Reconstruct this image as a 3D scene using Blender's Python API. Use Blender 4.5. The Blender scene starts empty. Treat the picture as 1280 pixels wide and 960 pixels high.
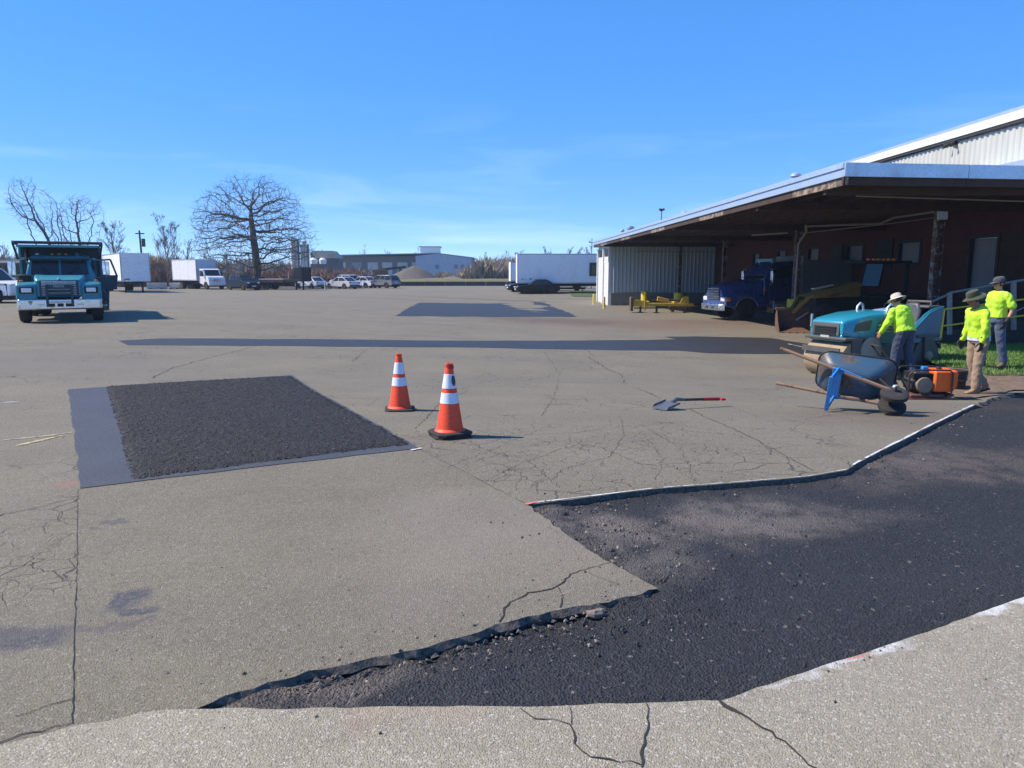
import bpy, bmesh, math, random
import numpy as np
from mathutils import Vector, Matrix, noise, geometry
R = math.radians
PI = math.pi
rnd = random.Random(7)
SC = bpy.context.scene
COL = SC.collection

# ------------------------------------------------------------------ camera, sky, sun, exposure
F_PX, W_PX, H_PX, HORIZON = 920.0, 1280.0, 960.0, 340.0
CAM = Vector((0, 0, 1.6))
PITCH = math.atan((H_PX / 2 - HORIZON) / F_PX)
YAW = -math.atan(20.0 / F_PX)
cd = bpy.data.cameras.new('camera')
cd.sensor_width = 36.0
cd.lens = F_PX / W_PX * 36.0
cd.clip_start = 0.05
cd.clip_end = 12000
co = bpy.data.objects.new('camera', cd)
COL.objects.link(co)
co.location = CAM
co.rotation_euler = (PI / 2 - PITCH, 0, YAW)
SC.camera = co

SUN_EL = R(46.5)
SUN_AZ = math.atan2(-0.966, 0.09)          # from +Y towards +X
w = bpy.data.worlds.new('World')
SC.world = w
w.use_nodes = True
wn = w.node_tree
wn.nodes.clear()
w_out = wn.nodes.new('ShaderNodeOutputWorld')
w_bg = wn.nodes.new('ShaderNodeBackground')
w_sky = wn.nodes.new('ShaderNodeTexSky')
w_sky.sky_type = 'NISHITA'
w_sky.sun_disc = False
w_sky.sun_elevation = SUN_EL
w_sky.sun_rotation = SUN_AZ % (2 * PI)
w_sky.air_density = 0.4
w_sky.dust_density = 0.0
w_sky.ozone_density = 9.0
w_bg.inputs['Strength'].default_value = 0.15
w_gam = wn.nodes.new('ShaderNodeGamma')            # the camera's saturated blue: same curve over the whole sky
w_gam.inputs['Gamma'].default_value = 0.4
w_hsv = wn.nodes.new('ShaderNodeHueSaturation')
w_hsv.inputs['Hue'].default_value = 0.513
w_hsv.inputs['Saturation'].default_value = 1.80
w_hsv.inputs['Value'].default_value = 3.1
wn.links.new(w_sky.outputs[0], w_gam.inputs['Color'])
wn.links.new(w_gam.outputs[0], w_hsv.inputs['Color'])
# faint wisps of high cloud low over the horizon, all the way round
w_tc = wn.nodes.new('ShaderNodeTexCoord'); w_mp = wn.nodes.new('ShaderNodeMapping'); w_mp.inputs['Scale'].default_value = (2.2, 2.2, 16.0); w_mp.inputs['Rotation'].default_value = (0.10, 0.06, 0)
w_no = wn.nodes.new('ShaderNodeTexNoise'); w_no.inputs['Scale'].default_value = 1.6; w_no.inputs['Detail'].default_value = 7; w_no.inputs['Roughness'].default_value = .6; w_no.inputs['Distortion'].default_value = .5
w_sx = wn.nodes.new('ShaderNodeSeparateXYZ'); w_m1 = wn.nodes.new('ShaderNodeMapRange'); w_m2 = wn.nodes.new('ShaderNodeMapRange'); w_mm = wn.nodes.new('ShaderNodeMath'); w_mm.operation = 'MULTIPLY'
w_m1.inputs[1].default_value = .50; w_m1.inputs[2].default_value = .78; w_m1.inputs[4].default_value = .30
w_m2.inputs[1].default_value = .22; w_m2.inputs[2].default_value = .06
w_mx = wn.nodes.new('ShaderNodeMix'); w_mx.data_type = 'RGBA'; w_mx.inputs[7].default_value = (5.2, 6.2, 7.2, 1)
wn.links.new(w_tc.outputs['Generated'], w_mp.inputs[0]); wn.links.new(w_mp.outputs[0], w_no.inputs['Vector']); wn.links.new(w_no.outputs['Fac'], w_m1.inputs[0])
wn.links.new(w_tc.outputs['Generated'], w_sx.inputs[0]); wn.links.new(w_sx.outputs['Z'], w_m2.inputs[0])
wn.links.new(w_m1.outputs[0], w_mm.inputs[0]); wn.links.new(w_m2.outputs[0], w_mm.inputs[1]); wn.links.new(w_mm.outputs[0], w_mx.inputs[0])
wn.links.new(w_hsv.outputs[0], w_mx.inputs[6]); wn.links.new(w_mx.outputs[2], w_bg.inputs[0])
wn.links.new(w_bg.outputs[0], w_out.inputs[0])
sl = bpy.data.lights.new('sun', 'SUN')
sl.energy = 4.9
sl.angle = R(0.5)
sl.color = (1.0, 0.88, 0.74)
so = bpy.data.objects.new('sun', sl)
COL.objects.link(so)
so.location = (-60, 15, 80)
sd = Vector((math.sin(SUN_AZ) * math.cos(SUN_EL), math.cos(SUN_AZ) * math.cos(SUN_EL), math.sin(SUN_EL)))
so.rotation_euler = (-sd).to_track_quat('-Z', 'Y').to_euler()
SC.view_settings.view_transform = 'Standard'
SC.view_settings.look = 'None'
SC.view_settings.gamma = 1.0
SC.view_settings.exposure = 0.54

# ------------------------------------------------------------------ terrain and the points read off the photograph
def S(a, b, t):
    t = min(1.0, max(0.0, (t - a) / (b - a)))
    return t * t * (3 - 2 * t)
def zt(x, y):
    sx = S(-14, 8, x)
    h = 1.58 + sx * (0.55 * S(5.5, 14.5, y) + 0.22 * S(14, 36, y) + 0.34 * S(36, 58, y) - 0.67 * S(62, 84, y)) + (1 - sx) * 0.45 * S(40, 80, y)
    return 1.6 - h
_rot = co.rotation_euler.to_matrix()
def ray(px, py):
    return (_rot @ Vector(((px - W_PX / 2) / F_PX, -(py - H_PX / 2) / F_PX, -1.0)))
def at_y(px, py, y):
    d = ray(px, py)
    return CAM + d * ((y - CAM.y) / d.y)
def at_x(px, py, x):
    d = ray(px, py)
    return CAM + d * ((x - CAM.x) / d.x)
def G(px, py, lift=0.0):
    d = ray(px, py)
    t = 1.6 / max(1e-4, -d.z)
    for _ in range(60):
        p = CAM + d * t
        tn = (CAM.z - zt(p.x, p.y) - lift) / max(1e-5, -d.z)
        t = 0.5 * t + 0.5 * tn
    p = CAM + d * t
    return Vector((p.x, p.y, zt(p.x, p.y) + lift))
def heading(px_dir):
    return math.atan2(px_dir[1], px_dir[0])

# ------------------------------------------------------------------ mesh builder
class MB:
    def __init__(self, M=None):
        self.v = []; self.f = []; self.M = M or Matrix.Identity(4)
    def av(self, pts):
        n = len(self.v)
        M = self.M
        self.v.extend([tuple(M @ Vector(p)) for p in pts])
        return n
    def bx(self, x0, x1, y0, y1, z0, z1):
        n = self.av([(x0,y0,z0),(x1,y0,z0),(x1,y1,z0),(x0,y1,z0),(x0,y0,z1),(x1,y0,z1),(x1,y1,z1),(x0,y1,z1)])
        for q in ((0,3,2,1),(4,5,6,7),(0,1,5,4),(1,2,6,5),(2,3,7,6),(3,0,4,7)):
            self.f.append(tuple(n + i for i in q))
        return self
    def box(self, c, s, rot=None):
        old = self.M
        T = Matrix.Translation(c)
        if rot is not None: T = T @ rot.to_4x4()
        self.M = old @ T
        self.bx(-s[0]/2, s[0]/2, -s[1]/2, s[1]/2, -s[2]/2, s[2]/2)
        self.M = old
        return self
    def beam(self, p0, p1, wd, ht, up=(0,0,1)):
        p0 = Vector(p0); p1 = Vector(p1); d = (p1 - p0)
        L = d.length; d.normalize()
        u = Vector(up)
        s = d.cross(u)
        if s.length < 1e-4: s = d.cross(Vector((1,0,0)))
        s.normalize(); u = s.cross(d)
        n = self.av([p + s*a*wd/2 + u*b*ht/2 for p in (p0,p1) for a,b in ((-1,-1),(1,-1),(1,1),(-1,1))])
        for q in ((0,1,2,3),(7,6,5,4),(0,4,5,1),(1,5,6,2),(2,6,7,3),(3,7,4,0)):
            self.f.append(tuple(n+i for i in q))
        return self
    def loft(self, rings, cap=True, closed=False):
        k = len(rings[0]); n = self.av([p for r in rings for p in r])
        m = len(rings)
        for i in range(m if closed else m-1):
            j = (i+1) % m
            for a in range(k):
                b = (a+1) % k
                self.f.append((n+i*k+a, n+i*k+b, n+j*k+b, n+j*k+a))
        if cap and not closed:
            self.f.append(tuple(n+a for a in reversed(range(k))))
            self.f.append(tuple(n+(m-1)*k+a for a in range(k)))
        return self
    def tube(self, path, r, n=8, cap=True, flat=1.0, up=None):
        path = [Vector(p) for p in path]
        m = len(path)
        rs = r if isinstance(r, (list, tuple)) else [r]*m
        rings = []; u = None
        for i in range(m):
            t = (path[min(i+1,m-1)] - path[max(i-1,0)])
            if t.length < 1e-9: t = Vector((0,0,1))
            t.normalize()
            if u is None:
                ref = Vector(up) if up else (Vector((0,0,1)) if abs(t.z) < .9 else Vector((1,0,0)))
                u = (ref - t*ref.dot(t)).normalized()
            else:
                u = (u - t*u.dot(t))
                if u.length < 1e-6: u = t.orthogonal()
                u.normalize()
            s = t.cross(u)
            rings.append([path[i] + (s*math.cos(2*PI*a/n)*flat + u*math.sin(2*PI*a/n))*rs[i] for a in range(n)])
        return self.loft(rings, cap)
    def cyl(self, p0, p1, r0, r1=None, n=16, cap=True):
        return self.tube([p0,p1], [r0, r0 if r1 is None else r1], n, cap)
    def prism(self, poly, axis, a, b):
        def mk(u, v, t):
            return {'x': (t,u,v), 'y': (u,t,v), 'z': (u,v,t)}[axis]
        return self.loft([[mk(u,v,a) for u,v in poly],[mk(u,v,b) for u,v in poly]])
    def ell(self, c, r, nu=12, nv=8, rot=None):
        c = Vector(c)
        rings = []
        for j in range(1, nv):
            th = PI*j/nv
            ring = []
            for i in range(nu):
                p = Vector((r[0]*math.sin(th)*math.cos(2*PI*i/nu), r[1]*math.sin(th)*math.sin(2*PI*i/nu), -r[2]*math.cos(th)))
                if rot is not None: p = rot @ p
                ring.append(c+p)
            rings.append(ring)
        self.loft(rings, cap=True)
        return self
    def lathe(self, prof, c=(0,0,0), n=20, axis='z', cap=True):
        c = Vector(c); rings = []
        for r, z in prof:
            ring = []
            for i in range(n):
                a = 2*PI*i/n
                p = (r*math.cos(a), r*math.sin(a), z)
                if axis == 'y': p = (p[0], p[2], -p[1])
                if axis == 'x': p = (p[2], p[0], p[1])
                ring.append(c + Vector(p))
            rings.append(ring)
        return self.loft(rings, cap)
    def quad(self, a, b, c, d):
        n = self.av([a,b,c,d]); self.f.append((n,n+1,n+2,n+3)); return self
    def build(self, name, mat, parent=None, bevel=0.0, smooth=35, seg=2):
        me = bpy.data.meshes.new(name)
        me.from_pydata(self.v, [], self.f)
        bm = bmesh.new(); bm.from_mesh(me)
        bmesh.ops.recalc_face_normals(bm, faces=bm.faces)
        bm.to_mesh(me); bm.free()
        return link(name, me, mat, parent, bevel, smooth, seg)
def link(name, me, mat, parent=None, bevel=0.0, smooth=35, seg=2):
    mats = mat if isinstance(mat, (list, tuple)) else [mat]
    for m in mats: me.materials.append(m)
    if smooth:
        me.shade_smooth()
        me.set_sharp_from_angle(angle=R(smooth))
    o = bpy.data.objects.new(name, me)
    COL.objects.link(o)
    if parent is not None: o.parent = parent
    if bevel:
        b = o.modifiers.new('bevel', 'BEVEL')
        b.width = bevel; b.segments = seg; b.limit_method = 'ANGLE'; b.angle_limit = R(40)
    return o
def tag(o, label=None, cat=None, group=None, kind=None):
    if label: o['label'] = label
    if cat: o['category'] = cat
    if group: o['group'] = group
    if kind: o['kind'] = kind
    return o
def thing(name, label, cat, loc=(0,0,0), rotz=0.0, group=None):
    o = bpy.data.objects.new(name, None)
    o.empty_display_size = 0.2
    COL.objects.link(o)
    o.location = loc; o.rotation_euler = (0,0,rotz)
    return tag(o, label, cat, group)
def children(o):
    return [c for c in COL.objects if c.parent == o]
def copy_tree(root, loc, rotz, label, group=None):
    kids = {}
    for c in COL.objects:
        if c.parent is not None: kids.setdefault(c.parent, []).append(c)
    def rec(o, par):
        c = o.copy(); COL.objects.link(c)
        if par is not None: c.parent = par
        for k in kids.get(o, []): rec(k, c)
        return c
    r = rec(root, None)
    r.location = loc; r.rotation_euler = (0,0,rotz)
    r['label'] = label
    if group: r['group'] = group
    return r
def bake_remesh(mb, voxel, smooth_it=4, wrinkle=None):
    """closed overlapping pieces -> one continuous surface"""
    me = bpy.data.meshes.new('tmp'); me.from_pydata(mb.v, [], mb.f)
    bm = bmesh.new(); bm.from_mesh(me)
    bmesh.ops.recalc_face_normals(bm, faces=bm.faces); bm.to_mesh(me); bm.free()
    o = bpy.data.objects.new('tmp', me); COL.objects.link(o)
    r = o.modifiers.new('r', 'REMESH'); r.mode = 'VOXEL'; r.voxel_size = voxel
    s = o.modifiers.new('s', 'SMOOTH'); s.factor = 0.5; s.iterations = smooth_it
    dg = bpy.context.evaluated_depsgraph_get(); dg.update()
    out = bpy.data.meshes.new_from_object(o.evaluated_get(dg))
    bpy.data.objects.remove(o); bpy.data.meshes.remove(me)
    if wrinkle:
        out.update()
        no = [v.normal.copy() for v in out.vertices]
        for v, nn in zip(out.vertices, no):
            v.co += nn * wrinkle(v.co)
    return out
def text_mesh(txt, size, depth=0.002):
    c = bpy.data.curves.new('t', 'FONT'); c.body = txt; c.size = size; c.extrude = depth
    c.align_x = 'CENTER'; c.align_y = 'CENTER'
    o = bpy.data.objects.new('t', c); COL.objects.link(o)
    dg = bpy.context.evaluated_depsgraph_get(); dg.update()
    me = bpy.data.meshes.new_from_object(o.evaluated_get(dg))
    bpy.data.objects.remove(o); bpy.data.curves.remove(c)
    return me

# ------------------------------------------------------------------ materials
class NT:
    def __init__(self, name):
        self.m = bpy.data.materials.new(name); self.m.use_nodes = True
        self.t = self.m.node_tree; self.t.nodes.clear()
        self.out = self.n('ShaderNodeOutputMaterial'); self.b = self.n('ShaderNodeBsdfPrincipled')
        self.l(self.b.outputs[0], self.out.inputs[0])
        self.co = self.n('ShaderNodeTexCoord').outputs['Object']
    def n(self, t, **kw):
        x = self.t.nodes.new(t)
        for k, v in kw.items(): setattr(x, k, v)
        return x
    def l(self, a, b): self.t.links.new(a, b)
    def put(self, sock, v):
        if isinstance(v, bpy.types.NodeSocket): self.l(v, sock)
        elif isinstance(v, (tuple, list)) and len(v) == 3 and sock.type == 'RGBA': sock.default_value = (*v, 1)
        else: sock.default_value = v
    def noise(self, scale, detail=4, rough=.55, co=None, dist=0.0):
        x = self.n('ShaderNodeTexNoise'); self.l(co or self.co, x.inputs['Vector'])
        x.inputs['Scale'].default_value = scale; x.inputs['Detail'].default_value = detail
        x.inputs['Roughness'].default_value = rough; x.inputs['Distortion'].default_value = dist
        return x.outputs['Fac']
    def vor(self, scale, feature='F1', co=None, out='Distance', rand=1.0):
        x = self.n('ShaderNodeTexVoronoi', feature=feature); self.l(co or self.co, x.inputs['Vector'])
        x.inputs['Scale'].default_value = scale; x.inputs['Randomness'].default_value = rand
        return x.outputs[out]
    def ramp(self, f, a, b, va=0.0, vb=1.0, smooth=False):
        x = self.n('ShaderNodeMapRange'); x.clamp = True
        if smooth: x.interpolation_type = 'SMOOTHSTEP'
        self.put(x.inputs[0], f)
        for i, v in enumerate((a, b, va, vb)): self.put(x.inputs[i+1], v)
        return x.outputs[0]
    def math(self, op, a, b=0.0, c=0.0):
        x = self.n('ShaderNodeMath', operation=op); self.put(x.inputs[0], a); self.put(x.inputs[1], b); self.put(x.inputs[2], c)
        return x.outputs[0]
    def mix(self, f, a, b, mode='MIX'):
        x = self.n('ShaderNodeMix', data_type='RGBA', blend_type=mode)
        self.put(x.inputs[0], f); self.put(x.inputs[6], a); self.put(x.inputs[7], b)
        return x.outputs[2]
    def scale_co(self, v, rot=0.0, loc=(0,0,0)):
        x = self.n('ShaderNodeMapping'); self.l(self.co, x.inputs[0])
        x.inputs['Scale'].default_value = v; x.inputs['Rotation'].default_value = (0,0,rot); x.inputs['Location'].default_value = loc
        return x.outputs[0]
    def warp(self, scale, amt, co=None):
        x = self.n('ShaderNodeTexNoise'); self.l(co or self.co, x.inputs['Vector']); x.inputs['Scale'].default_value = scale
        x.inputs['Detail'].default_value = 3
        s = self.n('ShaderNodeVectorMath', operation='SUBTRACT'); self.l(x.outputs['Color'], s.inputs[0]); s.inputs[1].default_value = (.5,.5,.5)
        k = self.n('ShaderNodeVectorMath', operation='SCALE'); self.l(s.outputs[0], k.inputs[0]); k.inputs['Scale'].default_value = amt
        a = self.n('ShaderNodeVectorMath', operation='ADD'); self.l(co or self.co, a.inputs[0]); self.l(k.outputs[0], a.inputs[1])
        return a.outputs[0]
    def spot(self, c, rx, ry, rot=0.0, edge=.45, co=None):
        """1 inside an ellipse on the ground, ragged edge"""
        s = self.n('ShaderNodeVectorMath', operation='SUBTRACT'); self.l(co or self.co, s.inputs[0]); s.inputs[1].default_value = (c[0], c[1], 0)
        r = self.n('ShaderNodeVectorRotate', rotation_type='Z_AXIS'); self.l(s.outputs[0], r.inputs[0]); r.inputs['Angle'].default_value = -rot
        m = self.n('ShaderNodeVectorMath', operation='MULTIPLY'); self.l(r.outputs[0], m.inputs[0]); m.inputs[1].default_value = (1/rx, 1/ry, 0)
        q = self.n('ShaderNodeVectorMath', operation='LENGTH'); self.l(m.outputs[0], q.inputs[0])
        return self.ramp(q.outputs['Value'], 1.0, 1.0 - edge, 0, 1, True)
    def bump(self, h, strength=.5, dist=.01, prev=None):
        x = self.n('ShaderNodeBump'); self.put(x.inputs['Height'], h)
        x.inputs['Strength'].default_value = strength; x.inputs['Distance'].default_value = dist
        if prev is not None: self.l(prev, x.inputs['Normal'])
        return x.outputs[0]
    def set(self, color=None, rough=None, metal=None, normal=None, **kw):
        if color is not None: self.put(self.b.inputs['Base Color'], color)
        if rough is not None: self.put(self.b.inputs['Roughness'], rough)
        if metal is not None: self.put(self.b.inputs['Metallic'], metal)
        if normal is not None: self.l(normal, self.b.inputs['Normal'])
        for k, v in kw.items(): self.put(self.b.inputs[k], v)
        return self.m
def sc(c, k): return tuple(min(1.0, x*k) for x in c)
MATS = {}
def paint(name, c, rough=.45, metal=0.0, dirt=.25, dirt_c=(.16,.13,.10), scale=3.0, bump=.08, coat=0.0, fine=.12):
    if name in MATS: return MATS[name]
    t = NT(name)
    n1 = t.noise(scale, 6, .62); n2 = t.noise(scale*9, 4, .6)
    col = t.mix(t.ramp(n2, .35, .65, 0, 1), sc(c, 1-fine), sc(c, 1+fine*.6))
    if dirt: col = t.mix(t.ramp(n1, .5, .74, 0, dirt), col, dirt_c)
    t.set(col, t.ramp(n1, .3, .7, max(.04, rough-.1), min(1, rough+.18)), metal, t.bump(n2, bump, .004))
    if coat: t.b.inputs['Coat Weight'].default_value = coat; t.b.inputs['Coat Roughness'].default_value = .08
    MATS[name] = t.m
    return t.m
def rusty(name, c, rust=(.13,.05,.025), amt=.5, rough=.7, scale=5.0):
    t = NT(name)
    n1 = t.noise(scale, 8, .65, dist=.4); n2 = t.noise(scale*8, 4)
    r2 = t.mix(t.ramp(n2, .3, .7), sc(rust,.55), sc(rust,1.5))
    col = t.mix(t.ramp(n1, .62-amt*.3, .72-amt*.3), c, r2)
    t.set(col, rough, 0.0, t.bump(n1, .3, .004))
    return t.m
def corrugated(name, c, pitch=.2, axis='y', dirt=.2):
    """painted metal sheet; the ribs are built as geometry, the sheet itself carries streaks"""
    t = NT(name)
    n1 = t.noise(1.0, 5, .6, t.scale_co((4,4,.5))); n2 = t.noise(6, 4)
    col = t.mix(t.ramp(n1, .45, .75, 0, dirt), c, (.20,.17,.13))
    col = t.mix(t.ramp(n2, .3, .7), sc(col,1) if isinstance(col, tuple) else col, col)
    t.set(col, .5, 0.1, t.bump(n2, .08, .004))
    return t.m
# ------------------------------------------------------------------ ground materials
def gxy(px, py):
    p = G(px, py); return (p.x, p.y)
def asphalt_old(name, tint=(1.02,.99,.745), k=.735, cracks=True, soil=(), oil=(), pale=()):
    t = NT(name)
    n_big = t.noise(.10, 5, .6); n_mid = t.noise(.9, 6, .62); n_f = t.noise(28, 4, .65)
    base = t.mix(t.ramp(n_mid, .35, .68), sc((.200*tint[0],.178*tint[1],.158*tint[2]), k), sc((.262*tint[0],.238*tint[1],.213*tint[2]), k))
    base = t.mix(t.ramp(n_big, .35, .7, 0, .75), base, sc((.235*tint[0],.222*tint[1],.207*tint[2]), k))
    stretch = t.noise(.35, 5, .6, t.scale_co((.25, 1.6, 1)))
    base = t.mix(t.ramp(stretch, .48, .72, 0, .42), base, sc((.15,.135,.12), k))
    agg = t.vor(140, out='Color')
    sep = t.n('ShaderNodeSeparateColor'); t.l(agg, sep.inputs[0])
    base = t.mix(t.ramp(sep.outputs[0], .82, 1.0, 0, .6), base, sc((.48,.45,.41), k))
    base = t.mix(t.ramp(sep.outputs[1], .72, 1.0, 0, .55), base, sc((.075,.07,.068), k))
    base = t.mix(t.ramp(n_f, .52, .72, 0, .35), base, sc((.11,.10,.092), k))
    pits = t.vor(130)
    h = t.math('ADD', t.math('MULTIPLY', t.ramp(pits, .15, .6), .5), n_f)
    nrm = t.bump(h, .55, .012)
    for (c, rx, ry, rot, col, amt) in soil:
        m = t.spot(c, rx, ry, rot, .8, t.warp(.5, 3.0))
        m = t.math('MULTIPLY', m, t.ramp(n_mid, .3, .62, .5*amt, amt))
        base = t.mix(m, base, col)
    for (c, rx, ry, rot, col, amt) in oil:
        m = t.spot(c, rx, ry, rot, .6, t.warp(7, .22))
        m = t.math('MULTIPLY', m, t.ramp(t.noise(38, 4, .7), .36, .56, .35, amt))
        base = t.mix(m, base, col)
    if cracks:
        cw = t.warp(2.2, .38)
        e1 = t.vor(2.3, 'DISTANCE_TO_EDGE', cw); e2 = t.vor(5.5, 'DISTANCE_TO_EDGE', t.warp(4.0, .16))
        c1 = t.ramp(e1, .004, .022, 1, 0)
        c1 = t.math('MULTIPLY', c1, t.ramp(t.noise(.55, 4), .50, .60, 0, 1))
        reg = t.math('MAXIMUM', t.spot(gxy(700, 560), 2.6, 1.9, .2, .5, t.warp(1.2, .8)), t.spot(gxy(60, 690), .9, 1.2, 0, .5, t.warp(1.2, .8)))
        c2 = t.math('MULTIPLY', t.ramp(e2, .004, .03, 1, 0), t.math('MULTIPLY', reg, t.ramp(t.noise(1.7, 4), .42, .56, 0, 1)))
        c = t.math('MAXIMUM', c1, c2)
        base = t.mix(t.math('MULTIPLY', c, .78), base, (.045,.04,.036))
        nrm = t.bump(t.math('SUBTRACT', 1.0, c), .6, .012, nrm)
    return t.set(base, t.ramp(n_f, .3, .7, .78, .95), 0.0, nrm)
def asphalt_new(name, dusty=(), k=.58, smooth=False):
    t = NT(name)
    n_mid = t.noise(1.3, 6, .62); n_f = t.noise(45, 4, .7)
    if smooth:
        base = t.mix(t.ramp(n_mid, .3, .7), sc((.050,.053,.060),k), sc((.068,.071,.079),k))
        agg = t.vor(110, out='Color')
    else:
        base = t.mix(t.ramp(n_mid, .3, .7), sc((.020,.021,.024),k), sc((.034,.036,.041),k))
        agg = t.vor(62, out='Color')
    sep = t.n('ShaderNodeSeparateColor'); t.l(agg, sep.inputs[0])
    base = t.mix(t.ramp(sep.outputs[0], .78, 1.0, 0, .45), base, sc((.10,.105,.115),k))
    base = t.mix(t.ramp(sep.outputs[1], .992, .996, 0, .6), base, (.22,.20,.17))
    base = t.mix(t.ramp(n_f, .5, .7, 0, .5), base, sc((.012,.0125,.014),k))
    n_d = t.noise(3.2, 7, .7)
    for (c, rx, ry, rot, col, amt) in dusty:
        m = t.spot(c, rx, ry, rot, .75, t.warp(1.6, 1.0))
        m = t.math('MULTIPLY', m, t.ramp(n_d, .36, .56, .05, amt))
        m = t.math('MULTIPLY', m, t.ramp(n_f, .3, .6, 1, .6))
        base = t.mix(m, base, col)
    h = t.math('ADD', n_f, t.math('ADD', t.math('MULTIPLY', t.vor(95), .9 if not smooth else .2), t.math('MULTIPLY', t.vor(42), .6 if not smooth else .0)))
    return t.set(base, t.ramp(n_f, .3, .7, .62, .9) if not smooth else t.ramp(n_f, .3, .7, .5, .72), 0.0, t.bump(h, .75 if not smooth else .25, .018))

BROWN = (.150,.105,.075)
def sp(px, py, rx, ry, rot, col, amt): return (gxy(px, py), rx, ry, rot, col, amt)
OIL = (.052,.056,.072)
M_lot = asphalt_old('old_asphalt', soil=[
    sp(800,406,9,5.5,-.1,BROWN,.95), sp(690,401,5,3.4,0,(.10,.075,.06),.85), sp(905,402,4.6,3.6,0,(.12,.085,.062),.95),
    sp(560,372,9,2.8,0,(.13,.095,.07),.8), sp(645,376,6,1.6,0,(.09,.07,.058),.8), sp(500,374,14,5,0,BROWN,.4),
    sp(548,364.7,3.6,.9,0,(.06,.06,.062),.95), sp(1150,520,2.2,1.6,.2,(.115,.085,.065),.7), sp(60,450,4,3,0,(.125,.115,.105),.5)],
    oil=[sp(20,797,.34,.13,0,OIL,.9), sp(60,790,.3,.045,.1,(.09,.085,.08),.9), sp(85,604,.12,.10,0,(.30,.12,.09),.6)])
M_slab = asphalt_old('panel_asphalt', (1.02,.99,.735), .70, False,
    oil=[sp(160,750,.12,.17,.2,OIL,.95), sp(172,765,.13,.06,0,OIL,.9), sp(140,783,.26,.045,.25,(.10,.09,.085),.9),
         sp(148,652,.13,.05,0,(.08,.078,.08),.85), sp(122,660,.1,.03,0,(.10,.095,.09),.8)],
    soil=[sp(600,680,1.6,1.2,0,(.25,.215,.175),.4)])
def along(p, q, n, ry, col, amt):
    a, b = Vector(gxy(*p)), Vector(gxy(*q)); an = math.atan2(b.y-a.y, b.x-a.x); L = (b-a).length/n
    return [((a + (b-a)*(i+.5)/n)[:], L*.8, ry, an, col, amt) for i in range(n)]
M_apron = asphalt_old('apron_paving', (1.03,1.02,.82), 1.22, False, oil=along((930,868),(1015,838),2,.02,(.50,.50,.49),.5) + along((1020,838),(1075,821),2,.045,(.58,.58,.58),.8)
    + along((1090,815),(1128,802),1,.045,(.58,.58,.58),.8) + along((1225,768),(1330,728),3,.05,(.62,.62,.62),.85) + along((1060,823.5),(1082,816),1,.02,(.55,.16,.12),.8) + along((420,884),(600,882.5),2,.07,(.30,.24,.17),.5) + [sp(448,905,.09,.09,0,(.26,.17,.13),.4)])
M_pit = asphalt_new('fresh_asphalt', dusty=[
    sp(735,655,.85,.55,-.6,(.135,.112,.092),1.0), sp(800,700,.5,.5,-.6,(.12,.105,.088),.95), sp(880,650,1.3,.40,.1,(.17,.14,.115),.9),
    sp(930,632,1.0,.5,.1,(.155,.132,.11),.8), sp(1110,560,1.2,.8,.5,(.12,.10,.085),.9), sp(1190,580,1.8,.7,.3,(.135,.105,.085),.85),
    sp(1050,640,.8,.4,.1,(.13,.11,.095),.7), sp(330,868,.55,.22,.25,(.155,.125,.098),1.0), sp(420,845,.5,.16,.3,(.12,.1,.08),.9),
    sp(1250,505,1.6,.9,0,(.05,.04,.033),.8)])
M_patch = asphalt_new('loose_hot_mix', k=.40)
M_rolled = asphalt_new('rolled_asphalt', k=.85, smooth=True)
M_strip = asphalt_new('sealed_asphalt', k=.40, smooth=True)
def flatmat(name, c, rough=.9, amt=.25, sc_=20, bump=.3):
    t = NT(name); n = t.noise(sc_, 5, .65)
    t.set(t.mix(t.ramp(n, .3, .7), sc(c, 1-amt), sc(c, 1+amt)), rough, 0, t.bump(n, bump, .01)); return t.m
M_crack = flatmat('crack_void', (.030,.027,.024), 1.0)
M_edge = flatmat('broken_asphalt_edge', (.105,.092,.078), .95, .7, 45, 1.0)
M_soil = flatmat('bare_soil', (.150,.105,.072), .95, .35, 9, .6)
M_lawnsoil = flatmat('lawn_soil', (.055,.085,.025), .95, .4, 7, .5)
M_walk = flatmat('walk_concrete', (.46,.42,.36), .9, .1, 6, .15)
def worn_line(name, c, amt):
    t = NT(name); n = t.noise(16, 6, .7)
    t.set(t.mix(t.ramp(n, amt-.06, amt+.06), (.20,.18,.16), c), .8, 0, t.bump(n, .2, .004)); return t.m
M_white_spray = worn_line('white_marking_paint', (.58,.58,.59), .42)
M_white_dust = worn_line('faded_white_spray', (.62,.62,.62), .50)
M_pink_spray = worn_line('pink_marking_paint', (.62,.16,.12), .45)
M_yellow_line = worn_line('worn_yellow_paint', (.50,.42,.20), .50)

# ------------------------------------------------------------------ ground geometry
def poly_px(pts): return [gxy(*p) for p in pts]
def dense(pts, step, jit=0.0, closed=False, seed=1):
    r = random.Random(seed); out = []
    n = len(pts)
    for i in range(n if closed else n-1):
        a = Vector(pts[i]); b = Vector(pts[(i+1) % n]); L = (b-a).length
        k = max(1, int(L/step)); nr = Vector((-(b-a).y, (b-a).x)).normalized() if L > 1e-6 else Vector((0,0))
        for j in range(k):
            p = a + (b-a)*(j/k)
            if jit and j: p = p + nr*(r.gauss(0, jit*.5) + jit*1.3*noise.noise((p.x*3.1, p.y*3.1, seed)))
            out.append((p.x, p.y))
    if not closed: out.append(tuple(pts[-1]))
    return out
def inside(p, poly):
    x, y = p; c = False; n = len(poly); j = n-1
    for i in range(n):
        xi, yi = poly[i]; xj, yj = poly[j]
        if (yi > y) != (yj > y) and x < (xj-xi)*(y-yi)/(yj-yi)+xi: c = not c
        j = i
    return c
A_, B_, C_, D_ = gxy(100,611), gxy(524,561), gxy(365,469), gxy(85,487)
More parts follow.
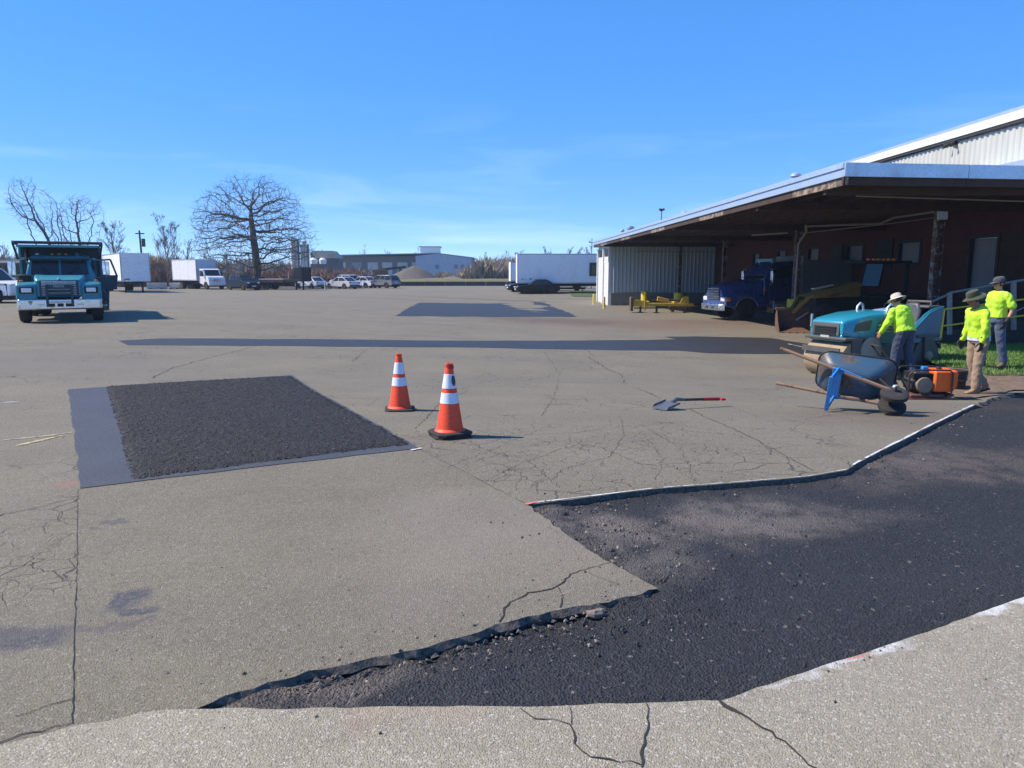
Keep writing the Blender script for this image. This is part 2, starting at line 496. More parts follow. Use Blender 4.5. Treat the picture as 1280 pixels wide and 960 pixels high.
E_, T_, L_ = gxy(658,631), gxy(823,736), gxy(245,886)
edge_s = dense([L_, gxy(300,864), gxy(420,833), gxy(520,812), gxy(620,780), gxy(700,762), gxy(770,749), T_], .05, .018, seed=3)
edge_e = dense([T_, gxy(780,712), gxy(740,690), gxy(700,660), E_], .05, .014, seed=4)
edge_saw = dense([E_, gxy(740,621), gxy(820,611), gxy(930,603), gxy(1010,596), gxy(1058,588), gxy(1074,578), gxy(1130,550), gxy(1180,525), gxy(1218,507)], .08, .004, seed=5)
edge_r = dense([edge_saw[-1], gxy(1240,497), gxy(1270,491), gxy(1330,490), gxy(1420,500)], .12, .03, seed=6)
R1 = gxy(1420,690)
edge_ap = dense([R1, gxy(1280,746), gxy(1125,801), gxy(1015,837), gxy(900,876), gxy(640,883), L_], .06, .006, seed=7)
pit_poly = edge_s[:-1] + edge_e[:-1] + edge_saw[:-1] + edge_r + edge_ap[:-1]
ap_left = dense([L_, gxy(180,890), gxy(90,907), gxy(0,931), gxy(-260,985)], .08, .012, seed=8)
joint_l = dense([gxy(92,906), gxy(93,800), gxy(96,700), A_], .2)
joint_d = dense([B_, E_], .2)
slab_poly = dense([A_, B_], .3) [:-1] + joint_d[:-1] + list(reversed(edge_e))[:-1] + list(reversed(edge_s))[:-1] + dense([L_, gxy(180,890), gxy(92,906)], .08, .012, seed=8)[:-1] + joint_l[:-1]
apron_poly = list(reversed(edge_ap))[:-1] + [R1, (14, 6.2), (40, 14), (40, -30), (-30, -30), (-30, 2.0)] + list(reversed(ap_left))[:-1]

def cdt(points, polys):
    vs = []; es = []; idx = {}
    def add(p):
        k = (round(p[0], 4), round(p[1], 4))
        if k not in idx:
            idx[k] = len(vs); vs.append(Vector(k))
        return idx[k]
    for poly in polys:
        ids = [add(p) for p in poly]
        for i in range(len(ids)):
            a, b = ids[i], ids[(i+1) % len(ids)]
            if a != b: es.append((a, b))
    for p in points: add(p)
    r = geometry.delaunay_2d_cdt(vs, es, [], 0, 1e-5)
    return r[0], r[2]
pts = []
y = -30.0
while y < 120:
    st = .45 if -1 < y < 12 else (1.1 if -1 <= y < 26 else 4.0)
    x = -60.0
    while x < 60:
        near = abs(x) < 18
        pts.append((x + rnd.uniform(-.1,.1)*st, y + rnd.uniform(-.1,.1)*st))
        x += st if near else 6.0
    y += st
for yy in (140, 200, 400, 900, 2200, 6000):
    for xx in (-6000,-2500,-900,-400,-150,0,150,400,900,2500,6000): pts.append((xx, yy))
for yy in (-30, 0, 40, 100):
    for xx in (-6000,-1500,-300,-100,100,300,1500,6000): pts.append((xx, yy))
vv, ff = cdt(pts, [pit_poly, slab_poly, apron_poly])
reg = {'lot': [], 'slab': [], 'apron': []}
for f in ff:
    c = (sum(vv[i].x for i in f)/3, sum(vv[i].y for i in f)/3)
    if inside(c, pit_poly): continue
    reg['slab' if inside(c, slab_poly) else 'apron' if inside(c, apron_poly) else 'lot'].append(f)
def sheet_obj(name, faces, verts, mat, zf, kind='structure'):
    used = sorted({i for f in faces for i in f}); mp = {u: k for k, u in enumerate(used)}
    me = bpy.data.meshes.new(name)
    me.from_pydata([(verts[u].x, verts[u].y, zf(verts[u].x, verts[u].y)) for u in used], [], [tuple(mp[i] for i in f) for f in faces])
    me.update()
    if me.polygons and sum(p.normal.z for p in me.polygons) < 0: me.flip_normals()
    o = link(name, me, mat, None, 0, 0)
    me.shade_smooth()
    return tag(o, kind=kind)
lot = sheet_obj('parking_lot', reg['lot'], vv, M_lot, zt)
slab = sheet_obj('asphalt_panel', reg['slab'], vv, M_slab, zt)
apron = sheet_obj('paved_apron', reg['apron'], vv, M_apron, zt)
tag(lot, 'old cracked grey brown asphalt of the yard'); tag(slab, 'sound old asphalt panel between the dark patch and the excavation'); tag(apron, 'pale weathered paving along the near edge')

# the broken and sawn faces down into the excavation
def skirt(name, line, depth, mat, parent, jit, seed, lip=0.0):
    r = random.Random(seed); mb = MB()
    n = len(line); rows = []
    for i, (x, y) in enumerate(line):
        a = Vector(line[max(0,i-1)]); b = Vector(line[min(n-1,i+1)])
        d = (b-a); nr = Vector((d.y, -d.x)); nr = nr.normalized() if nr.length else nr
        ins = -1 if inside((x - nr.x*.03, y - nr.y*.03), pit_poly) else 1
        z = zt(x, y); col = []
        for k, (dz, off) in enumerate(((0, 0), (.25, lip), (.6, -.3*lip), (1, .5*lip))):
            o = off*(.4 + 1.2*r.random()) + (r.gauss(0, jit) if k else 0)
            col.append((x + nr.x*ins*o, y + nr.y*ins*o, z - dz*depth))
        rows.append(col)
    n0 = mb.av([p for c in rows for p in c])
    for i in range(n-1):
        for k in range(3):
            a = n0 + i*4 + k
            mb.f.append((a, a+1, a+5, a+4))
    o = mb.build(name, mat, parent, 0, 0)
    return o
skirt('broken_edge', edge_s, .11, M_edge, slab, .008, 1, .016)
skirt('broken_edge', edge_e, .12, M_edge, slab, .008, 2, .012)
skirt('sawn_edge', edge_saw, .15, M_edge, lot, .003, 3, .004)
skirt('broken_edge', edge_r, .15, M_edge, lot, .015, 4, .03)
skirt('paving_edge', edge_ap, .12, M_edge, apron, .003, 5, .003)

# floor of the excavation: fresh binder course, lumpy
def seg_d(px, py, line):
    P = np.stack([px, py], -1); best = np.full(px.shape, 1e9)
    L = np.array(line[::3] + [line[-1]])
    for a, b in zip(L[:-1], L[1:]):
        ab = b-a
        if ab @ ab < 1e-9: continue
        ab = b-a; t = np.clip(((P-a) @ ab)/(ab @ ab), 0, 1)
        best = np.minimum(best, np.linalg.norm(P - (a + t[..., None]*ab), axis=-1))
    return best
def nS(a, b, t):
    t = np.clip((t-a)/(b-a), 0, 1); return t*t*(3-2*t)
def nzt(x, y):
    sx = nS(-14, 8, x)
    return 1.6 - (1.58 + sx*(.55*nS(5.5,14.5,y) + .22*nS(14,36,y) + .34*nS(36,58,y) - .67*nS(62,84,y)) + (1-sx)*.45*nS(40,80,y))
def rough_grid(name, x0, x1, y0, y1, st, zf, mat, keep=None):
    xs = np.arange(x0, x1, st); ys = np.arange(y0, y1, st)
    X, Y = np.meshgrid(xs, ys); Z = zf(X, Y)
    nx, ny = len(xs), len(ys)
    V = np.stack([X, Y, Z], -1).reshape(-1, 3)
    i = np.arange(nx*ny).reshape(ny, nx)
    Q = np.stack([i[:-1,:-1], i[:-1,1:], i[1:,1:], i[1:,:-1]], -1).reshape(-1, 4)
    if keep is not None:
        cx = V[Q, 0].mean(1); cy = V[Q, 1].mean(1)
        Q = Q[np.array([inside((a, b), keep) for a, b in zip(cx, cy)])]
    me = bpy.data.meshes.new(name); me.from_pydata(V.tolist(), [], Q.tolist()); me.update(); me.shade_smooth()
    return tag(link(name, me, mat, None, 0, 0), kind='structure')
rng = np.random.default_rng(5)
def vnoise(X, Y, s, seed):
    f = np.vectorize(lambda a, b: noise.noise((a*s, b*s, seed))); return f(X, Y)
def pit_z(X, Y):
    Z = nzt(X, Y)
    de = seg_d(X, Y, edge_e); da = seg_d(X, Y, edge_ap); ds = seg_d(X, Y, edge_s)
    dep = np.full(X.shape, .043)
    dep = np.minimum(dep, .010 + .033*nS(0, .55, de))
    dep = np.minimum(dep, .025 + .02*nS(0, .8, da))
    rub = np.maximum(1-nS(0, .6, de), (1-nS(0, .35, ds))*.7)
    lum = vnoise(X, Y, 1.1, 1)*.012 + vnoise(X, Y, 6, 2)*.006*(1+2.2*rub) + rng.normal(0, .0022, X.shape)*(1+2.2*rub)
    return np.minimum(Z - dep + lum, Z - .006)
pit = rough_grid('excavation_floor', -2.2, 13.2, 2.2, 13.4, .036, pit_z, M_pit)
pit['label'] = 'freshly laid black asphalt in the dug-out area with dusty brown margins'

# ---- square patch: rolled border and loose hot mix in the middle
def poly_sheet(name, poly, lift, st, mat, jit=0.0, seed=1, zf=None):
    d = dense(poly, st, jit, True, seed)
    xs = [p[0] for p in d]; ys = [p[1] for p in d]
    pp = []
    y = min(ys)
    while y < max(ys):
        x = min(xs)
        while x < max(xs):
            if inside((x, y), d): pp.append((x, y))
            x += st
        y += st
    v, f = cdt(pp, [d])
    f = [q for q in f if inside((sum(v[i].x for i in q)/3, sum(v[i].y for i in q)/3), d)]
    return sheet_obj(name, f, v, mat, zf or (lambda a, b: zt(a, b) + lift))
patch_out = [A_, B_, C_, D_]
pr = poly_sheet('asphalt_patch', patch_out, .005, .18, M_rolled, .012, 11)
pr['label'] = 'square of new asphalt, rolled smooth along its left side'
rough_poly = dense(poly_px([(166,600),(512,556),(363,470.5),(134,483.5)]), .06, .018, True, 12)
_rx = [p[0] for p in rough_poly]; _ry = [p[1] for p in rough_poly]
def patch_z(X, Y):
    Z = nzt(X, Y); d = seg_d(X, Y, rough_poly + [rough_poly[0]])
    return Z + .006 + .014*nS(0, .08, d) + vnoise(X, Y, 14, 5)*.004 + rng.normal(0, .0042, X.shape)
prg = rough_grid('hot_mix', min(_rx), max(_rx), min(_ry), max(_ry), .022, patch_z, M_patch, rough_poly)
prg['label'] = 'coarse black hot mix not yet rolled, raised above the patch border'
st = poly_sheet('sealed_strip', poly_px([(148,426),(200,423.3),(560,426),(846,424.3),(830,421),(870,420.6),(960,422.5),(1010,430),(1010,443),(885,441.5),(850,438.5),(600,434.5),(400,433),(160,431.5)]), .006, .6, M_strip, .07, 13)
st['label'] = 'long dark strip of new asphalt across the yard'
fp = poly_sheet('far_asphalt_patch', poly_px([(525,378.5),(683,376.5),(722,396),(494,395)]), .008, .8, M_strip, .16, 14)
fp['label'] = 'large dark repaired rectangle in the middle distance'

# ---- cracks, paint lines
def ribbon(name, pxs, w0, w1, mat, parent, lift=.0035, step=.05, jit=.012, seed=0, gaps=0.0):
    line = dense([gxy(*p) for p in pxs], step, jit, False, seed + 20)
    r = random.Random(seed); mb = MB(); n = len(line); prev = None
    for i, (x, y) in enumerate(line):
        a = Vector(line[max(0,i-1)]); b = Vector(line[min(n-1,i+1)]); d = b-a
        nr = Vector((-d.y, d.x)).normalized() if d.length else Vector((0,0))
        t = i/max(1, n-1)
        wv = (w0 + (w1-w0)*t)*(.72 + .7*noise.noise((i*.31, seed*3.7, 0)) + .3*(r.random()-.5))*.5
        z = zt(x, y) + lift
        L = (x+nr.x*wv, y+nr.y*wv, z); Rr = (x-nr.x*wv, y-nr.y*wv, z)
        if prev and r.random() >= gaps:
            mb.quad(prev[0], prev[1], Rr, L)
        prev = (L, Rr)
    o = mb.build(name, mat, parent, 0, 0)
    return o
CR = [
 ([(97,612),(96,700),(93,800),(91,905)], .004, .007, lot, .004), ([(524,562),(600,600),(658,631)], .005, .005, lot, .006),
 ([(-20,652),(0,645),(60,631),(98,621)], .012, .006, lot, .012), ([(0,672),(40,660),(95,655)], .005, .004, lot, .012),
 ([(0,712),(30,695),(80,688)], .004, .003, lot, .012), ([(0,735),(35,712)], .004, .003, lot, .012),
 ([(624,778),(635,757),(660,741),(696,733)], .014, .012, slab, .012), ([(696,733),(720,716),(765,702)], .013, .008, slab, .012),
 ([(696,733),(704,746),(700,760)], .009, .008, slab, .008), ([(735,716),(770,730)], .003, .002, slab, .006),
 ([(650,886),(668,899),(712,906),(718,930),(738,947),(800,956)], .007, .013, apron, .010), ([(808,880),(811,905),(806,930),(802,960)], .008, .012, apron, .010),
 ([(712,884),(714,906)], .004, .005, apron, .006), ([(900,877),(925,892),(965,915),(1022,962)], .026, .007, apron, .012),
 ([(-40,941),(0,929),(40,916),(92,904)], .012, .009, lot, .014), ([(20,896),(60,882),(92,874)], .006, .008, lot, .012),
 ([(190,473),(215,460),(255,449),(300,438),(328,430)], .03, .02, lot, .03), ([(735,446),(762,463),(777,469),(781,479)], .035, .03, lot, .04),
 ([(781,479),(808,490),(826,498)], .02, .02, lot, .03), ([(862,512),(895,527),(950,552),(985,572),(1017,589)], .016, .012, lot, .025),
 ([(600,476),(690,478),(781,479)], .018, .018, lot, .03), ([(380,474),(480,472),(545,474)], .014, .012, lot, .03),
 ([(590,549),(650,544),(720,541),(800,531),(860,527)], .010, .006, lot, .015), ([(520,536),(550,505),(585,488)], .012, .012, lot, .02),
 ([(680,440),(700,468),(692,498),(676,520)], .014, .008, lot, .03), ([(607,602),(650,580),(705,560),(745,557)], .006, .006, lot, .015),
 ([(690,600),(700,588),(760,572),(780,545),(775,520)], .007, .005, lot, .015), ([(560,530),(600,560),(660,575),(700,610)], .006, .005, lot, .02),
 ([(745,557),(800,580),(900,590),(960,598)], .006, .005, lot, .015), ([(800,531),(850,560),(870,602)], .005, .005, lot, .015),
 ([(560,585),(620,560),(690,530)], .005, .004, lot, .02), ([(820,600),(830,575),(810,550)], .005, .004, lot, .015),
 ([(440,452),(460,436)], .02, .012, lot, .03), ([(725,433),(745,446),(800,440)], .02, .012, lot, .03), ([(930,470),(1000,474)], .015, .008, lot, .03),
 ([(850,446),(905,452)], .03, .012, lot, .03), ([(680,506),(712,505)], .02, .02, lot, .02), ([(905,505),(990,540)], .005, .004, lot, .03),
 ([(640,520),(700,516),(790,512)], .005, .004, lot, .02), ([(250,600),(215,610),(150,622)], .004, .003, slab, .01)]
for i, (p, a, b, par, j) in enumerate(CR):
    ribbon('crack', p, a*.75, b*.75, M_crack, par, jit=j, seed=i, step=.03 if p[0][1] > 520 else .12)
ribbon('marking_line', [(660,629.5),(740,620),(815,610.8)], .024, .020, M_white_spray, lot, .004, .06, .002, 1, .0)
ribbon('marking_line', [(820,610.3),(930,602),(1010,595.3),(1058,587)], .012, .010, M_white_spray, lot, .004, .06, .002, 2, .12)
ribbon('marking_line', [(1066,581.5),(1076,575.8),(1130,548.6),(1180,523.5),(1217,506)], .028, .034, M_white_spray, lot, .004, .10, .003, 3, .06)
ribbon('pink_mark', [(657,631),(672,627.5)], .05, .03, M_pink_spray, lot, .005, .04, .004, 4)
ribbon('marking_line', [(514,563.5),(527,561)], .05, .03, M_white_spray, lot, .009, .04, .004, 9)
ribbon('yellow_line', [(-60,556),(0,551),(60,545),(90,540.5)], .05, .05, M_yellow_line, lot, .004, .08, .004, 10, .1)
ribbon('yellow_line', [(-60,574),(0,562),(50,551),(88,542.5)], .05, .05, M_yellow_line, lot, .0045, .08, .004, 11, .1)
ribbon('white_line', [(-30,506),(24,502)], .05, .03, M_white_spray, lot, .004, .08, .004, 12, .3)
ribbon('drag_scrape', [(985,430),(1003,434)], .05, .05, M_white_spray, lot, .009, .1, .004, 13)

# ---- loose chunks and grit
def chunk_cloud(name, spots, mat, label):
    mb = MB(); r = random.Random(17)
    for (x, y, z, s) in spots:
        n = mb.av([(x + s*r.uniform(.7,1.3)*a, y + s*r.uniform(.7,1.3)*b, z + s*r.uniform(.5,1.0)*c) for a, b, c in ((1,0,0),(-.5,.87,0),(-.5,-.87,0),(.1,.1,.75),(0,0,-.5))])
        for q in ((0,1,3),(1,2,3),(2,0,3),(1,0,4),(2,1,4),(0,2,4)): mb.f.append(tuple(n+i for i in q))
    return tag(mb.build(name, mat, None, 0, 0), label=label, kind='stuff')
def near_line(line, n, spread, side=0, seed=0):
    r = random.Random(seed); out = []
    for _ in range(n):
        i = r.randrange(len(line)-1); t = r.random(); d = abs(r.gauss(0, spread))
        a = Vector(line[i]); b = Vector(line[i+1]); p = a + (b-a)*t; nn = Vector((-(b-a).y, (b-a).x)).normalized()
        out.append(p + nn*d*(r.choice((-1,1)) if side == 0 else side))
    return out
def pit_floor_z(x, y):
    return float(pit_z(np.array([[x]]), np.array([[y]]))[0,0])
dark = []; tan = []
r_ = random.Random(23)
for line, n, spd, sd_ in ((edge_e, 650, .28, 41), (edge_s, 800, .16, 42), (edge_saw, 420, .22, 43)):
    for p in near_line(line, n, spd, 0, sd_):
        ins = inside((p.x, p.y), pit_poly)
        if not ins and r_.random() < .82: continue
        s = r_.choice((.004,.005,.006,.008,.011,.016))*(1 if ins else .7)
        z = zt(p.x, p.y) + s*.3 if not ins else zt(p.x, p.y) - (.034 if line is not edge_e else .03) + s*.3
        (tan if r_.random() < (.55 if line is not edge_saw else .3) else dark).append((p.x, p.y, z, s))
for _ in range(240):
    p = gxy(r_.gauss(330, 70), r_.gauss(868, 14))
    if inside(p, pit_poly): tan.append((p[0], p[1], zt(*p) - .036, r_.uniform(.005,.022)))
for _ in range(46):
    p = gxy(r_.gauss(1055, 40), r_.gauss(812, 14))
    if inside(p, apron_poly): dark.append((p[0], p[1], zt(*p)+.002, r_.uniform(.003,.009)))
for (a, b, s) in ((1044,878,.010),(905,834,.007),(852,834,.009),(1180,778,.008),(1215,787,.006),(475,917,.008),(1232,850,.006)):
    p = gxy(a, b); dark.append((p[0], p[1], zt(*p)+.002, s))
for _ in range(330):
    p = gxy(r_.uniform(100, 820), r_.uniform(560, 860))
    if inside(p, slab_poly): (dark if r_.random() < .6 else tan).append((p[0], p[1], zt(*p)+.001, r_.uniform(.0025,.006)))
for _ in range(260):
    p = gxy(r_.uniform(500, 1000), r_.uniform(490, 620))
    if not inside(p, pit_poly): (dark if r_.random() < .7 else tan).append((p[0], p[1], zt(*p)+.001, r_.uniform(.003,.009)))
for _ in range(260):
    p = gxy(r_.uniform(640, 1280), r_.uniform(620, 880))
    if inside(p, pit_poly): (dark if r_.random() < .9 else tan).append((p[0], p[1], zt(*p)-.036, r_.uniform(.004,.014)))
for i in range(5200):
    a = rough_poly[0]
    p = (r_.uniform(min(_rx), max(_rx)), r_.uniform(min(_ry), max(_ry)))
    if inside(p, rough_poly): dark.append((p[0], p[1], zt(*p)+.021+r_.uniform(-.004,.003), r_.uniform(.005,.011)))
_cx = np.array([r_.uniform(-1.2, 8.5) for _ in range(16000)]); _cy = np.array([2.4 + 7.5*r_.random()**1.5 for _ in range(16000)])
_ok = np.array([inside((a, b), pit_poly) for a, b in zip(_cx, _cy)]); _cx, _cy = _cx[_ok], _cy[_ok]; _cz = pit_z(_cx, _cy)
for a, b, c in zip(_cx, _cy, _cz): (dark if r_.random() < .97 else tan).append((a, b, float(c)-.001, r_.choice((.004,.005,.006,.008,.010))))
for p in near_line(edge_s, 220, .05, 0, 77):
    if inside((p.x, p.y), pit_poly): (dark if r_.random() < .55 else tan).append((p.x, p.y, zt(p.x, p.y)-.040, r_.uniform(.008,.022)))
for p in near_line(edge_e, 120, .10, 0, 78):
    if inside((p.x, p.y), pit_poly): (dark if r_.random() < .5 else tan).append((p.x, p.y, zt(p.x, p.y)-.02, r_.uniform(.010,.022)))
M_chip_d = flatmat('asphalt_chip', (.024,.026,.031), .7, .5, 3)
M_chip_t = flatmat('stone_chip', (.19,.16,.13), .9, .4, 3)
chunk_cloud('asphalt_crumbs', dark, M_chip_d, 'black asphalt crumbs scattered over patch, pit and paving')
chunk_cloud('gravel', tan, M_chip_t, 'tan and grey broken stone along the edges of the dug-out area')
for (a, b, s) in ((745,757,.05),(1005,505.5,0),):
    if s:
        p = gxy(a, b+3)
        mb = MB(); mb.ell((0,0,.02), (s,.6*s,.5*s), 7, 5); 
        for i, v in enumerate(mb.v): mb.v[i] = tuple(Vector(v)*(1+.3*noise.noise(Vector(v)*40)))
        o = mb.build('broken_lump', M_chip_t, None, 0, 0); o.location = (p[0], p[1], zt(*p)-.048)
        tag(o, 'brown broken lump lying below the slab corner in the dug-out area', 'rubble')

# ---- lawn, bare soil margin, concrete walk
def lawn_lift(x, y): return .012 + .27*S(12.3, 14.2, y)
lawn_poly = poly_px([(1130,458),(1178,476),(1205,478),(1232,482),(1290,482),(1500,480),(1700,440),(1500,404),(1280,423),(1176,431),(1120,436)])
def lawn_lift(x, y): return .012 + .27*S(12.3, 14.2, y)
soil_poly = poly_px([(1150,482),(1165,490),(1205,500),(1235,496),(1268,489),(1330,488),(1500,490),(1500,470),(1180,470)])
poly_sheet('bare_soil', soil_poly, .008, .2, M_soil, .05, 31, lambda a, b: zt(a, b) + .006 + lawn_lift(a, b)*.97 + .012*noise.noise((a*4, b*4, 1)))['label'] = 'strip of bare brown soil between lawn and excavation'
lawn_d = dense(lawn_poly, .3, .03, True, 32)
poly_sheet('lawn', lawn_poly, 0, .35, M_lawnsoil, .03, 32, lambda a, b: zt(a, b) + lawn_lift(a, b) + .01)
t = NT('grass_blade'); _oi = t.noise(1.2, 4); _of = t.noise(60, 2)
_gc = t.mix(t.ramp(_oi, .35, .65), (.075,.19,.02), (.14,.28,.035)); _gc = t.mix(t.ramp(_of, .45, .7, 0, .6), _gc, (.20,.20,.06))
t.set(_gc, .6); t.b.inputs['Subsurface Weight'].default_value = 0; M_grass = t.m
def grass(name, poly, n, hh, label, lift):
    mb = MB(); r = random.Random(8)
    xs = [p[0] for p in poly]; ys = [p[1] for p in poly]; k = 0
    while k < n:
        x = r.uniform(min(xs), min(max(xs), 15)); y = r.uniform(min(ys), max(ys))
        if not inside((x, y), poly): k += .2; continue
        k += 1
        if noise.noise((x*1.3, y*1.3, 3)) < -.38 and r.random() < .7: continue
        a = r.uniform(0, 2*PI); h = hh*r.uniform(.5, 1.3); wd = r.uniform(.006,.012)
        z = lift(x, y); c, s = math.cos(a), math.sin(a); lx, ly = r.gauss(0, .4)*h, r.gauss(0, .4)*h
        n0 = mb.av([(x-c*wd, y-s*wd, z), (x+c*wd, y+s*wd, z), (x+lx, y+ly, z+h)]); mb.f.append((n0, n0+1, n0+2))
    return tag(mb.build(name, M_grass, None, 0, 0), label=label, kind='stuff')
grass('grass', lawn_d, 45000, .06, 'short green mown grass beside the concrete walk', lambda x, y: zt(x, y) + lawn_lift(x, y) + .005)
walk_poly = poly_px([(1130,434.5),(1176,431.5),(1280,424.5),(1500,408),(1500,384),(1280,410.5),(1176,425.5),(1130,430)])
mb = MB(); n = mb.av([(p[0], p[1], zt(*p) + .20) for p in walk_poly] + [(p[0], p[1], zt(*p) - .05) for p in walk_poly])
k = len(walk_poly); mb.f.append(tuple(n+i for i in range(k)))
for i in range(k): mb.f.append((n+i, n+(i+1) % k, n+k+(i+1) % k, n+k+i))
tag(mb.build('concrete_walk', M_walk, None, .01, 0), kind='structure')
poly_sheet('grass_verge', poly_px([(716,371),(742,371),(742,364),(712,364)]), .03, 2.0, M_lawnsoil, .1, 33)
# ------------------------------------------------------------------ warehouse, loading canopy, corrugated shed
K = 1.15
XC, XW, XK = 6.9*K, 15.5*K, 12.0*K               # canopy edge, brick wall, canopy columns
M_galv = paint('galvanised_sheet', (.52,.62,.72), .38, .55, .12, (.25,.24,.22), 2.0)
M_whitemetal = paint('white_metal_trim', (.72,.73,.72), .5, 0, .2, (.45,.42,.36), 1.2)
M_siding = corrugated('cream_siding', (.52,.54,.50), dirt=.22)
M_shedmetal = corrugated('shed_siding', (.42,.50,.54), dirt=.30)
M_brick = None
t = NT('red_brick_wall')
_bt = t.n('ShaderNodeTexBrick'); _mp = t.n('ShaderNodeMapping'); t.l(t.co, _mp.inputs[0]); _mp.inputs['Rotation'].default_value = (0, R(-90), R(-90))
t.l(_mp.outputs[0], _bt.inputs['Vector'])
_bt.inputs['Color1'].default_value = (.115,.036,.030,1); _bt.inputs['Color2'].default_value = (.085,.028,.024,1); _bt.inputs['Mortar'].default_value = (.07,.045,.04,1)
_bt.inputs['Scale'].default_value = 1; _bt.inputs['Brick Width'].default_value = .21; _bt.inputs['Row Height'].default_value = .075; _bt.inputs['Mortar Size'].default_value = .008
_n = t.noise(.8, 5)
t.set(t.mix(t.ramp(_n, .45, .75, 0, .5), _bt.outputs['Color'], (.045,.018,.014)), .9, 0, t.bump(_bt.outputs['Fac'], -.3, .006)); M_brick = t.m
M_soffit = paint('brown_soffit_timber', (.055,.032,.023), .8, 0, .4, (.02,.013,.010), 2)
M_steel_brown = rusty('peeling_column_paint', (.10,.045,.04), (.20,.26,.25), .35, .75, 6)
M_pipe = paint('pale_pipe', (.34,.31,.27), .6, 0, .3)
M_glass_dark = paint('window_glass', (.10,.13,.16), .12, 0, 0, bump=0)
M_winpale = paint('pale_window_panel', (.20,.23,.25), .45, 0, .15)
M_frame_dark = paint('dark_frame', (.03,.03,.032), .6, 0, .1)
M_dock = paint('shaded_dock_concrete', (.045,.042,.038), .95, 0, .4, (.03,.025,.02), 1.5)  # concrete kept near black so the colour carries the shade under the canopy
M_block = paint('block_base', (.20,.195,.18), .9, 0, .5, (.12,.09,.06), 2.5)
M_yellow = paint('safety_yellow', (.62,.50,.035), .5, 0, .25, (.18,.14,.06), 5)
M_black_metal = paint('black_metal', (.018,.018,.020), .55, .0, .3, (.10,.08,.06), 6)
M_rubber = paint('tyre_rubber', (.022,.021,.021), .85, 0, .45, (.10,.088,.075), 5, .3)
M_chrome = paint('chrome', (.72,.73,.75), .18, 1.0, .1, (.3,.27,.24), 6, .02)
M_alu = paint('dull_aluminium', (.50,.51,.52), .4, .8, .2)
M_conc = paint('pale_concrete', (.45,.42,.37), .92, 0, .35, (.20,.17,.13), 3, .25)

ZT = 1.6 + 2.13*K                           # top of the canopy fascia
wh = thing('warehouse', 'long brick warehouse with tall cream metal upper wall behind the loading canopy', 'warehouse', (XW, 36*K, zt(XW, 36*K)))
W0 = Vector(wh.location)
def wl(x, y, z): return (x-W0.x, y-W0.y, z-W0.z)
def wb(mb, x0, x1, y0, y1, z0, z1): 
    a = wl(x0,y0,z0); b = wl(x1,y1,z1); mb.bx(a[0],b[0],a[1],b[1],a[2],b[2])
YF, YB, ZE = 13.0*K, 58.0*K, 1.6 + 4.40*K
ZM = 1.6 + 3.15*K
# brick wall with window and door openings (wall faces -x)
OPEN = [(35.5,36.75,1.95,2.76),(31.2,32.7,1.93,2.76),(26.95,28.45,1.90,2.74),(22.75,24.15,.68,2.72),(39.6,40.8,1.95,2.76),(43.5,44.7,1.0,2.7),(18.6,20.0,.68,2.72)]
OPEN = [(a*K, b*K, 1.6+(c-1.6)*K, 1.6+(d-1.6)*K) for a, b, c, d in OPEN]
mb = MB()
ys = sorted({YF, YB} | {v for o in OPEN for v in o[:2]})
ZB = -1.5
for a, b in zip(ys[:-1], ys[1:]):
    hit = [o for o in OPEN if o[0] <= (a+b)/2 <= o[1]]
    if hit:
        wb(mb, XW, XW+.35, a, b, ZB, hit[0][2]); wb(mb, XW, XW+.35, a, b, hit[0][3], ZM)
    else: wb(mb, XW, XW+.35, a, b, ZB, ZM)
mb.build('brick_wall', M_brick, wh, 0, 0)
for (a, b, z0, z1) in OPEN:
    door = z1 - z0 > 1.5
    mb = MB(); 
    if door: wb(mb, XW+.14, XW+.20, a+.06, b-.06, z0, z1-.06)
    else: wb(mb, XW+.14, XW+.17, a+.06, b-.06, z0+.06, z1-.06)
    p = mb.build('door' if door else 'window', M_winpale, wh, 0, 0)
    mb = MB()
    wb(mb, XW-.03, XW+.12, a-.08, a+.06, z0-.06, z1+.08); wb(mb, XW-.03, XW+.12, b-.06, b+.08, z0-.06, z1+.08)
    wb(mb, XW-.028, XW+.12, a+.062, b-.062, z1-.06, z1+.08)
    if not door: wb(mb, XW-.05, XW+.12, a+.062, b-.062, z0-.08, z0+.06)
    else:
        hb = MB(); wb(hb, XW+.08, XW+.138, a+.12, a+.18, z0+.9, z0+1.02); hb.build('handle', M_chrome, p, 0, 0)
    mb.build('frame', M_frame_dark, p, 0, 0)
# dark shutter leaning open beside a window, as in the photograph
mb = MB(); wb(mb, XW-.06, XW-.032, 33.0*K, 34.1*K, 1.75, 3.05); mb.build('shutter', M_black_metal, wh)
mb = MB(); wb(mb, XW-.06, XW-.032, 28.8*K, 30.0*K, 1.7, 3.1); mb.build('shutter', M_black_metal, wh)
mb = MB(); wb(mb, XW-.10, XW-.033, 20.9*K, 22.5*K, .55, 2.92); mb.build('shutter', M_soffit, wh)
